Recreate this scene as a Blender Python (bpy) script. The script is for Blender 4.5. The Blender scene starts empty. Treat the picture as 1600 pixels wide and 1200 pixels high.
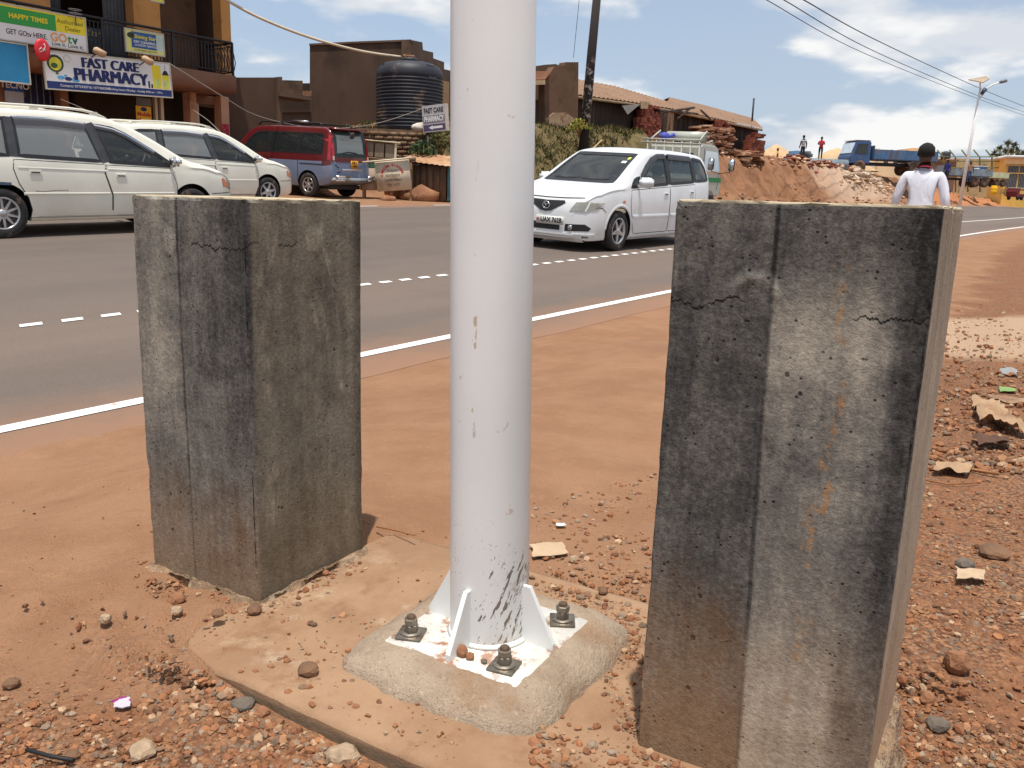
import bpy, bmesh, math, random
import numpy as np
from mathutils import Vector, Matrix, Euler, noise
from mathutils.bvhtree import BVHTree

scene = bpy.context.scene
COL = scene.collection
rnd = random.Random(7)
R = math.radians

# ------------------------------------------------------------------ camera
CF, CP, CR, CH = 1340.0, 0.212, 0.029, 0.904      # focal (px of 1600), pitch, roll, height
cam_data = bpy.data.cameras.new('camera')
cam = bpy.data.objects.new('camera', cam_data)
COL.objects.link(cam)
R0 = Vector((1, 0, 0)); U0 = Vector((0, math.sin(CP), math.cos(CP))); F0 = Vector((0, math.cos(CP), -math.sin(CP)))
cr, ur = R0 * math.cos(CR) + U0 * math.sin(CR), -R0 * math.sin(CR) + U0 * math.cos(CR)
cam.matrix_world = Matrix(((cr.x, ur.x, -F0.x, 0), (cr.y, ur.y, -F0.y, 0), (cr.z, ur.z, -F0.z, CH), (0, 0, 0, 1)))
cam_data.sensor_width = 36.0
cam_data.lens = CF / 1600 * 36.0
cam_data.clip_start = 0.05
cam_data.clip_end = 5000
scene.camera = cam
scene.render.resolution_x, scene.render.resolution_y = 1024, 768

# ------------------------------------------------------------------ sky and sun
SUN_EL, SUN_AZ = R(77), R(181.5)          # azimuth measured from +Y towards +X
world = bpy.data.worlds.new('World'); scene.world = world
world.use_nodes = True
wn = world.node_tree; wn.nodes.clear()
w_out = wn.nodes.new('ShaderNodeOutputWorld'); w_bg = wn.nodes.new('ShaderNodeBackground')
w_sky = wn.nodes.new('ShaderNodeTexSky'); w_sky.sky_type = 'NISHITA'; w_sky.sun_disc = False
w_sky.sun_elevation = SUN_EL; w_sky.sun_rotation = SUN_AZ
w_sky.air_density = 1.0; w_sky.dust_density = 2.2; w_sky.ozone_density = 1.0; w_sky.altitude = 1100
w_bg.inputs['Strength'].default_value = 0.135
wn.links.new(w_bg.outputs[0], w_out.inputs['Surface'])

sun_data = bpy.data.lights.new('sun', 'SUN'); sun_data.energy = 3.5; sun_data.angle = R(0.9)
sun_data.color = (1.0, 0.95, 0.87)
sun = bpy.data.objects.new('sun', sun_data); COL.objects.link(sun)
sd = Vector((math.sin(SUN_AZ) * math.cos(SUN_EL), math.cos(SUN_AZ) * math.cos(SUN_EL), math.sin(SUN_EL)))
sun.rotation_euler = sd.to_track_quat('Z', 'Y').to_euler()
scene.view_settings.view_transform = 'Standard'
scene.view_settings.look = 'None'
scene.view_settings.exposure = 0.33
scene.view_settings.gamma = 1.0
scene.view_settings.use_curve_mapping = False

# ------------------------------------------------------------------ placing helpers
TH = R(36.3)                                        # bearing of the road
D2 = Vector((math.sin(TH), math.cos(TH))); N2 = Vector((-math.cos(TH), math.sin(TH)))
def ray(x, y):
    X, Y = x - 800, y - 600
    a = math.cos(CR) * X + math.sin(CR) * Y; b = -math.sin(CR) * X + math.cos(CR) * Y
    return Vector((a / CF, math.cos(CP) - b / CF * math.sin(CP), -math.sin(CP) - b / CF * math.cos(CP)))
CAMP = Vector((0, 0, CH))
def at(x, y, Y):                                    # point seen at a pixel, Y metres ahead
    d = ray(x, y); return d * (Y / d.y) + CAMP
def on_z(x, y, z):
    d = ray(x, y); return d * ((z - CH) / d.z) + CAMP
def on_n(x, y, n):                                  # point on the vertical plane n metres across the road -> (t, z)
    d = ray(x, y); k = n / (d.x * N2.x + d.y * N2.y)
    return (d.x * D2.x + d.y * D2.y) * k, d.z * k + CH
def tn(t, n, z=0.0):
    p = D2 * t + N2 * n; return Vector((p.x, p.y, z))
def to_tn(x, y):
    return x * D2.x + y * D2.y, x * N2.x + y * N2.y
def frame(t, n, z, turn=0.0):                       # local x along the road, y away from it, z up
    return Matrix.Translation(tn(t, n, z)) @ Matrix.Rotation(math.pi / 2 - TH + turn, 4, 'Z')
def lerp(a, b, k): return a + (b - a) * k
def sstep(a, b, x):
    k = min(1, max(0, (x - a) / (b - a))); return k * k * (3 - 2 * k)
def interp(x, pts):
    if x <= pts[0][0]: return pts[0][1]
    for (x0, y0), (x1, y1) in zip(pts, pts[1:]):
        if x <= x1: return y0 + (y1 - y0) * (x - x0) / (x1 - x0)
    return pts[-1][1]
def spl(x, pts):                                    # smooth (monotone-ish Hermite) interpolation
    if x <= pts[0][0]: return pts[0][1]
    if x >= pts[-1][0]: return pts[-1][1]
    n = len(pts)
    for i in range(n - 1):
        if x <= pts[i + 1][0]:
            def m(j):
                if j == 0 or j == n - 1: return None
                d0 = (pts[j][1] - pts[j-1][1]) / (pts[j][0] - pts[j-1][0]); d1 = (pts[j+1][1] - pts[j][1]) / (pts[j+1][0] - pts[j][0])
                return 0 if d0 * d1 <= 0 else 2 * d0 * d1 / (d0 + d1)
            h = pts[i+1][0] - pts[i][0]; s = (pts[i+1][1] - pts[i][1]) / h
            a, b = m(i), m(i + 1)
            a = s if a is None else a; b = s if b is None else b
            k = (x - pts[i][0]) / h
            return ((2*k**3-3*k*k+1)*pts[i][1] + (k**3-2*k*k+k)*h*a + (-2*k**3+3*k*k)*pts[i+1][1] + (k**3-k*k)*h*b)
def srgb(r, g, b):
    f = lambda c: c / 12.92 if c <= 0.04045 else ((c + 0.055) / 1.055) ** 2.4
    return (f(r / 255), f(g / 255), f(b / 255))
def n3(x, y, z=0.0): return noise.noise(Vector((x, y, z)))
def fbm(x, y, z=0.0, o=4): return noise.fractal(Vector((x, y, z)), 1.0, 2.0, o)

# ------------------------------------------------------------------ node expression helper
class E:
    def __init__(s, nt, v): s.nt, s.v = nt, v
    def _m(s, op, *a, clamp=False):
        n = s.nt.nodes.new('ShaderNodeMath'); n.operation = op; n.use_clamp = clamp
        for i, q in enumerate((s,) + a):
            q = q.v if isinstance(q, E) else q
            if isinstance(q, (int, float)): n.inputs[i].default_value = q
            else: s.nt.links.new(q, n.inputs[i])
        return E(s.nt, n.outputs[0])
    def __add__(s, o): return s._m('ADD', o)
    def __sub__(s, o): return s._m('SUBTRACT', o)
    def __mul__(s, o): return s._m('MULTIPLY', o)
    def __truediv__(s, o): return s._m('DIVIDE', o)
    __radd__ = __add__; __rmul__ = __mul__
    def __rsub__(s, o): return E(s.nt, o)._m('SUBTRACT', s)
    def abs(s): return s._m('ABSOLUTE')
    def max(s, o): return s._m('MAXIMUM', o)
    def min(s, o): return s._m('MINIMUM', o)
    def pow(s, o): return s._m('POWER', o)
    def lt(s, o): return s._m('LESS_THAN', o)
    def gt(s, o): return s._m('GREATER_THAN', o)
    def sin(s): return s._m('SINE')
    def clamp(s): return s._m('ADD', 0.0, clamp=True)
    def step(s, a, b):                               # smooth 0..1 between a and b (a may exceed b)
        n = s.nt.nodes.new('ShaderNodeMapRange'); n.interpolation_type = 'SMOOTHSTEP'
        n.inputs[1].default_value = min(a, b); n.inputs[2].default_value = max(a, b)
        n.inputs[3].default_value = 0 if a < b else 1; n.inputs[4].default_value = 1 if a < b else 0
        s.nt.links.new(s.v, n.inputs[0]); return E(s.nt, n.outputs[0])
class Mat:
    def __init__(s, name, rough=0.8, metallic=0.0, spec=0.5, coat=0.0):
        s.m = bpy.data.materials.new(name); s.m.use_nodes = True
        s.nt = s.m.node_tree; s.b = s.nt.nodes['Principled BSDF']
        s.b.inputs['Roughness'].default_value = rough; s.b.inputs['Metallic'].default_value = metallic
        s.b.inputs['Specular IOR Level'].default_value = spec; s.b.inputs['Coat Weight'].default_value = coat
        s.tc = s.nt.nodes.new('ShaderNodeTexCoord')
    def vec(s, kind='Object', scale=None, loc=None):
        v = s.tc.outputs[kind]
        if scale or loc:
            m = s.nt.nodes.new('ShaderNodeMapping'); s.nt.links.new(v, m.inputs[0])
            if scale: m.inputs['Scale'].default_value = scale
            if loc: m.inputs['Location'].default_value = loc
            v = m.outputs[0]
        return v
    def xyz(s, kind='Object'):
        n = s.nt.nodes.new('ShaderNodeSeparateXYZ'); s.nt.links.new(s.tc.outputs[kind], n.inputs[0])
        return [E(s.nt, o) for o in n.outputs]
    def noise(s, scale, detail=4, rough=0.55, stretch=None, loc=None, kind='Object', dist=0.0):
        n = s.nt.nodes.new('ShaderNodeTexNoise'); s.nt.links.new(s.vec(kind, stretch, loc), n.inputs['Vector'])
        n.inputs['Scale'].default_value = scale; n.inputs['Detail'].default_value = detail
        n.inputs['Roughness'].default_value = rough; n.inputs['Distortion'].default_value = dist
        return E(s.nt, n.outputs[0])
    def voro(s, scale, stretch=None, feature='F1', out=0, loc=None, rand=1.0):
        n = s.nt.nodes.new('ShaderNodeTexVoronoi'); s.nt.links.new(s.vec('Object', stretch, loc), n.inputs['Vector'])
        n.feature = feature; n.inputs['Scale'].default_value = scale; n.inputs['Randomness'].default_value = rand
        return E(s.nt, n.outputs[out])
    def rgb(s, c):
        n = s.nt.nodes.new('ShaderNodeRGB'); n.outputs[0].default_value = (*c[:3], 1); return n.outputs[0]
    def attr(s, name):
        n = s.nt.nodes.new('ShaderNodeAttribute'); n.attribute_name = name; return n.outputs['Color']
    def mix(s, a, b, k, mode='MIX'):
        n = s.nt.nodes.new('ShaderNodeMix'); n.data_type = 'RGBA'; n.blend_type = mode
        for q, i in ((k, 0), (a, 6), (b, 7)):
            q = q.v if isinstance(q, E) else q
            if isinstance(q, (int, float)): n.inputs[i].default_value = q
            elif isinstance(q, tuple): n.inputs[i].default_value = (*q[:3], 1)
            else: s.nt.links.new(q, n.inputs[i])
        return n.outputs[2]
    def color(s, c):
        if isinstance(c, tuple): s.b.inputs['Base Color'].default_value = (*c[:3], 1)
        else: s.nt.links.new(c, s.b.inputs['Base Color'])
        return s
    def bump(s, hgt, strength=0.3, dist=0.01):
        n = s.nt.nodes.new('ShaderNodeBump'); n.inputs['Strength'].default_value = strength; n.inputs['Distance'].default_value = dist
        s.nt.links.new(hgt.v, n.inputs['Height']); s.nt.links.new(n.outputs[0], s.b.inputs['Normal']); return s
    def rough(s, e): s.nt.links.new(e.v, s.b.inputs['Roughness']); return s
MATS = {}
def mat(name, c, rough=0.8, var=0.18, scale=4.0, c2=None, amt=0.5, scale2=1.5, bump=0.0, bscale=30.0, bdist=0.01, metallic=0.0, spec=0.4, coat=0.0, stretch=None):
    if name in MATS: return MATS[name]
    M = Mat(name, rough, metallic, spec, coat)
    a = tuple(x * (1 - var) for x in c[:3]); b = tuple(min(1, x * (1 + var)) for x in c[:3])
    k = M.noise(scale, 4, 0.6, stretch).step(0.3, 0.7)
    col = M.mix(a, b, k)
    if c2: col = M.mix(col, c2, M.noise(scale2, 4, 0.65, stretch, (3.1, 7.7, 1.3)).step(0.62 - 0.3 * amt, 0.78 - 0.2 * amt))
    M.color(col)
    if bump: M.bump(M.noise(bscale, 3, 0.6, stretch), bump, bdist)
    MATS[name] = M.m; return M.m

# ------------------------------------------------------------------ mesh helper
class MB:
    def __init__(s): s.v, s.f, s.mi, s.sm = [], [], [], []
    def add(s, vs, fs, mi=0, smooth=False, M=None):
        o = len(s.v); s.v += [tuple(M @ Vector(q)) if M else tuple(q) for q in vs]
        for f in fs: s.f.append([o + i for i in f]); s.mi.append(mi); s.sm.append(smooth)
        return s
    def box(s, a, b, mi=0, M=None, jit=0.0):
        (x0, y0, z0), (x1, y1, z1) = a, b
        vs = [(x0,y0,z0),(x1,y0,z0),(x1,y1,z0),(x0,y1,z0),(x0,y0,z1),(x1,y0,z1),(x1,y1,z1),(x0,y1,z1)]
        if jit: vs = [tuple(c + rnd.uniform(-jit, jit) for c in q) for q in vs]
        return s.add(vs, [(0,3,2,1),(4,5,6,7),(0,1,5,4),(1,2,6,5),(2,3,7,6),(3,0,4,7)], mi, False, M)
    def bbox(s, c, size, bev=0.01, mi=0, M=None):          # box with chamfered edges
        bm = bmesh.new(); bmesh.ops.create_cube(bm, size=1)
        for q in bm.verts: q.co = Vector((q.co.x * size[0], q.co.y * size[1], q.co.z * size[2])) + Vector(c)
        bmesh.ops.bevel(bm, geom=bm.edges[:], offset=bev, segments=2, affect='EDGES')
        bm.verts.index_update()
        s.add([q.co[:] for q in bm.verts], [[q.index for q in f.verts] for f in bm.faces], mi, True, M); bm.free(); return s
    def tube(s, pts, r, seg=8, mi=0, caps=True, M=None, smooth=True):
        pts = [Vector(q) for q in pts]; rs = r if isinstance(r, (list, tuple)) else [r] * len(pts)
        vs, fs = [], []; prev = None
        for i, q in enumerate(pts):
            d = (pts[min(i+1, len(pts)-1)] - pts[max(i-1, 0)]).normalized()
            if prev is None:
                up = Vector((0, 0, 1)) if abs(d.z) < 0.9 else Vector((1, 0, 0)); a = d.cross(up).normalized()
            else:
                a = (prev - d * prev.dot(d)).normalized()
            prev = a; b = d.cross(a)
            for k in range(seg):
                w = 2 * math.pi * k / seg; vs.append(q + (a * math.cos(w) + b * math.sin(w)) * rs[i])
        for i in range(len(pts) - 1):
            for k in range(seg):
                fs.append((i*seg+k, i*seg+(k+1)%seg, (i+1)*seg+(k+1)%seg, (i+1)*seg+k))
        s.add(vs, fs, mi, smooth, M)
        if caps:
            o = len(s.v) - len(vs)
            s.f.append([o + k for k in range(seg)][::-1]); s.mi.append(mi); s.sm.append(False)
            s.f.append([o + (len(pts)-1)*seg + k for k in range(seg)]); s.mi.append(mi); s.sm.append(False)
        return s
    def lathe(s, prof, seg=24, mi=0, M=None, smooth=True, caps=True):   # prof: (r, z) about Z
        vs, fs = [], []
        for r_, z in prof:
            for k in range(seg):
                w = 2 * math.pi * k / seg; vs.append((r_ * math.cos(w), r_ * math.sin(w), z))
        for i in range(len(prof) - 1):
            for k in range(seg): fs.append((i*seg+k, i*seg+(k+1)%seg, (i+1)*seg+(k+1)%seg, (i+1)*seg+k))
        s.add(vs, fs, mi, smooth, M)
        if caps:
            o = len(s.v) - len(vs)
            s.f.append([o + k for k in range(seg)][::-1]); s.mi.append(mi); s.sm.append(False)
            s.f.append([o + (len(prof)-1)*seg + k for k in range(seg)]); s.mi.append(mi); s.sm.append(False)
        return s
    def prism(s, poly, y0, y1, mi=0, M=None):                 # polygon in (x, z), extruded along y
        n = len(poly); vs = [(x, y0, z) for x, z in poly] + [(x, y1, z) for x, z in poly]
        fs = [tuple(range(n)), tuple(range(2*n-1, n-1, -1))] + [(i, i+n, (i+1)%n+n, (i+1)%n) for i in range(n)]
        return s.add(vs, fs, mi, False, M)
    def ico(s, c, rad, sub=1, squash=(1,1,1), jit=0.15, mi=0, rot=None, smooth=False):
        vs, fs = ICO[sub]
        m = rot or Euler((rnd.random()*6, rnd.random()*6, rnd.random()*6)).to_matrix()
        out = []
        for q in vs:
            q = m @ (Vector(q) * (rad * (1 + rnd.uniform(-jit, jit))))
            out.append((c[0] + q.x * squash[0], c[1] + q.y * squash[1], c[2] + q.z * squash[2]))
        return s.add(out, fs, mi, smooth)
    def mesh(s, name, mats):
        me = bpy.data.meshes.new(name); me.from_pydata(s.v, [], s.f)
        for m in (mats if isinstance(mats, (list, tuple)) else [mats]): me.materials.append(m)
        me.polygons.foreach_set('material_index', s.mi); me.polygons.foreach_set('use_smooth', s.sm); me.update()
        return me
    def build(s, name, mats, parent=None, M=None):
        return obj(name, s.mesh(name, mats), parent, M)
ICO = {}
for _s in (0, 1, 2):
    _b = bmesh.new(); bmesh.ops.create_icosphere(_b, subdivisions=max(1, _s), radius=1)
    if _s == 0:
        _b.free(); _b = bmesh.new(); bmesh.ops.create_cube(_b, size=1.3); bmesh.ops.bevel(_b, geom=_b.verts[:], offset=.35, affect='VERTICES')
    _b.verts.index_update(); ICO[_s] = ([q.co[:] for q in _b.verts], [[q.index for q in f.verts] for f in _b.faces]); _b.free()
def obj(name, me, parent=None, M=None):
    o = bpy.data.objects.new(name, me); COL.objects.link(o)
    if parent: o.parent = parent
    if M is not None: o.matrix_local = M
    return o
def tag(o, label=None, cat=None, group=None, kind=None):
    if label: o['label'] = label
    if cat: o['category'] = cat
    if group: o['group'] = group
    if kind: o['kind'] = kind
    return o
def thing(name, label, cat, M=None, group=None):
    o = bpy.data.objects.new(name, None); COL.objects.link(o); o.empty_display_size = 0.2
    if M is not None: o.matrix_world = M
    return tag(o, label, cat, group)
def text(name, s, size, m, parent, x, z, y=-0.004, align='CENTER', bold=0.0, sx=1.0, M=None, ext=0.0015, shear=0.0):
    cu = bpy.data.curves.new(name, 'FONT'); cu.body = s; cu.size = size; cu.align_x = align; cu.align_y = 'CENTER'
    cu.offset = bold; cu.extrude = ext; cu.resolution_u = 3; cu.shear = shear
    t = bpy.data.objects.new('t', cu); COL.objects.link(t)
    me = bpy.data.meshes.new_from_object(t.evaluated_get(bpy.context.evaluated_depsgraph_get()))
    bpy.data.objects.remove(t); bpy.data.curves.remove(cu)
    T = Matrix.Translation((x, y, z)) @ Matrix.Rotation(math.pi / 2, 4, 'X') @ Matrix.Diagonal((sx, 1, 1, 1))
    me.transform((M or Matrix()) @ T); me.name = name; me.materials.clear(); me.materials.append(m)
    return obj(name, me, parent)
def copy_tree(o, parent=None):
    c = o.copy(); COL.objects.link(c)
    if parent: c.parent = parent; c.matrix_parent_inverse = o.matrix_parent_inverse
    for ch in o.children: copy_tree(ch, c)
    return c
# ------------------------------------------------------------------ clouds in the sky
def sky_nodes():
    W = Mat.__new__(Mat); W.nt = wn; W.tc = wn.nodes.new('ShaderNodeTexCoord')
    x, y, z = W.xyz('Generated')
    den = z.max(0.0) + 0.30
    comb = wn.nodes.new('ShaderNodeCombineXYZ')
    wn.links.new((x / den).v, comb.inputs[0]); wn.links.new((y / den).v, comb.inputs[1]); wn.links.new((z * 3.0).v, comb.inputs[2])
    def nz(sc, det, ro, loc, dist=0.0):
        m = wn.nodes.new('ShaderNodeMapping'); m.inputs['Location'].default_value = loc
        wn.links.new(comb.outputs[0], m.inputs[0])
        n = wn.nodes.new('ShaderNodeTexNoise'); wn.links.new(m.outputs[0], n.inputs['Vector'])
        n.inputs['Scale'].default_value = sc; n.inputs['Detail'].default_value = det; n.inputs['Roughness'].default_value = ro; n.inputs['Distortion'].default_value = dist
        return E(wn, n.outputs[0])
    puff = nz(2.3, 6, 0.5, CLOUD_LOC, 0.0)
    veil = nz(0.5, 3, 0.5, (4, 9, 2))
    shade = nz(2.3, 4, 0.5, (CLOUD_LOC[0] + 0.06, CLOUD_LOC[1] - 0.02, CLOUD_LOC[2] - 0.16), 0.0)
    body = puff.step(0.475, 0.585)
    haze = veil.step(0.25, 0.75) * 0.4 + 0.34
    lit = (puff - shade + 0.03).step(-0.05, 0.09)
    cloud = W.mix((4.3, 4.5, 4.8), (5.9, 5.85, 5.75), lit)
    c0 = W.mix(w_sky.outputs[0], (2.6, 3.15, 3.9), haze)
    # overall tint keeps the low sky pale grey-blue as in hazy tropical air
    low = z.step(0.34, -0.02)
    c1 = W.mix(c0, (2.95, 3.4, 3.95), low * 0.7)
    c2 = W.mix(c1, cloud, body * z.step(0.0, 0.06) * 0.92)
    wn.links.new(c2, w_bg.inputs['Color'])
CLOUD_LOC = (12.4, 8.8, 0.0)
sky_nodes()

# ------------------------------------------------------------------ terrain
ZE = [(-60, -0.9), (-10, -0.52), (0, -0.27), (8.5, -0.045), (20, 0.2), (30, 0.34), (45, 0.47), (98, 1.0), (142, 1.3), (400, 2.0)]
def road_z(t, n): return spl(t, ZE) + 0.045 * (min(max(n, 1.5), 23) - 4.2)
PILC = Vector((-0.031, 1.600))
UD = Vector((math.cos(1.037), math.sin(1.037))); VD = Vector((-UD.y, UD.x))
def uv(u, v, z=0.0):
    p = PILC + UD * u + VD * v; return Vector((p.x, p.y, z))
def to_uv(x, y):
    d = Vector((x, y)) - PILC; return d.dot(UD), d.dot(VD)
PLAT = [(15, 0.0), (17, 0.3), (20.5, 1.9), (24, 2.6), (28, 2.9), (36, 2.95), (44, 2.65), (52, 2.65), (62, 2.6), (70, 2.4), (78, 2.2), (85, 2.15), (100, 1.85), (112, 1.3), (122, 0.9), (150, 0.8), (400, 0.8)]
TOE = [(15, 20.5), (21, 19.2), (25, 17.6), (30, 16.9), (130, 16.7)]
WID = [(15, 2.0), (22, 2.5), (30, 4.0), (40, 3.6), (60, 3.0), (90, 3.2), (130, 4)]
def height(x, y):
    t, n = to_tn(x, y)
    z = road_z(t, n)
    if n < 3.8:
        w = sstep(3.75, 2.2, n) * math.exp(-((t - 1.2) / 7.0) ** 2)
        z = lerp(z, -0.035, w)
        u, v = to_uv(x, y)
        z += 0.006 * fbm(x * 2.2, y * 2.2, 1, 4) * sstep(3.8, 3.3, n)
        z += 0.005 * fbm(x * 11, y * 11, 5, 4) * sstep(3.8, 3.3, n)
        d = max(abs(u - 0.06) - 0.30, abs(v - 0.71) - 0.20, 0)     # earth banked up round the left pillar
        z += 0.035 * math.exp(-(d / 0.10) ** 2) * (1 + 0.6 * fbm(x * 14, y * 14, 9, 3)) * (1 if v > 0.5 else 0.4)
        # behind the slab the earth lies level with its top
        z += 0.032 * sstep(0.30, 0.46, u) * math.exp(-((u - 0.5) / 0.9) ** 2) * sstep(-1.4, -0.5, v)
        z += 0.02 * sstep(-0.55, -0.75, v) * sstep(-0.5, 0.1, u) * math.exp(-((v + 0.9) / 0.8) ** 2)
        z += 0.030 * sstep(-0.52, -0.37, u) * sstep(0.05, 0.50, v) * (0.7 + 0.8 * fbm(x * 8, y * 8, 3, 3)) * (1 if u < -0.34 else 0) + 0.022 * sstep(0.66, 0.58, v) * sstep(0.40, 0.56, v) * sstep(-0.45, -0.36, u) * sstep(-0.1, -0.2, u)
        # the slab lies on the earth, never below it
        if -0.345 < u < 0.385 and -0.61 < v < 0.57: z = min(z, -0.008)
    elif n > 15.9:
        rise = interp(t, PLAT)
        if rise > 0:
            a = interp(t, TOE) + 0.8 * n3(t * 0.25, 3.3); wd = interp(t, WID)
            k = sstep(a - 0.3, a + wd, n)
            z += rise * k * (1 + 0.05 * n3(t * 0.12, 8))
            z += 0.50 * fbm(t * 0.5, n * 0.7, 2, 6) * math.sin(math.pi * min(1, max(0, k))) + 0.20 * fbm(t * 1.7, n * 1.7, 4, 4) * sstep(0, .2, k)
        z += 0.025 * fbm(t * 0.8, n * 0.8, 6, 3) * sstep(16, 17, n)
        if n > 40: z -= 0.06 * (n - 40) * (1 if n < 140 else 0) + (6.0 if n >= 140 else 0)
    return z
def seq(*segs):
    out = []
    for a, b, st in segs:
        k = max(1, int(round((b - a) / st))); out += [a + (b - a) * i / k for i in range(k)]
    return out + [segs[-1][1]]
ts = seq((-900, -100, 100), (-100, -20, 10), (-20, -2, 1.0), (-2, -0.6, 0.1), (-0.6, 3.6, 0.026), (3.6, 7, 0.1), (7, 14, 0.5), (14, 66, 0.26), (66, 130, 0.6), (130, 200, 5), (200, 1500, 100))
ns = seq((-900, -100, 100), (-100, -20, 10), (-20, -2, 1.0), (-2, -1.3, 0.1), (-1.3, 3.4, 0.026), (3.4, 4.4, 0.05), (4.4, 15.6, 0.8), (15.6, 23, 0.22), (23, 40, 1.0), (40, 150, 10), (150, 1500, 100))
vs = []
for n in ns:
    for t in ts:
        p = D2 * t + N2 * n; z = height(p.x, p.y)
        if 3.95 < n < 16.0: z -= 0.03
        vs.append((p.x, p.y, z))
W_ = len(ts)
gm = MB(); gm.v = vs
gm.f = [(j*W_+i, j*W_+i+1, (j+1)*W_+i+1, (j+1)*W_+i) for j in range(len(ns)-1) for i in range(W_-1)]
gm.mi = [0] * len(gm.f); gm.sm = [True] * len(gm.f)

def ground_mat():
    M = Mat('red_earth', 0.95, spec=0.15)
    x, y, z = M.xyz()
    t = x * D2.x + y * D2.y; n = x * N2.x + y * N2.y
    big = M.noise(0.35, 5, 0.6); mid = M.noise(2.6, 6, 0.65, loc=(2, 5, 0)); fine = M.noise(42, 6, 0.7); grain = M.voro(160)
    c = M.mix(srgb(146, 108, 81), srgb(157, 119, 91), mid.step(0.35, 0.65))
    c = M.mix(c, srgb(130, 96, 74), M.noise(0.9, 6, 0.6, loc=(7, 1, 0)).step(0.45, 0.75) * 0.35)
    c = M.mix(c, srgb(180, 150, 124), M.noise(1.7, 6, 0.7, loc=(1, 9, 0)).step(0.58, 0.78) * 0.4)
    # loose gravelly soil to the right of and in front of the slab
    u = (x - PILC.x) * UD.x + (y - PILC.y) * UD.y; v = (x - PILC.x) * VD.x + (y - PILC.y) * VD.y
    wob = (M.noise(1.6, 5, 0.6, loc=(4, 4, 0)) - 0.5) * 1.3
    right = (v + wob).step(-0.15, -0.45) * (n + wob * 0.5).step(3.0, 2.2)
    front = (u + wob * 0.45).step(-0.28, -0.46) * (v + wob).step(0.9, 0.4)
    g = right.max(front).clamp()
    red = M.mix(srgb(138, 92, 64), srgb(154, 106, 75), mid.step(0.3, 0.7))
    red = M.mix(red, srgb(108, 74, 54), M.voro(34).step(0.30, 0.75) * 0.55)
    vn = M.nt.nodes.new('ShaderNodeTexVoronoi'); M.nt.links.new(M.vec(), vn.inputs['Vector']); vn.inputs['Scale'].default_value = 95
    sp = M.nt.nodes.new('ShaderNodeSeparateColor'); M.nt.links.new(vn.outputs['Color'], sp.inputs[0])
    pr_, pg_ = E(M.nt, sp.outputs[0]), E(M.nt, sp.outputs[1]); pd_ = E(M.nt, vn.outputs['Distance'])
    peb = M.mix(srgb(118, 76, 52), srgb(180, 134, 98), pr_); peb = M.mix(peb, srgb(122, 108, 94), pg_.step(0.74, 0.80))
    peb = M.mix(peb, srgb(84, 58, 44), pd_.step(0.45, 0.75))
    red = M.mix(red, peb, M.noise(5, 4, 0.6, loc=(1, 2, 3)).step(0.34, 0.58) * 0.85)
    c = M.mix(c, red, g * 0.9)
    # the cut bank across the road: raw laterite with paler falls of sand
    bank = n.step(16.6, 17.6) * t.step(24, 27)
    raw = M.mix(srgb(126, 88, 63), srgb(152, 110, 80), M.noise(0.55, 6, 0.65, (1, 1, 0.5)).step(0.35, 0.65))
    raw = M.mix(raw, srgb(92, 64, 47), M.noise(1.6, 6, 0.75, loc=(5, 5, 5)).step(0.50, 0.66) * 0.75)
    pale = (t + M.noise(0.3, 4) * 14 - 7).step(56, 63) * (t + M.noise(0.3, 4) * 10 - 5).step(80, 70)
    raw = M.mix(raw, srgb(190, 162, 138), pale * 0.85)
    orange = t.step(82, 92)
    raw = M.mix(raw, srgb(184, 122, 82), orange * 0.8)
    c = M.mix(c, raw, bank)
    # grassy slope
    gr = n.step(17.6, 18.6) * t.step(21, 23) * (t + M.noise(0.6, 4) * 8 - 4).step(41, 36)
    c = M.mix(c, M.mix(srgb(84, 80, 52), srgb(116, 102, 70), mid.step(0.4, 0.6)), gr * 0.9)
    c = M.mix(c, tuple(k * 0.55 for k in srgb(150, 100, 70)), (fine.step(0.64, 0.80)) * 0.5)
    c = M.mix(c, srgb(196, 168, 140), ((t - 8.4 + big * 2.0 - 1.0) * (t - 8.4 + big * 2.0 - 1.0) * 0.35 + (n - 0.9) * (n - 0.9) * 1.5).step(1.2, 0.5) * 0.7)
    trk = M.nt.nodes.new('ShaderNodeCombineXYZ'); M.nt.links.new((t * 0.35).v, trk.inputs[0]); M.nt.links.new((n * 3.2).v, trk.inputs[1])
    tk_ = M.nt.nodes.new('ShaderNodeTexNoise'); M.nt.links.new(trk.outputs[0], tk_.inputs[0]); tk_.inputs['Scale'].default_value = 2.4; tk_.inputs['Detail'].default_value = 4; tk_.inputs['Roughness'].default_value = 0.65
    tk_ = E(M.nt, tk_.outputs[0]); c = M.mix(c, srgb(122, 90, 70), tk_.step(0.52, 0.66) * n.step(1.6, 2.3) * n.step(4.2, 3.7) * 0.13)
    c = M.mix(c, srgb(176, 134, 100), M.noise(16, 4, 0.7, loc=(3, 1, 1)).step(0.56, 0.72) * 0.28)
    c = M.mix(c, srgb(100, 70, 52), M.noise(110, 3, 0.7, loc=(1, 6, 1)).step(0.62, 0.72) * 0.35)
    M.color(c)
    M.bump(fine * 0.7 + grain * 0.35 + mid * 0.5 - pd_ * g * 0.7 + M.noise(16, 5, 0.7) * 0.5, 0.65, 0.02)
    return M.m
ground = gm.build('ground', ground_mat()); tag(ground, kind='structure')

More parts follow.
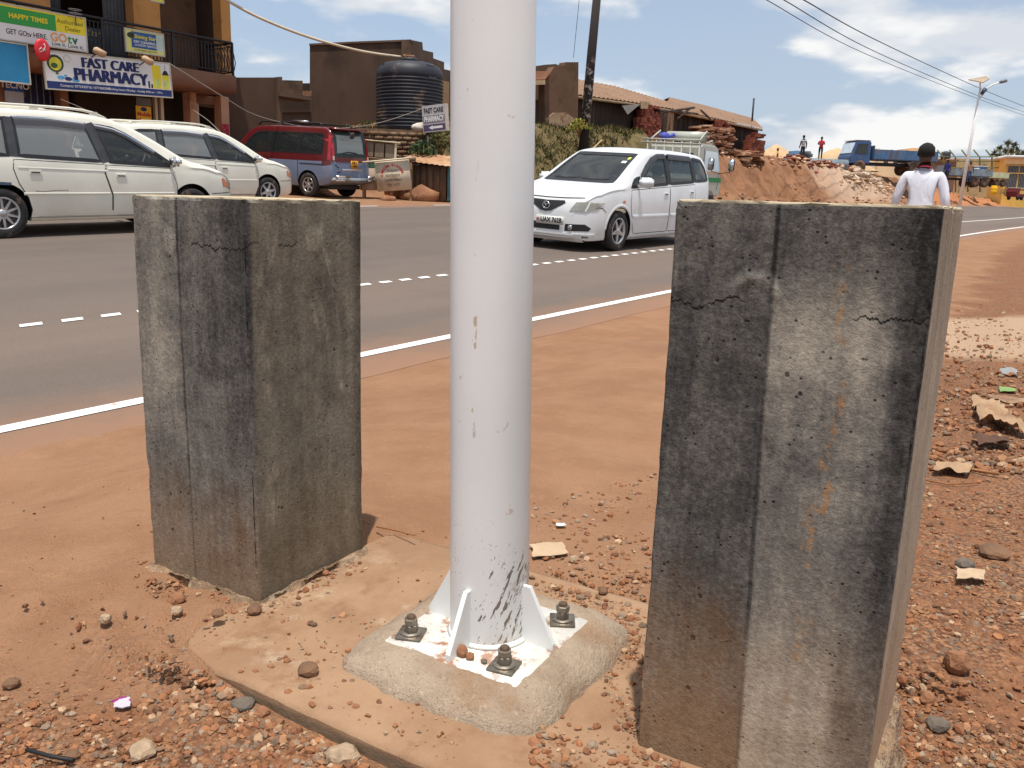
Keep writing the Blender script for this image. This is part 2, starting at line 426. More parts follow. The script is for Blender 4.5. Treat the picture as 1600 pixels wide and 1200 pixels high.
# ------------------------------------------------------------------ road
def road_mat():
    M = Mat('asphalt', 0.85, spec=0.25)
    x, y, z = M.xyz()
    t = x * D2.x + y * D2.y; n = x * N2.x + y * N2.y
    stret = M.nt.nodes.new('ShaderNodeCombineXYZ')
    M.nt.links.new((t * 0.07).v, stret.inputs[0]); M.nt.links.new(n.v, stret.inputs[1])
    lane = M.nt.nodes.new('ShaderNodeTexNoise'); M.nt.links.new(stret.outputs[0], lane.inputs[0]); lane.inputs['Scale'].default_value = 1.1; lane.inputs['Detail'].default_value = 6
    lane = E(M.nt, lane.outputs[0])
    c = M.mix(srgb(108, 97, 89), srgb(119, 106, 97), lane.step(0.3, 0.7))
    c = M.mix(c, srgb(94, 84, 78), M.noise(0.8, 5, 0.6).step(0.5, 0.75) * 0.35)
    agg = M.voro(120)
    c = M.mix(c, srgb(72, 65, 60), agg.step(0.2, 0.6) * 0.35)
    c = M.mix(c, srgb(172, 152, 138), M.noise(260, 2).step(0.62, 0.75) * 0.35)
    wob = (M.noise(1.1, 6, 0.65) - 0.5) * 1.2
    dust = ((n + wob * 0.9).step(4.75, 3.75)).max((n + wob * 1.5).step(14.9, 16.2))
    c = M.mix(c, srgb(150, 112, 86), dust * 0.8)
    c = M.mix(c, srgb(168, 136, 112), (n.step(4.2, 6.0) * n.step(7.2, 6.2)) * 0.10)
    M.color(c); M.bump(agg + M.noise(200, 3), 0.35, 0.004)
    return M.m
rts = seq((-60, -4, 4), (-4, 12, 0.25), (12, 40, 1), (40, 150, 4), (150, 400, 50))
rm = MB(); rn = [0.0, 0.012, 0.05, 0.15, 0.3, 0.45, 0.6, 0.75, 0.9, 1.0]
for t in rts:
    a = 3.78 + 0.05 * fbm(t * 0.9, 1.5, 0, 4); b = 16.15 + 0.15 * fbm(t * 0.4, 7.5, 0, 4)
    for k in rn:
        n = lerp(a, b, k); rm.v.append(tuple(tn(t, n, road_z(t, n) + (0.002 if k in (0.0, 1.0) else 0.008))))
for i in range(len(rts) - 1):
    for j in range(len(rn) - 1):
        q = i * len(rn) + j; rm.f.append((q, q + len(rn), q + len(rn) + 1, q + 1)); rm.mi.append(0); rm.sm.append(True)
road = rm.build('road', road_mat()); tag(road, kind='structure')
M_PAINT = mat('road_paint', (0.80, 0.78, 0.74), 0.7, 0.05, 30, c2=srgb(170, 150, 130), amt=0.12, scale2=9)
def stripe(name, t0, t1, n, w, slant=0.0, step=1.0):
    m = MB(); k = max(1, int((t1 - t0) / step))
    for i in range(k + 1):
        t = lerp(t0, t1, i / k)
        for s in (-1, 1): q = n + s * w / 2; m.v.append(tuple(tn(t + s * slant, q, road_z(t, q) + 0.0125)))
    for i in range(k): m.f.append((2*i, 2*i+2, 2*i+3, 2*i+1)); m.mi.append(0); m.sm.append(False)
    return m.build(name, M_PAINT, road)
stripe('edge_line', -30, 150, 4.2, 0.10)
t = 1.0
while t < 26:
    stripe('dash_marking', t, t + 0.16, 6.45, 0.10, 0.02); t += 0.30
stripe('lane_line', 26, 110, 6.45, 0.10)
for t in np.arange(-10, 60, 3.15):
    stripe('centre_dash', 15.05 + t - 3.15 * 5, 15.05 + t - 3.15 * 5 + 1.05, 15.75, 0.10)
# kerb-like lip of earth along the far side of the carriageway
# ------------------------------------------------------------------ concrete slab under the pole
def slab_mat():
    M = Mat('dusty_slab', 0.95, spec=0.15)
    x, y, z = M.xyz()
    a = M.noise(3.5, 6, 0.65); f = M.noise(60, 5, 0.7)
    c = M.mix(srgb(146, 114, 88), srgb(164, 132, 104), a.step(0.35, 0.65))
    c = M.mix(c, srgb(126, 90, 66), M.noise(6, 6, 0.7, loc=(3, 3, 3)).step(0.52, 0.68) * 0.6)
    chalk = M.noise(5.0, 7, 0.7, loc=(1.2, 0.4, 0)).step(0.50, 0.66) * x.step(-0.36, -0.22) * x.step(0.34, 0.1) * y.step(0.16, 0.30)
    c = M.mix(c, srgb(188, 166, 142), chalk * 0.8)
    c = M.mix(c, srgb(116, 92, 70), f.step(0.66, 0.8) * 0.6)
    c = M.mix(c, srgb(122, 104, 84), z.step(-0.008, -0.018) * 0.9)      # bare cement of the cast edge
    M.color(c); M.bump(f + a * 0.8, 0.4, 0.008); return M.m
UVF = Matrix(((UD.x, VD.x, 0, PILC.x), (UD.y, VD.y, 0, PILC.y), (0, 0, 1, 0), (0, 0, 0, 1)))
sm = MB(); nu, nv = 38, 62; u0, u1, v0, v1 = -0.36, 0.395, -0.62, 0.575
def slab_pt(i, j, dz=0.0):
    u = lerp(u0, u1, i / nu); v = lerp(v0, v1, j / nv)
    w = 0.010 * fbm(u * 7 + 3, v * 7, 2, 4)
    if i in (0, nu): u += w
    if j in (0, nv): v += w
    cr_n = max(0.0, (v - 0.44) / 0.135) * max(0.0, (-0.22 - u) / 0.14); u += 0.055 * cr_n * max(0.0, (v - 0.44) / 0.135); v -= 0.05 * cr_n * max(0.0, (-0.22 - u) / 0.14)
    edge = 0.006 if (i in (0, nu) or j in (0, nv)) else 0
    return (u, v, 0.004 * fbm(u * 5, v * 5, 7, 3) - edge + dz)
for i in range(nu + 1):
    for j in range(nv + 1): sm.v.append(slab_pt(i, j))
for i in range(nu):
    for j in range(nv):
        q = i * (nv + 1) + j; sm.f.append((q, q + nv + 1, q + nv + 2, q + 1)); sm.mi.append(0); sm.sm.append(True)
ring = [(i, 0) for i in range(nu)] + [(nu, j) for j in range(nv)] + [(i, nv) for i in range(nu, 0, -1)] + [(0, j) for j in range(nv, 0, -1)]
b0 = len(sm.v)
for i, j in ring: p = sm.v[i * (nv + 1) + j]; sm.v.append((p[0], p[1], -0.10))
for k in range(len(ring)):
    a, b = ring[k], ring[(k + 1) % len(ring)]
    sm.f.append((a[0]*(nv+1)+a[1], b0 + k, b0 + (k+1) % len(ring), b[0]*(nv+1)+b[1])); sm.mi.append(0); sm.sm.append(False)
slab = sm.build('concrete_slab', slab_mat(), M=UVF)
tag(slab, 'low dust-covered concrete slab under the white pole', 'slab')

# ------------------------------------------------------------------ pillars
PS, PH = 0.36, 0.892
def pillar_mat(right):
    M = Mat('stained_concrete_' + ('light' if right else 'dark'), 0.92, spec=0.2)
    x, y, z = M.xyz()
    big = M.noise(3.4, 4, 0.6, (1, 1, 0.5)) - 0.5; mid = M.noise(13, 6, 0.7, loc=(4, 1, 6)) - 0.5; fine = M.noise(120, 4, 0.75) - 0.5
    streak = M.noise(34, 5, 0.7, (1, 1, 0.07), (2, 2, 2)) - 0.5; blot = M.noise(7, 6, 0.68, (1, 1, 0.6), (9, 3, 1)) - 0.5
    w = blot * 0.5 + mid * 0.35
    frontk = (x + PS / 2).abs().step(0.022, 0.008); sidek = (y + PS / 2).abs().step(0.022, 0.008) * (1 - frontk)
    pits = M.voro(75, loc=(1, 2, 3)).step(0.20, 0.10) * M.noise(21, 2, loc=(6, 6, 6)).step(0.50, 0.62)
    pits2 = M.voro(30, loc=(8, 2, 3), stretch=(1, 1, 0.8)).step(0.13, 0.07) * M.noise(6, 3, loc=(2, 6, 9)).step(0.52, 0.60)
    agg = M.voro(190).step(0.25, 0.6)
    base = big * 0.45 + mid * 0.56 + fine * 0.46 + streak * 0.42 + blot * 0.50
    if right:
        seam = y - 0.012 - z * 0.018 + w * 0.012
        left = (seam + w * 0.03).step(-0.010, 0.010)
        band = (y + w * 0.10).step(-0.16, -0.10) * seam.step(0.006, -0.004) * (z + w * 0.55).step(0.86, 0.70)
        hump = ((z * 9.2 + 0.9 + w * 3.0).sin() * 0.5 + 0.5)
        edge = (y + w * 0.07).step(-0.135, -0.165)
        T = base + 0.38 - left * 0.15 + band * (0.06 + 0.27 * hump) - (z + w * 0.5).step(0.66, 0.84) * (1 - left) * 0.16 - edge * 0.16 * z.step(0.0, 0.3) + (z + w * 0.8).step(0.42, 0.1) * 0.10
        T = T + left * (y + w * .1).step(0.10, 0.17) * 0.06
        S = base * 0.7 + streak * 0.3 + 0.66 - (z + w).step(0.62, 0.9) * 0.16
        lowf = (z + w * 0.9).step(0.40, 0.02) * (0.35 + left * 0.35)
        lows = (z + w * 0.5).step(0.45, 0.05) * 0.8
        cz, cy0, cy1 = 0.742, -0.09, 0.14
        hk = ((y - 0.052) * (y - 0.052) + (z - 0.752) * (z - 0.752)).pow(0.5)
        blob = (hk - 0.032 + w * 0.03).abs().step(0.016, 0.0) * (z - 0.75 + w * .05).step(-0.005, 0.02) * frontk
    else:
        seam = y - 0.030 + w * 0.012
        T = base + 0.42 - (y + w * 0.16).step(0.00, -0.13) * (z + w * 0.6).step(0.28, 0.5) * 0.13 + (y + w * 0.3).step(0.0, 0.14) * (z + w * .5).step(0.82, 0.62) * z.step(0.3, 0.5) * 0.16 - (y + w * .2).step(0.10, 0.02) * (z + w * .5).step(0.55, 0.8) * 0.10
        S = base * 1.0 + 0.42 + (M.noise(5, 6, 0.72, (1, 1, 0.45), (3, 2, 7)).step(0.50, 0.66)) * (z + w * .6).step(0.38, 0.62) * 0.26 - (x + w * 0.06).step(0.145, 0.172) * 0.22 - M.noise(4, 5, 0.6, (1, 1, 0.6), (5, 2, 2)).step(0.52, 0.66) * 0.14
        lowf = (z + w * 0.8).step(0.34, 0.0) * 0.55
        lows = (z + w * 0.8).step(0.40, 0.0) * 0.60
        cz, cy0, cy1 = 0.790, -0.14, -0.02
        hk = ((y - 0.055) * (y - 0.055) * 1.6 + (z - 0.79) * (z - 0.79) * 0.7).pow(0.5)
        blob = (hk + w * 0.05).step(0.034, 0.016) * frontk
        hk2 = ((x - 0.02) * (x - 0.02) + (z - 0.80) * (z - 0.80)).pow(0.5)
        blob = blob.max((hk2 + w * 0.06).step(0.042, 0.018) * sidek)
    T = T - frontk * seam.abs().step(0.0055, 0.0008) * (0.20 + blot * 0.6).max(0.04)
    scr = M.noise(7, 5, 0.62, (1.3, 1.3, 0.5), (7, 7, 1), dist=2.2); S = S + scr.step(0.60, 0.68) * 0.17 - scr.step(0.36, 0.28) * 0.12; T = T + scr.step(0.62, 0.70) * 0.10
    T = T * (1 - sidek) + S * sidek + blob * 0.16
    wav = (M.noise(9, 6, 0.7, (1, 1, 0.15), (0, 4, 0)) - 0.5) * 0.10
    ck = (z - cz - wav).abs().step(0.0022, 0.0004)
    where = frontk * (y.step(-0.08, -0.11) + y.step(0.06, 0.09)) if right else frontk * y.step(cy1 + .01, cy1 - .01) + sidek * x.step(-0.02, -0.05)
    ckl = ck * where.clamp() * M.noise(14, 2, loc=(3, 3, 0)).step(0.40, 0.48)
    T = T - pits * 0.35 - pits2 * 0.45 - ckl * 0.6 + agg * fine * 0.25
    ramp = M.nt.nodes.new('ShaderNodeValToRGB'); M.nt.links.new(T.clamp().v, ramp.inputs[0])
    els = ramp.color_ramp.elements; els[0].position = 0.0; els[0].color = (*srgb(42, 41, 40), 1); els[1].position = 1.0; els[1].color = (*srgb(206, 198, 180), 1)
    for pos, c_ in ((0.22, srgb(82, 80, 77)), (0.45, srgb(122, 118, 110)), (0.68, srgb(162, 155, 141))): e_ = els.new(pos); e_.color = (*c_, 1)
    c = ramp.outputs[0]
    c = M.mix(c, M.mix(srgb(122, 94, 66), srgb(178, 138, 98), T.clamp()), frontk * lowf)
    c = M.mix(c, M.mix(srgb(134, 98, 70), srgb(190, 142, 104), T.clamp()) if right else M.mix(srgb(104, 84, 62), srgb(160, 132, 98), T.clamp()), sidek * lows)
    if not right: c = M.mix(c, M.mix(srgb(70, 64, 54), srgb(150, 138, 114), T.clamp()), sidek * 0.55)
    if right:
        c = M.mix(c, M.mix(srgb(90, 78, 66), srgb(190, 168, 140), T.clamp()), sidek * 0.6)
        drip = (y + 0.062 + (M.noise(11, 5, 0.7, (1, 1, 0.4)) - 0.5) * 0.20).abs().step(0.012, 0.002)
        drip = drip * M.noise(40, 5, 0.75, loc=(2, 0, 5)).step(0.50, 0.60) * z.step(0.10, 0.2) * z.step(0.86, 0.72)
        c = M.mix(c, srgb(168, 126, 80), frontk * drip * 0.75)
    c = M.mix(c, srgb(196, 180, 150), z.step(0.886, 0.892))
    M.color(c)
    M.bump(fine * 0.5 + mid * 0.6 + streak * 0.3 - pits * 0.8 - pits2 * 1.2 - ckl * 1.5 + blob * 0.8, 0.7, 0.006)
    return M.m
def make_pillar(name, label, v, dz, right, seed):
    bm = bmesh.new(); bmesh.ops.create_cube(bm, size=1)
    for q in bm.verts: q.co = Vector((q.co.x * PS, q.co.y * PS, (q.co.z + 0.5) * (PH + 0.12) - 0.12))
    def cut(ax, vals):
        no = [0, 0, 0]; no[ax] = 1
        for c_ in vals:
            co = [0, 0, 0]; co[ax] = c_
            bmesh.ops.bisect_plane(bm, geom=bm.verts[:] + bm.edges[:] + bm.faces[:], plane_co=co, plane_no=no)
    k = 26
    ev = [-PS/2 + 0.004, -PS/2 + 0.010] + [lerp(-PS/2, PS/2, i / k) for i in range(1, k)] + [PS/2 - 0.010, PS/2 - 0.004]
    cut(0, ev); cut(1, ev); cut(2, [PH - 0.004, PH - 0.010] + [lerp(0, PH, i / 60) for i in range(60)])
    for q in bm.verts:
        x, y, z = q.co; n = 0
        ex, ey, ez = PS/2 - abs(x), PS/2 - abs(y), PH - z
        near = sum(1 for e_ in (ex, ey, ez) if e_ < 0.0035)
        s_ = seed * 7.3
        amp = 0.0016 * fbm(x * 9 + s_, y * 9, z * 6, 3)
        chip = max(0.0, fbm(x * 16 + s_, y * 16 + 4, z * 16, 4) - 0.10) * 0.030
        rough_ = 0.0028 + 0.0022 * fbm(x * 60 + s_, y * 60, z * 60, 2)
        ins = Vector((-math.copysign(1, x) if ex < .0035 else 0, -math.copysign(1, y) if ey < .0035 else 0, -1 if ez < .0035 else 0))
        if near >= 2: q.co += ins * min(0.02, rough_ + chip * (1.2 if ez < .0035 else 0.25))
        elif near == 1:
            e2 = sorted((ex, ey, ez))[1]
            q.co += ins * (abs(amp) + (chip * (0.5 if ez < .02 else 0.12) if e2 < 0.0075 else 0))
        # rough seam of the formwork and low bulge
        if ex < .0035 and x < 0 and abs(y - (0.012 + z * 0.018 if right else 0.030)) < 0.008: q.co.x += 0.0018
        q.co.y += 0.002 * math.sin(z * 4 + seed); q.co.x += 0.0015 * math.sin(z * 5 + 2 * seed)
    me = bpy.data.meshes.new(name); bm.to_mesh(me); bm.free()
    for p in me.polygons: p.use_smooth = False
    me.materials.append(pillar_mat(right))
    return tag(obj(name, me, None, UVF @ Matrix.Translation((0.06, v, dz))), label, 'concrete pillar')
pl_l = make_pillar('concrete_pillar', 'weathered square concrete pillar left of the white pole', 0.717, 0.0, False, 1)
pl_r = make_pillar('concrete_pillar', 'larger-looking concrete pillar with pale washed band and rusty drips, right of the pole', -0.558, 0.020, True, 2)

# ------------------------------------------------------------------ white lamp pole on its base plate
def white_steel(name, scr):
    M = Mat(name, 0.38, spec=0.5, coat=0.15)
    x, y, z = M.xyz()
    c = M.mix(srgb(226, 228, 227), srgb(234, 235, 232), M.noise(3, 4).step(0.3, 0.7))
    c = M.mix(c, srgb(190, 172, 140), M.noise(24, 4, 0.6, (1, 1, 0.3)).step(0.70, 0.80) * 0.4)
    if scr:
        # slanted scuffs low on the pole, rust scratches up its left side
        # direction: the side that faces the camera is towards -y world; pole axis at 0,0
        sx = x * 0.93 + y * 0.36                          # across the visible side
        sl = M.nt.nodes.new('ShaderNodeCombineXYZ')
        M.nt.links.new(((sx - z * 0.42) * 74).v, sl.inputs[0]); M.nt.links.new((z * 20).v, sl.inputs[1])
        nz = M.nt.nodes.new('ShaderNodeTexNoise'); M.nt.links.new(sl.outputs[0], nz.inputs[0]); nz.inputs['Scale'].default_value = 1.6; nz.inputs['Detail'].default_value = 3; nz.inputs['Roughness'].default_value = 0.6
        sc = E(M.nt, nz.outputs[0])
        zone = (x - (z - 0.05) * 0.10).step(-0.055, 0.03) * z.step(0.30, 0.16) * y.step(0.03, -0.01)
        mk = (sc + zone * 0.13).step(0.665, 0.690) * zone.step(0.05, 0.25)
        c = M.mix(c, srgb(104, 90, 78), mk * 0.9)
        sp = M.voro(110).step(0.20, 0.12) * M.noise(14, 3).step(0.48, 0.58) * z.step(0.5, 0.05)
        c = M.mix(c, srgb(96, 84, 74), sp * 0.9)
        dirt = M.noise(30, 6, 0.7).step(0.45, 0.7) * (z - 0.175 + (M.noise(20, 3) - 0.5) * 0.06).abs().step(0.02, 0.0) * x.step(-0.02, 0.05)
        c = M.mix(c, srgb(128, 104, 80), dirt * 0.8)
        rs = (x + 0.040 + (M.noise(16, 4, 0.6, (1, 1, 0.4)) - 0.5) * 0.02).abs().step(0.005, 0.001) * M.noise(34, 4, 0.65, (1, 1, 0.55), (4, 0, 3)).step(0.56, 0.60) * z.step(0.42, 0.5) * z.step(1.0, 0.85)
        c = M.mix(c, srgb(176, 146, 106), rs * 0.75)
        c = M.mix(c, srgb(190, 130, 80), (M.noise(26, 3, loc=(4, 4, 4)).step(0.70, 0.76)) * 0.5)
        c = M.mix(c, srgb(176, 150, 122), M.noise(14, 5, 0.7, (1, 1, .5)).step(0.4, 0.7) * z.step(0.10, 0.04) * 0.5)
    M.color(c); M.bump(M.noise(8, 3, 0.5) * 0.6 + M.noise(120, 3) * 0.15, 0.08, 0.01); return M.m
M_POLE = white_steel('pole_paint', True)
def plate_mat():
    M = Mat('painted_plate', 0.55)
    c = M.mix(srgb(226, 220, 208), srgb(240, 236, 226), M.noise(12, 5).step(0.3, 0.7))
    c = M.mix(c, srgb(158, 102, 68), M.noise(17, 6, 0.7, loc=(2, 5, 1)).step(0.52, 0.62) * 0.9)
    c = M.mix(c, srgb(196, 160, 116), M.noise(40, 5, 0.7, loc=(1, 8, 1)).step(0.58, 0.70) * 0.6)
    M.color(c); M.bump(M.noise(60, 5, 0.7), 0.4, 0.004); return M.m
M_BOLT = mat('galvanised_bolt', srgb(128, 120, 108), 0.5, 0.25, 60, c2=srgb(98, 72, 52), amt=0.45, scale2=45, metallic=0.55, bump=0.3, bscale=140, bdist=0.002)
PZ = 0.048
pole = thing('street_light_pole', 'thick white steel pole on a bolted base plate between the two pillars', 'pole', UVF)
pm_ = MB()
PT = UVF.inverted()
zs_ = [PZ + 0.002, 0.06] + [0.06 + 0.14 * i for i in range(1, 60)]
PTILT = Matrix.Rotation(1.037, 4, 'Z').inverted() @ Matrix.Identity(4)
PTILT = Matrix.Shear('XY', 4, (-0.0165, 0.0))
pm_.lathe([(0.0795 - 0.0036 * z, z) for z in zs_], 64, M=PTILT)
# a weld seam runs up the pole
shaft = pm_.build('shaft', M_POLE, pole, Matrix.Rotation(-1.037, 4, 'Z'))
pb = MB(); pb.bbox((0, 0, PZ - 0.006), (0.300, 0.300, 0.012), 0.002); pb.build('base_plate', plate_mat(), pole)
def fin_mesh():
    m = MB(); poly = [(0.070, PZ), (0.148, PZ), (0.148, PZ + 0.012), (0.092, PZ + 0.118), (0.070, PZ + 0.118)]
    m.prism(poly, -0.005, 0.005); return m.mesh('stiffener_fin', white_steel('fin_paint', False))
fm = fin_mesh()
for k in range(4): obj('stiffener_fin', fm, pole, Matrix.Rotation(k * math.pi / 2, 4, 'Z'))
wm_ = MB(); wm_.lathe([(0.079, PZ), (0.0862, PZ + 0.0005), (0.0822, PZ + 0.005), (0.079, PZ + 0.010)], 48, caps=False)
wm_.build('weld_bead', MATS.get('fin_paint') or bpy.data.materials['fin_paint'], pole)
wsh = MB(); wsh.bbox((0, 0, PZ + 0.003), (0.052, 0.052, 0.006), 0.001)
wsh2 = MB(); wsh2.lathe([(0.010, PZ + 0.006), (0.0225, PZ + 0.006), (0.0225, PZ + 0.0095), (0.010, PZ + 0.0095)], 28)
nut = MB(); nut.lathe([(0.0125, PZ + 0.0095), (0.0143, PZ + 0.0105), (0.0143, PZ + 0.0235), (0.0125, PZ + 0.0245)], 6, smooth=False); nut.lathe([(0.0125, PZ + 0.0245), (0.0140, PZ + 0.0255), (0.0140, PZ + 0.036), (0.0125, PZ + 0.037)], 6, smooth=False, M=Matrix.Rotation(0.4, 4, 'Z'))
stud = MB(); stud.lathe([(0.0090, PZ), (0.0090, PZ + 0.042), (0.0075, PZ + 0.0435)], 16)
me_w, me_w2, me_n, me_s = wsh.mesh('square_washer', M_BOLT), wsh2.mesh('round_washer', M_BOLT), nut.mesh('nut', M_BOLT), stud.mesh('threaded_stud', mat('rusty_thread', srgb(96, 78, 62), 0.7, 0.3, 90, metallic=0.3))
for (bu, bv, rz) in ((-0.107, 0.118, 0.35), (-0.107, -0.100, 0.15), (0.112, -0.108, 0.5), (0.112, 0.112, 0.2)):
    B = Matrix.Translation((bu, bv, 0)) @ Matrix.Rotation(rz, 4, 'Z')
    s_ = obj('anchor_stud', me_s, pole, B)
    for nm, me in (('square_washer', me_w), ('round_washer', me_w2), ('nut', me_n)): obj(nm, me, s_)
# mortar bed: a rounded-square frustum, broken along its foot
mm = MB(); SEG = 120
def sq(a, r_, k=5.0):                                     # superellipse radius
    c, s = abs(math.cos(a)), abs(math.sin(a)); return r_ / ((c ** k + s ** k) ** (1 / k))
rings = [(0.240, -0.012), (0.234, 0.006), (0.224, 0.018), (0.206, 0.030), (0.186, 0.040), (0.170, 0.0445), (0.157, 0.046), (0.10, 0.0405)]
for ri, (rad, z) in enumerate(rings):
    for k in range(SEG):
        a = 2 * math.pi * k / SEG; rr = sq(a, rad, 8 if ri > 3 else 5.2)
        x, y = rr * math.cos(a), rr * math.sin(a)
        j = fbm(x * 14, y * 14, 3, 4)
        amp = (0.012, 0.012, 0.007, 0.005, 0.004, 0.003, 0.0015, 0)[ri]
        x *= 1 + amp * j / rad; y *= 1 + amp * j / rad
        if math.cos(a) > 0.2 and ri < 4: x *= 1.10
        mm.v.append((x + 0.0, y, z + 0.0040 * fbm(x * 28, y * 28, 8, 4)))
for ri in range(len(rings) - 1):
    for k in range(SEG): mm.f.append((ri*SEG+k, ri*SEG+(k+1)%SEG, (ri+1)*SEG+(k+1)%SEG, (ri+1)*SEG+k)); mm.mi.append(0); mm.sm.append(True)
mm.f.append([(len(rings)-1)*SEG + k for k in range(SEG)]); mm.mi.append(0); mm.sm.append(False)
def mortar_mat():
    M = Mat('mortar', 0.95, spec=0.1)
    c = M.mix(srgb(162, 142, 122), srgb(186, 166, 144), M.noise(9, 6, 0.65).step(0.3, 0.7))
    c = M.mix(c, srgb(158, 122, 92), M.noise(5, 6, 0.6, loc=(2, 2, 2)).step(0.50, 0.68) * 0.6)
    g = M.noise(130, 4, 0.75); c = M.mix(c, srgb(112, 94, 76), g.step(0.56, 0.70) * 0.6); c = M.mix(c, srgb(206, 186, 158), M.noise(70, 4, loc=(3, 1, 4)).step(0.60, 0.72) * 0.5)
    M.color(c); M.bump(g * 0.7 + M.noise(40, 5, 0.75), 0.9, 0.011); return M.m
mortar = mm.build('mortar_bed', mortar_mat(), M=UVF); tag(mortar, 'sloping grey mortar bed around the base plate of the pole', 'mortar bed')
# spill of mortar at the foot of each pillar
def skirt(name, cu_, cv_, label, h0, w0, seed, cond):
    m = MB(); K = 96
    for ri, (off, z) in enumerate(((w0, -0.02), (w0 * 0.55, 0.012), (0.012, h0), (-0.03, h0 + 0.004))):
        for k in range(K):
            a = 2 * math.pi * k / K; rr = sq(a, PS / 2, 14); x, y = rr * math.cos(a), rr * math.sin(a)
            j = 0.5 + 0.9 * fbm(x * 9 + seed, y * 9, 2, 4)
            o = (off * max(0.1, j) * cond(a) if off > 0.012 else off) - 0.03 * (1 - cond(a))
            l = math.hypot(x, y); m.v.append((cu_ + x * (1 + o / l), cv_ + y * (1 + o / l), z * (0.4 + 0.6 * cond(a)) + 0.006 * fbm(x * 25, y * 25, seed, 3)))
    for ri in range(3):
        for k in range(K): m.f.append((ri*K+k, ri*K+(k+1)%K, (ri+1)*K+(k+1)%K, (ri+1)*K+k)); m.mi.append(0); m.sm.append(True)
    return tag(m.build(name, mat('skirt_mortar', srgb(146, 118, 92), 0.95, 0.35, 40, c2=srgb(172, 152, 126), amt=0.5, scale2=18, bump=1.0, bscale=90, bdist=0.014), M=UVF), label, 'mortar')
skirt('mortar_spill', 0.06, 0.717, 'thin crumbling mortar at the foot of the left pillar', 0.008, 0.040, 1, lambda a: 1.0)
skirt('mortar_spill', 0.06, -0.558, 'dusty mortar lip at the foot of the right pillar', 0.036, 0.050, 5, lambda a: 1.0 if 3.95 < a < 5.5 else 0.0)

# ------------------------------------------------------------------ stones, gravel and litter
STONE = [mat('stone_rust', srgb(160, 114, 82), 0.95, 0.25, 30, c2=srgb(132, 90, 64), bump=0.6, bscale=60), mat('stone_grey', srgb(122, 108, 92), 0.95, 0.25, 30, c2=srgb(96, 88, 80), bump=0.6, bscale=60), mat('stone_pale', srgb(166, 142, 116), 0.95, 0.2, 30, bump=0.6, bscale=60), mat('stone_dark', srgb(96, 74, 60), 0.95, 0.25, 30, c2=srgb(130, 96, 70), bump=0.6, bscale=60)]
def stone(px, py, w, label, mi=0, squash=0.7, z=None):
    q = on_z(px, py, -0.01)
    zz = height(q.x, q.y)
    u, v = to_uv(q.x, q.y)
    if -0.36 < u < 0.39 and -0.62 < v < 0.57: zz = 0.0
    if z is not None: zz = z
    q = on_z(px, py, zz); dist = (q - CAMP).length; rad = w * dist / CF / 2
    m = MB(); m.ico((0, 0, rad * squash * 0.72), rad, 2, (1, 1, squash), 0.0)
    sd_ = rnd.random() * 50
    m.v = [tuple(Vector(p) * 1 + (Vector(p) - Vector((0, 0, rad * squash * .72))) * (0.35 * fbm(p[0] / rad * 0.9 + sd_, p[1] / rad * .9, p[2] / rad * .9, 3))) for p in m.v]
    return tag(m.build('stone', STONE[mi], M=Matrix.Translation((q.x, q.y, zz))), label, 'stone', 'loose stones on the ground')
stone(687, 1082, 34, 'tan angular stone leaning on the front of the mortar bed', 0, 0.85)
stone(481, 1052, 28, 'dark rounded stone on the slab left of the mortar bed', 3, 0.7)
stone(545, 1043, 17, 'small reddish pebble at the left tip of the mortar bed', 0)
stone(1495, 1047, 36, 'largest orange stone on the gravel right of the right pillar', 0, 0.85)
stone(1466, 1138, 30, 'blue-grey stone near the bottom right of the gravel', 1, 0.6)
stone(1448, 1098, 22, 'small orange stone between the pale litter and the right pillar foot', 0, .8)
stone(1552, 868, 40, 'larger of two flat grey stones side by side at the right of the gravel', 3, 0.4)
stone(1508, 886, 28, 'flat grey stone beside the larger grey one', 1, 0.5)
stone(276, 943, 26, 'brown lump at the left foot of the left pillar', 0, 0.7)
stone(277, 959, 18, 'pale pebble just in front of the brown lump', 2, 0.8)
stone(165, 972, 17, 'whitish pebble alone on the smooth earth at left', 2, 0.8)
stone(399, 959, 22, 'dark pebble under the near corner of the left pillar', 3, 0.7)
stone(340, 962, 18, 'dark flat pebble left of the near corner of the left pillar', 3, 0.6)
stone(508, 898, 12, 'tiny brick-red chip on the right foot of the left pillar', 0, 0.7)
stone(380, 1104, 32, 'flat grey stone in the gravel by the slab edge', 1, 0.45)
stone(412, 1118, 22, 'rust-orange stone beside the flat grey one', 0, 0.7)
stone(535, 1188, 44, 'large tan stone at the bottom edge of the picture', 2, 0.6)
stone(222, 1180, 36, 'pale broken stone near the bottom left', 2, 0.6)
stone(942, 928, 16, 'dark pebble on the slab right of the back bolt', 3, 0.7)
stone(897, 878, 15, 'ochre pebble behind the torn card', 2, 0.8)
stone(735, 1030, 14, 'rust-coloured lump on the base plate by the front fin', 0, 0.9, PZ)
stone(720, 1024, 20, 'reddish clod wedged between front fin and pole', 0, 0.9, PZ)
stone(756, 1036, 10, 'tiny grey chip on the base plate', 1, 0.8, PZ)
stone(835, 1000, 18, 'brown clod under the right fin of the pole', 3, 0.8, PZ)
stone(20, 1072, 20, 'dark stone at the left edge of the picture', 3, 0.6)
stone(112, 1185, 24, 'brown clod beside the black strip at bottom left', 3, 0.5)

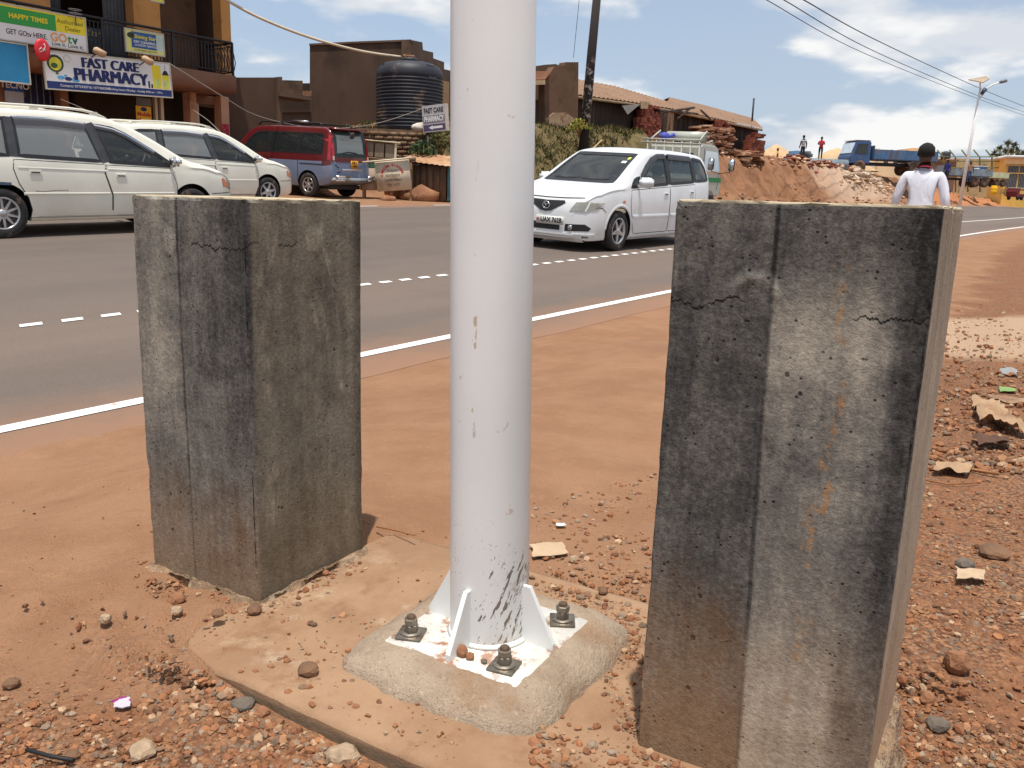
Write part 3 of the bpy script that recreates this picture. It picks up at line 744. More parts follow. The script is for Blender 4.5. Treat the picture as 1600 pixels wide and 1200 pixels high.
def gravel(name, n, region, sizes, seed, label):
    rg = random.Random(seed); m = MB(); cols = []
    pal = [srgb(150, 102, 72), srgb(164, 122, 90), srgb(134, 88, 62), srgb(144, 128, 110), srgb(126, 106, 88), srgb(178, 150, 120), srgb(112, 80, 60), srgb(158, 108, 74), srgb(142, 96, 66)]
    k = 0; tries = 0
    while k < n and tries < n * 30:
        tries += 1
        px, py = region(rg)
        if px is None: continue
        q = on_z(px, py, -0.02); zz = height(q.x, q.y)
        u, v = to_uv(q.x, q.y)
        onslab = -0.352 < u < 0.388 and -0.61 < v < 0.568
        if onslab: zz = 0.0
        q = on_z(px, py, zz)
        u, v = to_uv(q.x, q.y)
        if -0.13 < u < 0.25 and (0.53 < v < 0.90 or -0.745 < v < -0.37): continue
        if abs(u) < 0.2 and abs(v) < 0.2: continue
        if -0.374 < u < -0.34 and -0.43 < v < 0.45: continue
        if fbm(q.x * 2.3, q.y * 2.3, seed, 3) < rg.uniform(-0.7, 0.35): continue
        rad = sizes[0] * (sizes[1] / sizes[0]) ** (rg.random() ** 2.4)
        sq_ = rg.uniform(0.45, 0.9)
        vs_, fs_ = ICO[0] if rad < 0.008 else ICO[1]
        e_ = Euler((rg.random() * 6, rg.random() * 6, rg.random() * 6)).to_matrix()
        an = (rg.uniform(.7, 1.3), rg.uniform(.7, 1.2), rg.uniform(.5, 1))
        o = len(m.v)
        for p in vs_:
            p = e_ @ Vector((p[0] * an[0], p[1] * an[1], p[2] * an[2])); f_ = rad * rg.uniform(0.78, 1.15)
            m.v.append((q.x + p.x * f_, q.y + p.y * f_, zz + p.z * f_ * sq_ + rad * 0.25))
        for f in fs_: m.f.append([o + i for i in f]); m.mi.append(0); m.sm.append(False)
        c = pal[rg.randrange(len(pal))]; b = rg.uniform(0.75, 1.2)
        cols += [(c[0] * b, c[1] * b, c[2] * b, 1)] * len(vs_)
        k += 1
    me = m.mesh(name, GRAVEL); a = me.color_attributes.new('Col', 'FLOAT_COLOR', 'POINT')
    a.data.foreach_set('color', np.array(cols, 'f').ravel())
    return tag(obj(name, me), label, 'gravel', kind='stuff')
GM = Mat('gravel', 0.95, spec=0.15); GM.color(GM.mix(GM.attr('Col'), srgb(146, 106, 80), GM.noise(60, 5).step(0.4, 0.65) * 0.5)); GM.bump(GM.noise(150, 4), 0.4, 0.003); GRAVEL = GM.m
def reg_right(rg):
    y = 700 + 500 * rg.random() ** 0.75; x = rg.uniform(830, 1640)
    if y < 745 + (1000 - x) * 0.25 and x < 1040: return None, None
    if y < 560: return None, None
    return x, y
def reg_right_far(rg):
    return rg.uniform(1430, 1650), rg.uniform(470, 740)
def reg_front(rg):
    x = rg.uniform(-30, 720); y = rg.uniform(960, 1240)
    lim = 1022 + (x - 270) * 0.54 if x > 270 else 1010 + (270 - x) * 0.35
    if y < lim + rg.uniform(-5, 60) and rg.random() < 0.93: return None, None
    return x, y
def reg_edge(rg):                                      # rubble collected along the slab's front edge
    k = rg.random(); x = 250 + 430 * k; y = 1014 + 235 * k + abs(rg.gauss(4, 34)); return x, y
def reg_foot(rg):
    c = rg.choice([(250, 905, 400, 955), (400, 955, 565, 870), (985, 960, 1005, 1150), (940, 1040, 1010, 1180), (1000, 1165, 1110, 1215), (850, 900, 985, 960), (215, 880, 250, 915)])
    k = rg.random(); return lerp(c[0], c[2], k) + rg.gauss(0, 10), lerp(c[1], c[3], k) + rg.gauss(4, 9)
def reg_smooth(rg): return rg.uniform(-30, 700), rg.uniform(760, 1100)
gravel('gravel', 8000, reg_right, (0.0020, 0.012), 3, 'loose reddish gravel right of and behind the slab')
gravel('gravel', 3000, reg_right_far, (0.004, 0.026), 4, 'scattered stones on the shoulder behind the right pillar')
gravel('gravel', 3000, reg_front, (0.0018, 0.011), 5, 'mixed gravel in front of the slab at lower left')
gravel('gravel', 800, reg_edge, (0.003, 0.013), 6, 'grey rubble gathered along the front edge of the slab')
gravel('gravel', 900, reg_foot, (0.002, 0.010), 8, 'crumbs of mortar at the feet of the pillars')
gravel('gravel', 280, reg_smooth, (0.0018, 0.007), 9, 'sparse grit on the smooth trodden earth at left')

def ground_z(x, y):
    u, v = to_uv(x, y)
    return 0.002 if (-0.36 < u < 0.395 and -0.62 < v < 0.575) else height(x, y) + 0.004
def sheet(name, pix, label, cat, m, crumple=0.004, lift=0.006, div=7, thick=0.0015, group=None):
    # crumpled sheet whose outline is given by ground pixels (4 corners)
    P = []
    for (a, b) in pix:
        q = on_z(a, b, -0.02); q = on_z(a, b, ground_z(q.x, q.y)); P.append(q)
    mb = MB(); c = sum(P, Vector()) / 4; sd_ = rnd.random() * 20
    for s in range(2):
        for i in range(div + 1):
            for j in range(div + 1):
                a, b = i / div, j / div
                q = (P[0] * (1 - a) + P[1] * a) * (1 - b) + (P[3] * (1 - a) + P[2] * a) * b
                w = 0.14 * (P[1] - P[0]).length
                L_ = (P[1] - P[0]).length; q = q + Vector((n3(q.x * 2.2 / L_ + sd_, q.y * 2.2 / L_, 1), n3(q.x * 2.2 / L_ + sd_, q.y * 2.2 / L_, 9), 0)) * w
                z = max(ground_z(q.x, q.y), c.z - 0.02) + lift + crumple * (1 + 1.2 * fbm(q.x * 2.2 / L_ + sd_, q.y * 2.2 / L_, 2, 2)) - (thick if s else 0)
                mb.v.append((q.x, q.y, z))
    K = (div + 1) ** 2
    for i in range(div):
        for j in range(div):
            q = i * (div + 1) + j
            mb.f.append((q, q + div + 1, q + div + 2, q + 1)); mb.f.append((K + q, K + q + 1, K + q + div + 2, K + q + div + 1))
            mb.mi += [0, 0]; mb.sm += [True, True]
    return tag(mb.build(name, m), label, cat, group)
M_CARD = mat('torn_card', srgb(186, 160, 130), 0.9, 0.08, 12, c2=srgb(180, 150, 116), amt=0.3)
cd = sheet('card_scrap', [(826, 856), (876, 850), (890, 868), (832, 874)], 'torn cream card scrap lying on gravel behind the pole', 'litter', M_CARD, 0.001, 0.006)
cr_ = MB(); 
sheet('card_scrap', [(868, 820), (882, 818), (885, 825), (870, 826)], 'tiny white scrap above the torn card', 'litter', mat('white_scrap', (0.75, 0.74, 0.7), 0.8, 0.05), 0.001, 0.005, 3)
M_WRAP = Mat('sweet_wrapper', 0.35); _x, _y, _z = M_WRAP.xyz(); M_WRAP.color(M_WRAP.mix(srgb(190, 182, 190), srgb(140, 40, 104), M_WRAP.noise(55, 3, loc=(1, 1, 1)).step(0.5, 0.56))); M_WRAP = M_WRAP.m
sheet('sweet_wrapper', [(176, 1100), (203, 1095), (205, 1108), (178, 1113)], 'small white and magenta sweet wrapper on the gravel at lower left', 'litter', M_WRAP, 0.002, 0.006, 5)
M_CLOTH = mat('dirty_cloth', srgb(164, 134, 104), 0.95, 0.15, 8, c2=srgb(130, 98, 74), amt=0.5)
sheet('rag', [(1515, 634), (1560, 640), (1610, 690), (1530, 668)], 'crumpled beige rag on the earth at the right edge', 'rag', M_CLOTH, 0.035, 0.01, 22)
sheet('rag', [(1520, 688), (1575, 690), (1580, 702), (1525, 700)], 'dark brown rag below the beige one', 'rag', mat('dark_rag', srgb(92, 66, 52), 0.95, 0.2), 0.025, 0.008, 16)
sheet('paper_scrap', [(1490, 898), (1535, 900), (1540, 912), (1495, 914)], 'cream paper scrap on the gravel right of the right pillar', 'litter', M_CARD, 0.010, 0.006, 14)
sheet('paper_scrap', [(1462, 728), (1520, 734), (1512, 748), (1460, 742)], 'tan paper scrap half buried beside the right pillar', 'litter', M_CLOTH, 0.016, 0.006, 14)
sheet('leaf_litter', [(1560, 606), (1585, 608), (1588, 614), (1563, 614)], 'bright green plastic scrap near the right edge', 'litter', mat('green_plastic', srgb(120, 150, 76), 0.5, 0.1), 0.006, 0.006, 4)
sheet('paper_scrap', [(1560, 576), (1588, 578), (1590, 586), (1565, 586)], 'grey plastic scrap above the green one', 'litter', mat('grey_plastic', srgb(140, 140, 138), 0.5, 0.1), 0.008, 0.006, 4)
sheet('rag', [(1545, 618), (1600, 626), (1602, 634), (1550, 628)], 'long strip of brown cloth above the beige rag', 'rag', M_CLOTH, 0.012, 0.006, 6)
def twig(pts, r_, label, m):
    P = []
    for a, b in pts:
        q = on_z(a, b, -0.02); q = on_z(a, b, ground_z(q.x, q.y)); P.append(q + Vector((0, 0, r_ + 0.004 + rnd.random() * 0.004)))
    return tag(MB().tube(P, r_, 6).build('twig', m), label, 'twig')
M_TWIG = mat('dry_twig', srgb(150, 104, 66), 0.9, 0.2)
twig([(588, 828), (615, 833), (648, 841)], 0.0022, 'thin dry twig lying across the slab behind the left pillar', M_TWIG)
tag(twig([(42, 1180), (80, 1190), (116, 1195)], 0.0036, 'bent black rubber strip at the bottom left', mat('black_rubber', srgb(36, 34, 33), 0.6, 0.1)), cat='litter').name = 'rubber_strip'
twig([(340, 1105), (348, 1125), (365, 1130)], 0.0015, 'curled dry stalk in the lower left gravel', M_TWIG)
twig([(1465, 720), (1500, 735), (1560, 745)], 0.006, 'crooked brown root by the tan scrap', M_TWIG)
twig([(1440, 752), (1480, 760), (1530, 757)], 0.003, 'thin stick right of the right pillar', M_TWIG)
# ------------------------------------------------------------------ vehicles
def paint(name, c, dirt=0.35):
    M = Mat(name, 0.32, spec=0.5, coat=0.5); M.b.inputs['Coat Roughness'].default_value = 0.08
    x, y, z = M.xyz()
    col = M.mix(c, tuple(k * 0.92 for k in c), M.noise(2.2, 4).step(0.35, 0.65))
    d = (z + (M.noise(3, 5) - 0.5) * 0.3).step(0.55, 0.15) * dirt + M.noise(1.6, 6, 0.65).step(0.5, 0.8) * dirt * 0.35
    col = M.mix(col, srgb(172, 142, 112), d.clamp())
    M.color(col); return M.m
M_WHITE = paint('cream_white_paint', srgb(236, 232, 216), 0.22)
M_PURE = paint('white_paint', srgb(230, 232, 232), 0.18)
M_RED = paint('dark_red_paint', srgb(98, 27, 31), 0.12)
M_BLUE = paint('silver_blue_paint', srgb(120, 134, 160), 0.2)
M_BLACK = mat('black_plastic', (0.018, 0.018, 0.02), 0.5, 0.2, 8)
M_TRIM = mat('grey_trim', (0.05, 0.05, 0.055), 0.45, 0.2, 8)
M_GAP = mat('panel_gap', (0.03, 0.028, 0.026), 0.9, 0.1)
M_TYRE = mat('tyre', (0.028, 0.026, 0.025), 0.85, 0.25, 12, c2=srgb(120, 98, 80), amt=0.12, scale2=7)
M_RIM = mat('alloy', (0.50, 0.50, 0.50), 0.32, 0.1, 6, metallic=0.75)
M_DRIM = mat('dark_alloy', (0.10, 0.10, 0.105), 0.4, 0.1, 6, metallic=0.6)
M_CHROME = mat('chrome', (0.72, 0.72, 0.72), 0.15, 0.05, 6, metallic=0.95)
M_AMBER = mat('amber_lens', srgb(206, 110, 46), 0.2, 0.08, 20, coat=0.6)
M_REDLENS = mat('red_lens', srgb(168, 26, 36), 0.2, 0.1, 20, coat=0.6)
M_SEAT = mat('seat_fabric', srgb(158, 142, 124), 0.95, 0.15, 12)
M_DASH = mat('dashboard', srgb(70, 66, 62), 0.8, 0.1)
def glass(name, tint, trans=0.75):
    m = bpy.data.materials.new(name); m.use_nodes = True; nt = m.node_tree; nt.nodes.clear()
    o = nt.nodes.new('ShaderNodeOutputMaterial'); t_ = nt.nodes.new('ShaderNodeBsdfTransparent'); g = nt.nodes.new('ShaderNodeBsdfGlossy')
    d = nt.nodes.new('ShaderNodeBsdfDiffuse'); d.inputs[0].default_value = (*tint, 1)
    t_.inputs[0].default_value = tuple(0.25 + 0.75 * q / max(tint) for q in tint) + (1,)
    g.inputs['Roughness'].default_value = 0.03
    f = nt.nodes.new('ShaderNodeFresnel'); f.inputs[0].default_value = 1.5
    a = nt.nodes.new('ShaderNodeMixShader'); b = nt.nodes.new('ShaderNodeMixShader'); a.inputs[0].default_value = trans
    nt.links.new(d.outputs[0], a.inputs[1]); nt.links.new(t_.outputs[0], a.inputs[2])
    nt.links.new(f.outputs[0], b.inputs[0]); nt.links.new(a.outputs[0], b.inputs[1]); nt.links.new(g.outputs[0], b.inputs[2])
    nt.links.new(b.outputs[0], o.inputs[0]); return m
G_CLEAR = glass('clear_glass', (0.24, 0.26, 0.25), 0.88)
G_MILKY = glass('milky_glass', (0.33, 0.35, 0.35), 0.45)  # milky grey reflection on the windows, put into the diffuse tint
G_TINT = glass('tinted_glass', (0.035, 0.042, 0.042), 0.40)
G_PALE = glass('pale_rear_glass', (0.45, 0.52, 0.49), 0.30)
G_LAMP = glass('lamp_glass', (0.62, 0.61, 0.55), 0.6)

def car_section(S, x, inset=0.0):
    zt, zb, w, belt = spl(x, S['top']), spl(x, S['bot']), spl(x, S['wid']), spl(x, S['belt'])
    zt -= inset; w -= inset
    zs = min(belt, zt - 0.045 - 0.03 * (1 if zt > belt else 0))
    zb2 = zb if not inset else max(zb + 0.25, 0.42)
    g = max(0.0, zt - zs)
    wb = w * 0.965; wt = max(0.1, wb - S.get('tumble', 0.26) * max(0, g - 0.06))
    rc = min(0.085, 0.62 * g); hh = zs - zb2
    pts = [(0, zb2), (w * 0.82, zb2), (w * 0.945, zb2 + 0.02), (w * 0.975, zb2 + 0.10 * hh), (w * 0.995, zb2 + 0.30 * hh), (w, zb2 + 0.50 * hh), (w * 0.998, zb2 + 0.66 * hh), (w * 0.990, zb2 + 0.82 * hh), (w * 0.978, zb2 + 0.94 * hh), (wb, zs)]
    for k in (0.35, 0.7): pts.append((lerp(wb, wt, k) + 0.012 * math.sin(k * 3.14), lerp(zs, zt - rc, k)))
    pts += [(wt, zt - rc), (wt - 0.016, zt - rc * 0.55), (wt - 0.05, zt - rc * 0.22), (wt - 0.12, zt - rc * 0.06), (wt * 0.6, zt + 0.008), (wt * 0.3, zt + 0.014), (0, zt + 0.016)]
    return pts
def loft(S, xs, inset=0.0):
    bm = bmesh.new(); rows = []
    for x in xs:
        half = car_section(S, x, inset)
        ring_ = [(y, z) for y, z in half] + [(-y, z) for y, z in half[-2:0:-1]]
        rows.append([bm.verts.new((x, y, z)) for y, z in ring_])
    n = len(rows[0])
    for a, b in zip(rows, rows[1:]):
        for k in range(n): bm.faces.new((a[k], a[(k+1) % n], b[(k+1) % n], b[k]))
    bm.faces.new(rows[0][::-1]); bm.faces.new(rows[-1])
    bmesh.ops.recalc_face_normals(bm, faces=bm.faces[:]); return bm
def smooth_by_angle(me, ang=0.6):
    bm = bmesh.new(); bm.from_mesh(me)
    for f in bm.faces: f.smooth = True
    for e in bm.edges: e.smooth = len(e.link_faces) == 2 and e.calc_face_angle(0) < ang
    bm.to_mesh(me); bm.free()
def boolean(o, cutter, op='DIFFERENCE'):
    md = o.modifiers.new('b', 'BOOLEAN'); md.object = cutter; md.operation = op; md.solver = 'EXACT'
    dg = bpy.context.evaluated_depsgraph_get(); me = bpy.data.meshes.new_from_object(o.evaluated_get(dg))
    o.modifiers.remove(md); old = o.data; o.data = me; bpy.data.meshes.remove(old)
class Car:
    def __init__(s, S, label, cat, M, group=None, name='parked_car', body_mats=None, windows=True):
        s.S = S; s.root = thing(name, label, cat, M, group)
        L0, L1 = S['x']; xs = [L0]
        ev = 54
        for i in range(1, ev):
            k = i / ev; xs.append(lerp(L0, L1, k))
        for e_ in (0.01, 0.03, 0.06, 0.1, 0.15): xs += [L0 + e_, L1 - e_]
        xs = sorted(set(xs + [L1]))
        bm = loft(S, xs); s.bvh = BVHTree.FromBMesh(bm)
        me = bpy.data.meshes.new('body'); bm.to_mesh(me); bm.free()
        me.materials.append(body_mats[0] if body_mats else M_WHITE); me.materials.append(M_BLACK)
        if body_mats and len(body_mats) > 1: me.materials.append(body_mats[1])
        s.body = obj('body', me, s.root)
        cut = bpy.data.objects.new('c', bpy.data.meshes.new('c')); COL.objects.link(cut)
        def use(bm_, mi=1):
            bmesh.ops.recalc_face_normals(bm_, faces=bm_.faces[:])
            old = cut.data; cut.data = bpy.data.meshes.new('c'); bm_.to_mesh(cut.data); bm_.free(); bpy.data.meshes.remove(old)
            for _ in range(3): cut.data.materials.append(M_BLACK)
            for p in cut.data.polygons: p.material_index = mi
            boolean(s.body, cut)
        s.body.parent = None
        c0, c1 = S['cabin']
        use(loft(S, [lerp(c0, c1, i / 30) for i in range(31)], 0.045))
        m = MB()
        for poly in S['side_windows']: m.prism(poly, -1.3, 1.3)
        bm_ = bmesh.new(); t_ = m.mesh('t', M_BLACK); bm_.from_mesh(t_); bpy.data.meshes.remove(t_); use(bm_)
        m = MB()
        for key, (xa, xb) in (('screen', (S['cowl'] + 0.6, 0.2)), ('rear', (L0 - 0.5, L0 + 0.9))):
            if key in S:
                P = S[key]; n = len(P); xa2, xb2 = sorted((xa, xb))
                m.add([(xa2, y, z) for y, z in P] + [(xb2, y, z) for y, z in P], [tuple(range(n)), tuple(range(2*n-1, n-1, -1))] + [(i, (i+1)%n, (i+1)%n+n, i+n) for i in range(n)])
        bm_ = bmesh.new(); t_ = m.mesh('t', M_BLACK); bm_.from_mesh(t_); bpy.data.meshes.remove(t_); use(bm_)
        m = MB()
        for wx in S['wheels']:
            for sg in (-1, 1):
                T = Matrix.Translation((wx, sg * 0.93, S['wr'] + 0.015)) @ Matrix.Rotation(math.pi / 2, 4, 'X')
                m.lathe([(S['wr'] + 0.055, -0.34), (S['wr'] + 0.055, 0.34)], 40, M=T)
        bm_ = bmesh.new(); t_ = m.mesh('t', M_BLACK); bm_.from_mesh(t_); bpy.data.meshes.remove(t_); use(bm_)
        bpy.data.objects.remove(cut)
        s.body.parent = s.root
        if body_mats and len(body_mats) > 1:
            for p in s.body.data.polygons:
                if p.material_index == 0 and p.center.z < S['two_tone']: p.material_index = 2
        smooth_by_angle(s.body.data, 0.55)
    def hit(s, a, b, side):
        if side == 'L': o, d = Vector((a, 3, b)), Vector((0, -1, 0))
        elif side == 'R': o, d = Vector((a, -3, b)), Vector((0, 1, 0))
        elif side == 'F': o, d = Vector((6, a, b)), Vector((-1, 0, 0))
        elif side == 'B': o, d = Vector((-6, a, b)), Vector((1, 0, 0))
        else: o, d = Vector((a, b, 4)), Vector((0, 0, -1))
        h_, n_, _, _ = s.bvh.ray_cast(o, d)
        if h_ is None:
            h_, n_, _, _ = s.bvh.find_nearest(o + d * 2.2)
            if n_.dot(d) > 0: n_ = -n_
        return h_, n_
    def panel(s, name, poly, side, m, off=0.004, thick=0.012, step=0.07, parent=None):
        bm = bmesh.new(); f = bm.faces.new([bm.verts.new((a, b, 0)) for a, b in poly])
        xs = [p[0] for p in poly]; zs = [p[1] for p in poly]
        for ax, v_ in ((0, xs), (1, zs)):
            k = min(v_) + step
            while k < max(v_):
                bmesh.ops.bisect_plane(bm, geom=bm.verts[:] + bm.edges[:] + bm.faces[:], plane_co=(k, 0, 0) if ax == 0 else (0, k, 0), plane_no=(1, 0, 0) if ax == 0 else (0, 1, 0)); k += step
        for v in bm.verts:
            h_, n_ = s.hit(v.co.x, v.co.y, side); v.co = h_ + n_ * off
            v.normal = n_
        if thick:
            edges = [e for e in bm.edges if e.is_boundary]
            r_ = bmesh.ops.extrude_edge_only(bm, edges=edges)
            d = {'L': Vector((0, -1, 0)), 'R': Vector((0, 1, 0)), 'F': Vector((-1, 0, 0)), 'B': Vector((1, 0, 0)), 'T': Vector((0, 0, -1))}[side]
            for v in r_['geom']:
                if isinstance(v, bmesh.types.BMVert): v.co += d * thick
        bmesh.ops.recalc_face_normals(bm, faces=bm.faces[:])
        d = {'L': (0, 1, 0), 'R': (0, -1, 0), 'F': (1, 0, 0), 'B': (-1, 0, 0), 'T': (0, 0, 1)}[side]
        if sum(f.normal.dot(Vector(d)) * f.calc_area() for f in bm.faces) < 0: bmesh.ops.reverse_faces(bm, faces=bm.faces[:])
        me = bpy.data.meshes.new(name); bm.to_mesh(me); bm.free(); me.materials.append(m); smooth_by_angle(me, 0.7)
        return obj(name, me, parent or s.root)
    def strip(s, name, line, side, m, w=0.02, off=0.004, closed=False, step=0.08, parent=None, h=0.0):
        pts = list(line) + ([line[0]] if closed else []); fine = []
        for (a, b), (c, d) in zip(pts, pts[1:]):
            k = max(1, int(math.hypot(c - a, d - b) / step))
            fine += [(lerp(a, c, i / k), lerp(b, d, i / k)) for i in range(k)]
        fine.append(pts[-1])
        mb = MB(); n = len(fine)
        for i, (a, b) in enumerate(fine):
            p0 = fine[i-1] if i else (fine[-2] if closed else fine[0]); p1 = fine[i+1] if i < n-1 else (fine[1] if closed else fine[-1])
            dx, dz = p1[0] - p0[0], p1[1] - p0[1]; l = math.hypot(dx, dz) or 1; nx, nz = -dz / l * w / 2, dx / l * w / 2
            for sg in (-1, 1):
                h_, n_ = s.hit(a + sg * nx, b + sg * nz, side); mb.v.append(tuple(h_ + n_ * off))
            if h:
                h_, n_ = s.hit(a, b, side); mb.v.append(tuple(h_ + n_ * (off + h)))
        st = 3 if h else 2
        for i in range(n - 1):
            if h: mb.f += [(st*i, st*i+2, st*i+st+2, st*i+st), (st*i+2, st*i+1, st*i+st+1, st*i+st+2)]; mb.mi += [0, 0]; mb.sm += [True, True]
            else: mb.f.append((st*i, st*i+1, st*i+st+1, st*i+st)); mb.mi.append(0); mb.sm.append(True)
        return mb.build(name, m, parent or s.root)
    def glazing(s, side_mat, frame_w=0.045, frame_mat=None):
        for sd_ in 'LR':
            for i, poly in enumerate(s.S['side_windows']):
                gm_ = side_mat[i] if isinstance(side_mat, (list, tuple)) else side_mat
                w = s.panel('window', poly, sd_, gm_, -0.004, 0, 0.12)
                s.strip('window_seal', poly, sd_, frame_mat or M_BLACK, frame_w, 0.003, True, parent=w)
    def door(s, poly, side, m):
        d = s.panel('door', poly, side, m, 0.004, 0.010, 0.09)
        s.strip('door_gap', poly, side, M_GAP, 0.022, 0.0025, True, parent=d); return d
    def handle(s, x, z, side, m, parent, w=0.15):
        s.panel('handle', [(x - w/2, z - 0.022), (x + w/2, z - 0.022), (x + w/2, z + 0.022), (x - w/2, z + 0.022)], side, m, 0.016, 0.014, 0.05, parent)
        s.panel('handle_recess', [(x - w/2.6, z - 0.012), (x + w/2.6, z - 0.012), (x + w/2.6, z + 0.004), (x - w/2.6, z + 0.004)], side, M_BLACK, 0.018, 0.0, 0.05, parent)
    def wheels(s, kind, rim_m, dark=None):
        S = s.S; r_ = S['wr']; rr = S.get('rim', 0.19)
        ty = MB(); ty.lathe([(rr, -0.09), (rr + 0.02, -0.098), (r_ - 0.03, -0.100), (r_ - 0.008, -0.085), (r_, -0.06), (r_, 0.06), (r_ - 0.008, 0.085), (r_ - 0.03, 0.100), (rr + 0.02, 0.098), (rr, 0.09)], 40, caps=False)
        rim = MB(); rim.lathe([(rr, -0.085), (rr + 0.006, -0.095), (rr - 0.012, -0.095), (rr - 0.022, -0.075), (rr - 0.025, 0.05)], 40, caps=False)
        n = kind
        for k in range(n):
            a = 2 * math.pi * k / n
            T = Matrix.Rotation(a, 4, 'Z')
            wd = 0.036 if n <= 6 else 0.02
            rim.add([(0.03, -wd, -0.085), (0.03, wd, -0.085), (rr - 0.015, wd * 0.55, -0.088), (rr - 0.015, -wd * 0.55, -0.088), (0.03, -wd, -0.05), (0.03, wd, -0.05), (rr - 0.015, wd * 0.55, -0.05), (rr - 0.015, -wd * .55, -0.05)],
                    [(0, 3, 2, 1), (4, 5, 6, 7), (0, 1, 5, 4), (1, 2, 6, 5), (2, 3, 7, 6), (3, 0, 4, 7)], 0, False, T)
        rim.lathe([(0.0, -0.094), (0.034, -0.092), (0.05, -0.085), (0.055, -0.05)], 20, caps=False)
        rim.lathe([(0.0, -0.035), (rr - 0.02, -0.035)], 32, 1, caps=False)
        mt, mr = ty.mesh('tyre', M_TYRE), rim.mesh('rim', [rim_m, dark or M_BLACK])
        for wx in S['wheels']:
            for sg in (-1, 1):
                e = bpy.data.objects.new('wheel', None); COL.objects.link(e); e.parent = s.root
                e.matrix_local = Matrix.Translation((wx, sg * (S['track']), r_)) @ Matrix.Rotation(math.pi / 2 * (-1 if sg < 0 else 1), 4, 'X') @ Matrix.Rotation(rnd.random() * 3, 4, 'Z')
                obj('tyre', mt, e); obj('rim', mr, e)
    def interior(s, rows, drv=1, zf=0.55, m=None):
        m = m or M_SEAT
        for x in rows:
            for y in (-0.37, 0.37):
                b = MB(); b.bbox((x + 0.24, y, zf), (0.52, 0.50, 0.16), 0.05)
                T = Matrix.Translation((x, y, zf + 0.02)) @ Matrix.Rotation(-0.22, 4, 'Y')
                b.bbox((0, 0, 0.31), (0.14, 0.48, 0.62), 0.06, 0, T); b.bbox((0.0, 0, 0.72), (0.10, 0.26, 0.18), 0.04, 0, T)
                b.build('seat', m, s.root)
        c = s.S['cowl']
        d = MB(); d.bbox((c - 0.20, 0, s.S['belt_z'] - 0.10), (0.5, 1.30, 0.22), 0.07); d.build('dashboard', M_DASH, s.root)
        T = Matrix.Translation((c - 0.55, -0.36 * drv, s.S['belt_z'] + 0.0)) @ Matrix.Rotation(-1.05, 4, 'Y')
        st = MB(); st.tube([T @ Vector((0.19 * math.cos(a), 0.19 * math.sin(a), 0)) for a in np.linspace(0, 2 * math.pi, 25)], 0.014, 8, caps=False)
        st.tube([T @ Vector((-0.19, 0, 0)), T @ Vector((0, 0, -0.02)), T @ Vector((0.19, 0, 0))], 0.016, 6)
        st.build('steering_wheel', M_BLACK, s.root)
        f = MB(); f.box((s.S['cabin'][0] + 0.06, -0.70, 0.43), (s.S['cabin'][1] - 0.1, 0.70, 0.45)); f.build('cabin_floor', M_DASH, s.root)
    def mirror(s, x, z, side, m, face=M_CHROME, big=1.0):
        sg = 1 if side == 'L' else -1
        h_, n_ = s.hit(x, z, side)
        b = MB(); b.bbox((x + 0.02, h_.y + sg * 0.13 * big, z + 0.07), (0.11 * big, 0.20 * big, 0.135 * big), 0.04)
        b.tube([(x, h_.y, z + 0.0), (x + 0.01, h_.y + sg * 0.07, z + 0.03)], 0.028, 8)
        o = b.build('mirror', m, s.root)
        f = MB(); f.bbox((x - 0.036 * big, h_.y + sg * 0.13 * big, z + 0.07), (0.008, 0.165 * big, 0.10 * big), 0.003); f.build('mirror_glass', face, o)
    def rail(s, x0, x1, y, m, mid):
        for sg in (-1, 1):
            P = []
            for k in range(13):
                a = k / 12; x = lerp(x0, x1, a); z = spl(x, s.S['top'])
                P.append((x, sg * y, z + 0.052 * min(1, 6 * a * (1 - a) * 1.6) - 0.012))
            b = MB(); b.tube(P, 0.017, 8)
            for x in mid: b.box((x - 0.05, sg * y - 0.015, spl(x, s.S['top']) - 0.03), (x + 0.05, sg * y + 0.015, spl(x, s.S['top']) + 0.04))
            b.build('roof_rail', m, s.root)
def heading(p, d): # matrix for a car standing at p (mid of wheelbase, ground) heading along 2D d on the sloped road
    f = Vector((d[0], d[1], 0)).normalized(); e = 0.4
    def hz(q): return road_z(*to_tn(q.x, q.y))
    f.z = (hz(p + f * e) - hz(p - f * e)) / (2 * e); f.normalize()
    l = Vector((-f.y, f.x, 0)).normalized(); l.z = (hz(p + l * e) - hz(p - l * e)) / (2 * e); l.normalize()
    u = f.cross(l).normalized(); l = u.cross(f)
    return Matrix(((f.x, l.x, u.x, p.x), (f.y, l.y, u.y, p.y), (f.z, l.z, u.z, hz(p) + 0.008), (0, 0, 0, 1)))

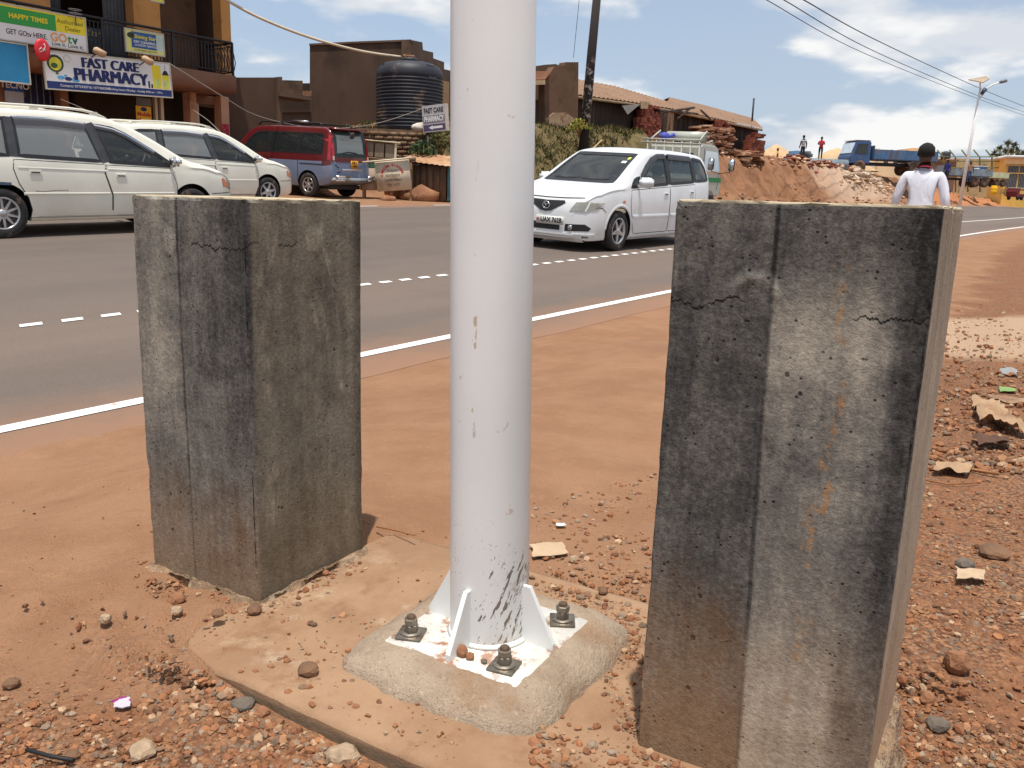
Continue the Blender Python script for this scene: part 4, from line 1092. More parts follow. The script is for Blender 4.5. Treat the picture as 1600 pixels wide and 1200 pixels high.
# ---- the cream minivan (one on the road, one parked beyond it)
S_MPV = dict(x=(-2.26, 2.27), top=[(-2.26, 0.62), (-2.235, 1.02), (-2.17, 1.30), (-2.02, 1.54), (-1.85, 1.595), (-1.2, 1.635), (-0.4, 1.64), (0.10, 1.61), (0.38, 1.55), (0.80, 1.365), (1.22, 1.13), (1.40, 1.045), (1.65, 0.985), (1.95, 0.90), (2.13, 0.80), (2.22, 0.68), (2.27, 0.56)],
    bot=[(-2.26, 0.36), (-2.0, 0.25), (-1.4, 0.21), (1.4, 0.21), (2.0, 0.22), (2.27, 0.30)],
    wid=[(-2.26, 0.66), (-2.18, 0.755), (-2.0, 0.81), (-1.5, 0.842), (0.8, 0.847), (1.5, 0.83), (1.85, 0.79), (2.05, 0.73), (2.18, 0.64), (2.27, 0.52)],
    belt=[(-2.26, 1.03), (-1.0, 1.01), (0.4, 0.955), (1.2, 0.925), (2.27, 0.9)], belt_z=0.95, tumble=0.30,
    cabin=(-2.12, 1.30), cowl=1.38, wheels=(-1.37, 1.365), wr=0.318, rim=0.205, track=0.745,
    side_windows=[[(-2.02, 1.07), (-1.23, 1.045), (-1.20, 1.50), (-1.55, 1.485), (-1.84, 1.43), (-1.96, 1.30)], [(-1.10, 1.045), (-0.01, 1.00), (-0.145, 1.485), (-0.6, 1.515), (-1.08, 1.51)], [(0.11, 0.995), (1.10, 0.955), (0.78, 1.165), (0.42, 1.375), (0.24, 1.445), (-0.03, 1.48)]],
    screen=[(-0.62, 1.10), (0.62, 1.10), (0.545, 1.50), (-0.545, 1.50)], rear=[(-0.60, 1.10), (0.60, 1.10), (0.52, 1.47), (-0.52, 1.47)])
def make_mpv(M, label, name, rim_n, rim_m, rim_d):
    c = Car(S_MPV, label, 'minivan', M, name=name, body_mats=[M_WHITE])
    c.glazing([G_MILKY, G_MILKY, G_CLEAR], 0.05)
    for sd_ in 'LR':
        d1 = c.door([(0.10, 0.26), (1.03, 0.26), (1.10, 0.42), (1.105, 0.70), (1.02, 0.915), (0.055, 0.945), (0.025, 0.84), (0.11, 0.55), (0.105, 0.36)], sd_, M_WHITE)
        d2 = c.door([(-1.02, 0.26), (0.07, 0.26), (0.08, 0.36), (0.085, 0.55), (0.0, 0.84), (0.03, 0.95), (-1.17, 0.99), (-1.19, 0.88), (-1.14, 0.70), (-1.04, 0.52), (-1.0, 0.36)], sd_, M_WHITE)
        c.handle(0.24, 0.81, sd_, M_WHITE, d1); c.handle(-0.93, 0.84, sd_, M_WHITE, d2)
        for d, a, b in ((d1, 0.10, 1.08), (d2, -1.10, 0.06)):
            c.strip('rub_strip', [(a, 0.565), (b, 0.565)], sd_, M_WHITE, 0.035, 0.006, h=0.012, parent=d)
            c.strip('crease', [(a - 0.04, 0.895), (b - 0.02, 0.868)], sd_, M_WHITE, 0.03, 0.004, h=0.006, parent=d)
        c.strip('pillar_trim', [(-1.165, 1.03), (-1.14, 1.52)], sd_, M_TRIM, 0.10, 0.004)
        c.strip('pillar_trim', [(0.05, 0.985), (-0.085, 1.50)], sd_, M_TRIM, 0.12, 0.004)
        c.strip('rain_visor', [(-1.08, 1.475), (-0.6, 1.485), (-0.15, 1.455)], sd_, glass('visor_smoke', (0.09, 0.085, 0.09), 0.30), 0.10, 0.014, h=0.018)
        c.strip('rain_visor', [(-0.02, 1.455), (0.24, 1.42), (0.42, 1.35), (0.80, 1.13)], sd_, bpy.data.materials['visor_smoke'], 0.06, 0.014, h=0.014)
        c.panel('side_skirt', [(-1.02, 0.175), (1.02, 0.175), (1.02, 0.26), (-1.02, 0.26)], sd_, M_WHITE, 0.022, 0.05)
        c.panel('indicator', [(1.965, 0.66), (2.085, 0.64), (2.06, 0.72), (1.985, 0.79), (1.945, 0.78)], sd_, M_AMBER, 0.008, 0.012, 0.05)
        c.strip('bumper_gap', [(1.73, 0.555), (2.16, 0.565)], sd_, M_GAP, 0.012, 0.004)
        c.panel('tail_light', [(-2.22, 0.80), (-2.05, 0.80), (-2.02, 1.12), (-2.14, 1.14)], sd_, M_REDLENS, 0.006, 0.012)
        c.mirror(1.03, 0.955, sd_, M_CHROME)
        c.panel('headlight', [(2.09, 0.62), (2.20, 0.60), (2.20, 0.69), (2.06, 0.78)], sd_, G_LAMP, 0.006, 0.012, 0.05)
    w = c.panel('windscreen', S_MPV['screen'], 'F', G_CLEAR, -0.004, 0, 0.12); c.strip('screen_seal', S_MPV['screen'], 'F', M_BLACK, 0.06, 0.003, True, parent=w)
    w = c.panel('rear_window', S_MPV['rear'], 'B', G_MILKY, -0.004, 0, 0.12); c.strip('screen_seal', S_MPV['rear'], 'B', M_BLACK, 0.05, 0.003, True, parent=w)
    c.panel('grille', [(-0.40, 0.60), (0.40, 0.60), (0.45, 0.68), (-0.45, 0.68)], 'F', M_BLACK, 0.006, 0.01)
    c.strip('bonnet_gap', [(1.36, -0.66), (1.36, 0.66)], 'T', M_GAP, 0.03, 0.003)
    c.wheels(rim_n, rim_m, rim_d); c.interior((-1.35, -0.30, 0.18)[1:], 1)
    c.rail(-1.75, 0.22, 0.565, M_WHITE, (-1.6, -0.75, 0.05))
    return c
DV = (D2.x, D2.y)
pr = tn(*to_tn(-6.57, 11.16)); pr = Vector((pr.x, pr.y, 0)) + Vector((D2.x, D2.y, 0)) * 1.37 + Vector((N2.x, N2.y, 0)) * 0.845
mpv1 = make_mpv(heading(pr, DV), 'cream minivan with chrome mirror and smoked rain visors driving past at left', 'minivan', 10, M_RIM, M_DRIM)
for sd_ in 'R':
    mpv1.strip('scratch_marks', [(-0.95, 0.60), (-0.85, 0.592), (-0.7, 0.606), (-0.52, 0.61)], sd_, mat('scuff', srgb(160, 150, 140), 0.8, 0.3, 40), 0.012, 0.006)
    mpv1.strip('side_lettering', [(-1.75, 0.70), (-1.6, 0.715), (-1.45, 0.70), (-1.24, 0.69)], sd_, mat('blue_lettering', srgb(70, 90, 110), 0.6, 0.3, 30), 0.035, 0.004)
p2 = at(420, 318, 19.7); p2 = Vector((p2.x, p2.y, 0)) - Vector((D2.x, D2.y, 0)) * 1.365 + Vector((N2.x, N2.y, 0)) * 0.845
mpv2 = make_mpv(heading(p2, DV), 'second cream minivan with dark six-spoke wheels parked behind the first', 'minivan', 6, M_RIM, M_BLACK)

# ---- white hatchback people carrier coming towards the camera
S_WH = dict(x=(-2.15, 2.15), top=[(-2.15, 0.66), (-2.13, 0.95), (-2.08, 1.15), (-1.98, 1.40), (-1.85, 1.515), (-1.6, 1.555), (-0.8, 1.585), (-0.1, 1.58), (0.25, 1.545), (0.62, 1.395), (1.05, 1.16), (1.26, 1.045), (1.42, 1.005), (1.70, 0.955), (1.95, 0.86), (2.07, 0.775), (2.12, 0.69), (2.15, 0.58)],
    bot=[(-2.15, 0.34), (-1.9, 0.24), (-1.4, 0.17), (1.4, 0.17), (2.0, 0.15), (2.15, 0.20)],
    wid=[(-2.15, 0.66), (-2.05, 0.76), (-1.9, 0.81), (-1.4, 0.845), (0.8, 0.85), (1.3, 0.85), (1.65, 0.825), (1.88, 0.775), (2.02, 0.70), (2.10, 0.61), (2.15, 0.50)],
    belt=[(-2.15, 1.07), (-1.0, 1.02), (0.4, 0.965), (1.2, 0.93), (2.15, 0.9)], belt_z=0.96, tumble=0.30,
    cabin=(-2.02, 1.20), cowl=1.26, wheels=(-1.335, 1.335), wr=0.31, rim=0.20, track=0.745,
    side_windows=[[(-1.93, 1.115), (-1.33, 1.09), (-1.36, 1.475), (-1.72, 1.445), (-1.84, 1.33)], [(-1.25, 1.08), (-0.35, 1.04), (-0.38, 1.49), (-1.27, 1.48)], [(-0.25, 1.035), (0.62, 0.995), (0.60, 1.165), (0.42, 1.30), (0.20, 1.42), (-0.02, 1.48), (-0.28, 1.49)], [(0.70, 0.995), (1.00, 0.975), (0.86, 1.085), (0.69, 1.135)]],
    screen=[(-0.63, 1.045), (0.63, 1.045), (0.545, 1.475), (-0.545, 1.475)], rear=[(-0.58, 1.12), (0.58, 1.12), (0.5, 1.44), (-0.5, 1.44)])
pw = Vector((1.59, 13.58, 0)) + Vector((D2.x, D2.y, 0)) * 1.335 + Vector((N2.x, N2.y, 0)) * 0.845
WH_D = (-D2.x, -D2.y)
wh = Car(S_WH, 'white people carrier with number plate approaching along the road right of the pole', 'car', heading(pw, WH_D), name='oncoming_car', body_mats=[M_PURE])
wh.glazing([G_TINT, G_TINT, G_TINT, G_TINT], 0.05)
for sd_ in 'LR':
    d1 = wh.door([(-0.30, 0.26), (0.86, 0.26), (0.98, 0.50), (1.02, 0.74), (0.99, 0.925), (-0.31, 0.985)], sd_, M_PURE)
    d2 = wh.door([(-0.92, 0.26), (-0.33, 0.26), (-0.34, 0.985), (-1.30, 1.03), (-1.32, 0.82), (-1.22, 0.60), (-0.98, 0.42)], sd_, M_PURE)
    wh.handle(-0.16, 0.87, sd_, M_PURE, d1); wh.handle(-1.15, 0.90, sd_, M_PURE, d2)
    for d, a, b in ((d1, -0.28, 0.96), (d2, -1.05, -0.36)): wh.strip('rub_strip', [(a, 0.52), (b, 0.52)], sd_, M_PURE, 0.075, 0.006, h=0.014, parent=d)
    wh.strip('pillar_trim', [(-0.30, 1.03), (-0.33, 1.50)], sd_, M_BLACK, 0.09, 0.004)
    wh.strip('pillar_trim', [(-1.29, 1.075), (-1.315, 1.48)], sd_, M_BLACK, 0.09, 0.004)
    wh.strip('rain_visor', [(-1.25, 1.46), (-0.38, 1.475)], sd_, M_TRIM, 0.09, 0.012, h=0.016)
    wh.strip('rain_visor', [(-0.30, 1.475), (-0.02, 1.465), (0.20, 1.405), (0.42, 1.285), (0.64, 1.13)], sd_, M_TRIM, 0.085, 0.012, h=0.016)
    wh.panel('side_skirt', [(-0.98, 0.115), (0.96, 0.115), (0.96, 0.215), (-0.98, 0.235)], sd_, M_PURE, 0.026, 0.06)
    wh.panel('indicator', [(1.20, 0.735), (1.27, 0.735), (1.285, 0.765), (1.215, 0.78)], sd_, M_AMBER, 0.006, 0.008, 0.04)
    wh.strip('bumper_gap', [(1.72, 0.60), (1.80, 0.66), (1.98, 0.665)], sd_, M_GAP, 0.012, 0.004)
    wh.strip('arch_lip', [(1.335 + 0.375 * math.cos(a), 0.325 + 0.375 * math.sin(a)) for a in np.linspace(0.05, 3.09, 16)], sd_, M_PURE, 0.05, 0.003, h=0.012)
    wh.mirror(0.78, 0.985, sd_, M_PURE, big=1.18)
w = wh.panel('windscreen', S_WH['screen'], 'F', G_CLEAR, -0.004, 0, 0.12); wh.strip('screen_seal', S_WH['screen'], 'F', M_BLACK, 0.05, 0.003, True, parent=w)
wh.panel('screen_sticker', [(0.44, 1.34), (0.52, 1.34), (0.515, 1.375), (0.435, 1.375)], 'F', mat('sticker_pale', (0.6, 0.72, 0.66), 0.6, 0.05), -0.001, 0, parent=w)
wh.panel('screen_sticker', [(0.485, 1.395), (0.53, 1.405), (0.515, 1.44), (0.47, 1.43)], 'F', mat('sticker_yellow', (0.55, 0.6, 0.08), 0.6, 0.05), -0.001, 0, parent=w)
for a, b in ((-0.50, -0.02), (0.02, 0.52)):
    wh.strip('wiper', [(a, 1.075), ((a + b) / 2, 1.06), (b, 1.085)], 'F', M_BLACK, 0.018, 0.012, h=0.012)
w = wh.panel('rear_window', S_WH['rear'], 'B', G_TINT, -0.004, 0, 0.12)
wh.panel('grille', [(-0.30, 0.745), (-0.33, 0.71), (-0.10, 0.585), (0.0, 0.57), (0.10, 0.585), (0.33, 0.71), (0.30, 0.745), (0, 0.735)], 'F', M_BLACK, 0.008, 0.015, 0.05)
h_, n_ = wh.hit(0, 0.665, 'F')
em = MB(); T = Matrix.Translation(h_ + Vector((0.018, 0, 0))) @ Matrix.Rotation(math.pi / 2, 4, 'Y')
em.tube([T @ Vector((0.052 * math.cos(a), 0.062 * math.sin(a), 0)) for a in np.linspace(0, 2 * math.pi, 25)], 0.008, 6, caps=False)
em.tube([T @ Vector(q) for q in ((-0.012, -0.055, 0), (-0.022, -0.022, 0.002), (0.020, 0, 0.004), (-0.022, 0.022, 0.002), (-0.012, 0.055, 0))], 0.007, 6)
em.build('emblem', M_CHROME, wh.root)
for sg in (-1, 1):
    P = [(sg * 0.43, 0.60), (sg * 0.66, 0.60), (sg * 0.76, 0.64), (sg * 0.80, 0.735), (sg * 0.66, 0.745), (sg * 0.52, 0.735)]
    P = P if sg > 0 else P[::-1]
    hl = wh.panel('headlight', P, 'F', G_LAMP, 0.010, 0.014, 0.05)
    Q = [(sg * (0.43 + 0.01), 0.605), (sg * 0.66, 0.605), (sg * 0.74, 0.64), (sg * 0.77, 0.725), (sg * 0.66, 0.735), (sg * 0.53, 0.728)]
    wh.panel('reflector', Q if sg > 0 else Q[::-1], 'F', mat('reflector', (0.72, 0.70, 0.60), 0.3, 0.2, 30, metallic=0.3), 0.004, 0.004, 0.05, hl)
    Q = [(sg * 0.645, 0.605), (sg * 0.665, 0.605), (sg * 0.70, 0.735), (sg * 0.68, 0.735)]
    wh.panel('lamp_divider', Q if sg > 0 else Q[::-1], 'F', M_PURE, 0.013, 0.003, 0.05, hl)
    Q = [(sg * 0.36, 0.30), (sg * 0.70, 0.315), (sg * 0.72, 0.36), (sg * 0.66, 0.415), (sg * 0.37, 0.405)]
    fo = wh.panel('fog_lamp_recess', Q if sg > 0 else Q[::-1], 'F', M_BLACK, 0.006, 0.01, 0.06)
    h2, n2_ = wh.hit(sg * 0.46, 0.355, 'F'); fl = MB(); fl.lathe([(0.0, 0.02), (0.03, 0.018), (0.042, 0.0)], 16, M=Matrix.Translation(h2 + n2_ * 0.008) @ n2_.to_track_quat('Z', 'Y').to_matrix().to_4x4(), caps=False)
    fl.build('fog_lamp', mat('fog_lens', (0.30, 0.30, 0.30), 0.2, 0.1, metallic=0.4, coat=0.5), fo)
wh.panel('lower_grille', [(-0.33, 0.305), (0.27, 0.305), (0.27, 0.41), (-0.33, 0.41)], 'F', M_BLACK, 0.006, 0.01, 0.06)
wh.strip('bonnet_gap', [(-0.62, 0.80), (-0.30, 0.785), (0, 0.78), (0.30, 0.785), (0.62, 0.80)], 'F', M_GAP, 0.014, 0.004)
wh.panel('lower_lip', [(-0.70, 0.16), (0.70, 0.16), (0.74, 0.27), (-0.74, 0.27)], 'F', M_PURE, 0.02, 0.04, 0.08)
h_, n_ = wh.hit(0.0, 0.45, 'F')
npm = MB(); npm.bbox((h_.x + 0.03, 0.10, 0.445), (0.012, 0.50, 0.125), 0.004); npl = npm.build('number_plate', mat('plate_white', (0.66, 0.66, 0.62), 0.6, 0.06, 20), wh.root)
TM = Matrix.Translation((h_.x + 0.037, 0.10, 0.445)) @ Matrix.Rotation(math.pi / 2, 4, 'Z')
text('plate_characters', 'UAX 762B', 0.105, mat('ink_black', (0.02, 0.02, 0.022), 0.6, 0.1), npl, 0.03, 0.0, -0.002, bold=0.0022, M=TM, sx=0.84)
fl = MB(); fl.box((h_.x + 0.0365, -0.135, 0.43), (h_.x + 0.039, -0.095, 0.47)); fl.build('plate_flag', mat('flag_red', srgb(190, 90, 60), 0.6, 0.1), npl)
wh.wheels(5, M_RIM, M_BLACK); wh.interior((-0.55, 0.05), -1, 0.52)
for a_, b_, c_ in ((0.02, 0.06, -0.36),):
    pass

# ---- two-tone van seen from behind, parked nose-in by the wall
S_VAN = dict(x=(-2.2, 2.2), top=[(-2.2, 0.75), (-2.185, 1.10), (-2.13, 1.55), (-2.05, 1.80), (-1.95, 1.875), (-1.6, 1.895), (0.2, 1.90), (0.75, 1.86), (1.10, 1.70), (1.45, 1.36), (1.68, 1.14), (1.9, 1.06), (2.08, 0.95), (2.16, 0.80), (2.2, 0.62)],
    bot=[(-2.2, 0.46), (-2.0, 0.36), (-1.4, 0.28), (1.5, 0.28), (2.2, 0.34)],
    wid=[(-2.2, 0.76), (-2.12, 0.81), (-1.9, 0.835), (0.9, 0.845), (1.6, 0.83), (2.0, 0.76), (2.2, 0.62)],
    belt=[(-2.2, 1.14), (0.5, 1.12), (2.2, 1.06)], belt_z=1.05, tumble=0.17,
    cabin=(-2.1, 1.55), cowl=1.6, wheels=(-1.36, 1.36), wr=0.33, rim=0.20, track=0.74, two_tone=0.93,
    side_windows=[[(-1.86, 1.19), (-1.02, 1.19), (-1.02, 1.71), (-1.80, 1.71), (-1.88, 1.62)], [(-0.93, 1.19), (0.10, 1.18), (0.10, 1.71), (-0.93, 1.71)], [(0.22, 1.18), (1.22, 1.15), (1.02, 1.45), (0.78, 1.64), (0.55, 1.71), (0.22, 1.71)]],
    screen=[(-0.66, 1.20), (0.66, 1.20), (0.58, 1.72), (-0.58, 1.72)], rear=[(-0.62, 1.20), (0.62, 1.20), (0.58, 1.74), (-0.58, 1.74)])
VAN_D = (-0.86, 0.51)
f_ = Vector((VAN_D[0], VAN_D[1], 0)).normalized(); l_ = Vector((-f_.y, f_.x, 0))
pv = at(481, 307, 24.4); pv = Vector((pv.x, pv.y, 0)) + f_ * 1.36 - l_ * 0.84
van = Car(S_VAN, 'dark red over silver blue van parked rear-on by the brown wall', 'van', heading(pv, VAN_D), name='parked_van', body_mats=[M_RED, M_BLUE])
van.glazing([G_TINT, G_TINT, G_TINT], 0.05)
for sd_ in 'LR':
    van.door([(0.12, 0.36), (1.00, 0.36), (1.08, 0.80), (1.16, 1.09), (0.16, 1.12)], sd_, M_RED)
    van.panel('lower_door_panel', [(0.13, 0.37), (0.99, 0.37), (1.07, 0.80), (1.09, 0.93), (0.14, 0.93)], sd_, M_BLUE, 0.006, 0.01)
    van.strip('door_gap', [(-0.98, 0.36), (-0.98, 1.13)], sd_, M_GAP, 0.02, 0.004)
    van.strip('door_gap', [(0.10, 0.36), (0.12, 1.13)], sd_, M_GAP, 0.02, 0.004)
    van.strip('slide_rail', [(-1.95, 0.90), (-1.05, 0.90)], sd_, M_GAP, 0.03, 0.005)
    van.strip('pillar_trim', [(-0.975, 1.17), (-0.975, 1.73)], sd_, M_BLACK, 0.10, 0.004)
    van.strip('pillar_trim', [(0.16, 1.17), (0.16, 1.73)], sd_, M_BLACK, 0.11, 0.004)
    van.mirror(1.30, 1.14, sd_, M_BLACK)
    sg = 1 if sd_ == 'L' else -1
    Q = [(sg * 0.665, 1.02), (sg * 0.75, 1.02), (sg * 0.735, 1.72), (sg * 0.655, 1.74)]
    tl = van.panel('tail_light', Q if sg < 0 else Q[::-1], 'B', M_REDLENS, 0.012, 0.016, 0.08)
    Q = [(sg * 0.67, 1.03), (sg * 0.745, 1.03), (sg * 0.742, 1.14), (sg * 0.668, 1.14)]
    van.panel('reverse_lens', Q if sg < 0 else Q[::-1], 'B', mat('clear_lens', (0.55, 0.5, 0.48), 0.3, 0.1), 0.015, 0.004, 0.06, tl)
    van.panel('tail_side', [(-2.155, 1.03), (-2.06, 1.03), (-2.02, 1.70), (-2.09, 1.72)], sd_, M_REDLENS, 0.008, 0.012, 0.08, tl)
w = van.panel('windscreen', S_VAN['screen'], 'F', G_CLEAR, -0.004, 0, 0.15)
w = van.panel('rear_window', S_VAN['rear'], 'B', G_PALE, -0.004, 0, 0.15); van.strip('screen_seal', [(-0.60, 1.17), (0.60, 1.17), (0.57, 1.75), (-0.57, 1.75)], 'B', mat('dark_green_band', (0.02, 0.04, 0.035), 0.3, 0.1), 0.10, 0.004, True, parent=w)
van.strip('wiper', [(0.35, 1.22), (0.1, 1.26), (-0.15, 1.24), (-0.32, 1.20)], 'B', M_BLACK, 0.03, 0.012, h=0.014)
sp_ = MB(); sp_.bbox((-2.08, 0, 1.86), (0.30, 1.30, 0.05), 0.02); sp_.build('roof_spoiler', M_RED, van.root)
rm_ = MB(); rm_.lathe([(0.0, 0.03), (0.09, 0.02), (0.10, 0.0), (0.0, -0.01)], 16, M=Matrix.Translation((-2.30, 0.08, 1.70)) @ Matrix.Rotation(-1.9, 4, 'Y')); rm_.tube([(-2.08, 0.16, 1.83), (-2.24, 0.10, 1.78), (-2.30, 0.08, 1.72)], 0.012, 6); rm_.build('rear_view_mirror', M_TRIM, van.root)
van.panel('red_band', [(-0.62, 0.98), (0.62, 0.98), (0.62, 1.10), (-0.62, 1.10)], 'B', M_RED, 0.006, 0.008, 0.1)
van.panel('plate_garnish', [(-0.60, 0.90), (0.05, 0.90), (0.05, 0.985), (-0.60, 0.985)], 'B', M_BLUE, 0.010, 0.008, 0.1)
h_, n_ = van.hit(-0.10, 0.93, 'B')
npm = MB(); npm.bbox((h_.x - 0.02, -0.12, 0.925), (0.012, 0.30, 0.22), 0.004); npl = npm.build('number_plate', mat('plate_orange', srgb(230, 160, 40), 0.6, 0.06, 20), van.root)
TM = Matrix.Translation((h_.x - 0.0275, -0.12, 0.925)) @ Matrix.Rotation(-math.pi / 2, 4, 'Z')
text('plate_characters', 'UEX', 0.10, MATS['ink_black'], npl, 0.0, 0.05, -0.002, bold=0.002, M=TM); text('plate_characters', '149E', 0.10, MATS['ink_black'], npl, 0.0, -0.05, -0.002, bold=0.002, M=TM)
van.strip('door_handle_bar', [(0.40, 0.78), (-0.45, 0.78)], 'B', M_CHROME, 0.05, 0.012, h=0.02)
van.strip('badge', [(0.66, 0.88), (0.60, 0.90), (0.56, 0.85), (0.50, 0.83)], 'B', M_BLACK, 0.03, 0.006); van.strip('badge', [(0.58, 0.70), (0.50, 0.72), (0.44, 0.70)], 'B', M_BLACK, 0.03, 0.006)
bp = MB(); bp.bbox((-2.24, 0, 0.50), (0.16, 1.62, 0.14), 0.04); bp.build('rear_bumper', mat('grey_bumper', srgb(128, 134, 142), 0.5, 0.15, 5, c2=srgb(150, 120, 96), amt=0.3), van.root)
for y0, y1 in ((0.20, 0.80), (-0.80, -0.52)):
    bp = MB(); bp.tube([(-2.36, y0, 0.60), (-2.36, y1, 0.60)], 0.03, 10); bp.tube([(-2.36, y0, 0.50), (-2.36, y1, 0.50)], 0.02, 8); bp.box((-2.35, y0 + .05, 0.47), (-2.30, y0 + .1, 0.62)); bp.box((-2.35, y1 - .1, 0.47), (-2.30, y1 - .05, 0.62)); bp.build('bumper_bar', M_CHROME, van.root)
rk = MB()
for y in (-0.6, 0.6): rk.tube([(-1.7, y, 1.93), (-1.6, y, 1.99), (0.6, y, 1.99), (0.75, y, 1.90)], 0.022, 8)
for x in (-1.2, -0.3, 0.45): rk.tube([(x, -0.6, 1.99), (x, 0.6, 1.99)], 0.02, 8)
rk.build('roof_rack', M_BLACK, van.root)
rk = MB(); rk.tube([(-1.15, 0.60, 2.02), (-0.55, 0.60, 2.02)], 0.03, 8); rk.build('rack_pad', M_CHROME, van.root)
van.wheels(6, M_RIM, M_BLACK); van.interior((-0.9, 0.1), 1, 0.62)
ub = MB(); ub.box((-2.0, -0.6, 0.24), (1.6, 0.6, 0.34)); ub.build('underbody', M_BLACK, van.root)
# ------------------------------------------------------------------ two-storey shop building
B0T, B0N, B0Z = 16.1, 22.0, 0.86
BF = frame(B0T, B0N, B0Z)
def fl_(px, py, n):                                        # pixel on plane n -> local (x, z) of the shop building
    t, z = on_n(px, py, n); return t - B0T, z - B0Z
M_ORANGE = mat('ochre_plaster', srgb(206, 150, 88), 0.9, 0.08, 1.2, c2=srgb(170, 116, 66), amt=0.3)
M_TERRA = mat('terracotta_plaster', srgb(138, 98, 76), 0.9, 0.1, 1.4, c2=srgb(128, 88, 66), amt=0.35, bump=0.2, bscale=14)
M_PINK = mat('pinkish_plaster', srgb(196, 150, 120), 0.9, 0.08, 1.6, c2=srgb(150, 112, 90), amt=0.3)
M_DARKW = mat('shop_interior', srgb(70, 56, 46), 0.95, 0.15, 1.0)
M_IRON = mat('black_iron', (0.02, 0.02, 0.022), 0.55, 0.2, 10)
M_WFRAME = mat('pale_door_frame', srgb(206, 190, 160), 0.8, 0.1, 3)
M_SHUT = mat('roller_shutter', srgb(150, 128, 106), 0.6, 0.12, 2, metallic=0.2)
shop = thing('shop_building', 'two-storey ochre shop building with iron balcony at the left edge', 'building', BF)
def shop_box(name, px0, py0, px1, py1, n, d, m, parent=None, dn=0.0):
    xm, ym = (px0 + px1) / 2, (py0 + py1) / 2
    x0, x1 = fl_(px0, ym, n)[0], fl_(px1, ym, n)[0]; z1, z0 = fl_(xm, py0, n)[1], fl_(xm, py1, n)[1]
    b = MB(); b.box((x0, n - B0N + dn, z0), (x1, n - B0N + dn + d, z1)); return b.build(name, m, parent or shop)
XR = fl_(358, 190, 23.15)[0]
zsb, zst = fl_(377, 147, 22)[1], fl_(377, 120, 22)[1]
b = MB(); b.bbox((-7, 1.0, (zsb + zst) / 2), (14, 2.0, zst - zsb), 0.02); b.build('balcony_slab', M_TERRA, shop)
b = MB(); b.box((-14, 1.9, zsb + 0.1), (-0.15, 7, zst - 0.05)); b.build('floor_slab', M_TERRA, shop)
b = MB(); b.box((-14, 1.6, -0.3), (-0.1, 7.5, 0.02)); b.build('ground_floor_slab', mat('step_concrete', srgb(150, 126, 104), 0.95, 0.15, 2), shop)
b = MB(); b.box((-14, 6.5, 0.0), (XR - 0.02, 6.7, 8.6)); b.box((XR - 0.2, 1.5, zst - 0.05), (XR - 0.02, 6.5, 8.6)); b.box((XR - 0.2, 1.46, 0.0), (XR - 0.02, 6.5, zsb + 0.1)); b.box((-3.4, 2.6, 0.0), (XR - 0.2, 2.8, zsb + 0.1)); b.build('back_wall', M_DARKW, shop)
b = MB(); b.bbox((-7, 3.1, 7.7), (14.6, 7.6, 0.35), 0.03); b.build('roof_slab', M_TERRA, shop)
# upper storey piers in ochre, one meshed wall piece each
for (a, c) in ((208, 249), (343.5, 358)):
    t0, t1 = fl_(a, 60, 23.2)[0], fl_(c, 60, 23.2)[0]
    b = MB(); b.box((t0, 1.1, zst), (t1, 1.5, 7.55)); b.build('wall_pier', M_ORANGE, shop)
t0 = fl_(78, 20, 23.2)[0]; b = MB(); b.box((-14, 1.15, zst), (t0, 1.45, 7.55)); b.build('wall_pier', M_ORANGE, shop)
t0, t1 = fl_(78, 20, 23.2)[0], fl_(208, 20, 23.2)[0]; b = MB(); b.box((t0, 1.2, 6.6), (t1, 1.4, 7.55)); b.build('lintel', M_ORANGE, shop)
t0, t1 = fl_(250, 90, 24.3)[0], fl_(345, 90, 24.3)[0]
b = MB(); b.box((t0, 2.3, zst), (t1 + 0.4, 2.5, 7.5)); b.build('recess_wall', mat('recess_plaster', srgb(112, 86, 66), 0.95, 0.15, 1.3, c2=srgb(88, 66, 52), amt=0.4), shop)
# curtains either side of the upper door
M_CURT = mat('grey_curtain', srgb(96, 96, 98), 0.95, 0.2, 3)
for a, c in ((79, 106), (172, 208)):
    t0, t1 = fl_(a, 50, 23.3)[0], fl_(c, 50, 23.3)[0]; m = MB(); k = 28
    for i in range(k + 1):
        x = lerp(t0, t1, i / k); y = 1.6 + 0.05 * math.sin(i * 1.5); m.v += [(x, y, zst + 0.05), (x, y + 0.01, 7.0)]
    for i in range(k): m.f.append((2*i, 2*i+2, 2*i+3, 2*i+1)); m.mi.append(0); m.sm.append(True)
    m.build('curtain', M_CURT, shop)
dk = shop_box('window_display', 134, 45, 172, 88, 23.5, 0.05, mat('dark_display', srgb(40, 42, 54), 0.3, 0.3, 3))
def on_display(s, size, x, y, m, bold=0.0, **kw):
    xx, zz = fl_(x, y, 23.5); return text('display_lettering', s, size, m, dk, xx, zz, 1.495, bold=bold, **kw)
M_INKY = mat('ink_gold', srgb(170, 150, 100), 0.6, 0.1); M_INKW = mat('ink_white', (0.75, 0.75, 0.74), 0.6, 0.05)
on_display('Star', 0.22, 146, 52, M_INKY, shear=0.2); on_display('THING A', 0.13, 147, 64, MATS['grey_curtain']); on_display('SERVICES', 0.12, 148, 71, MATS['grey_curtain'])
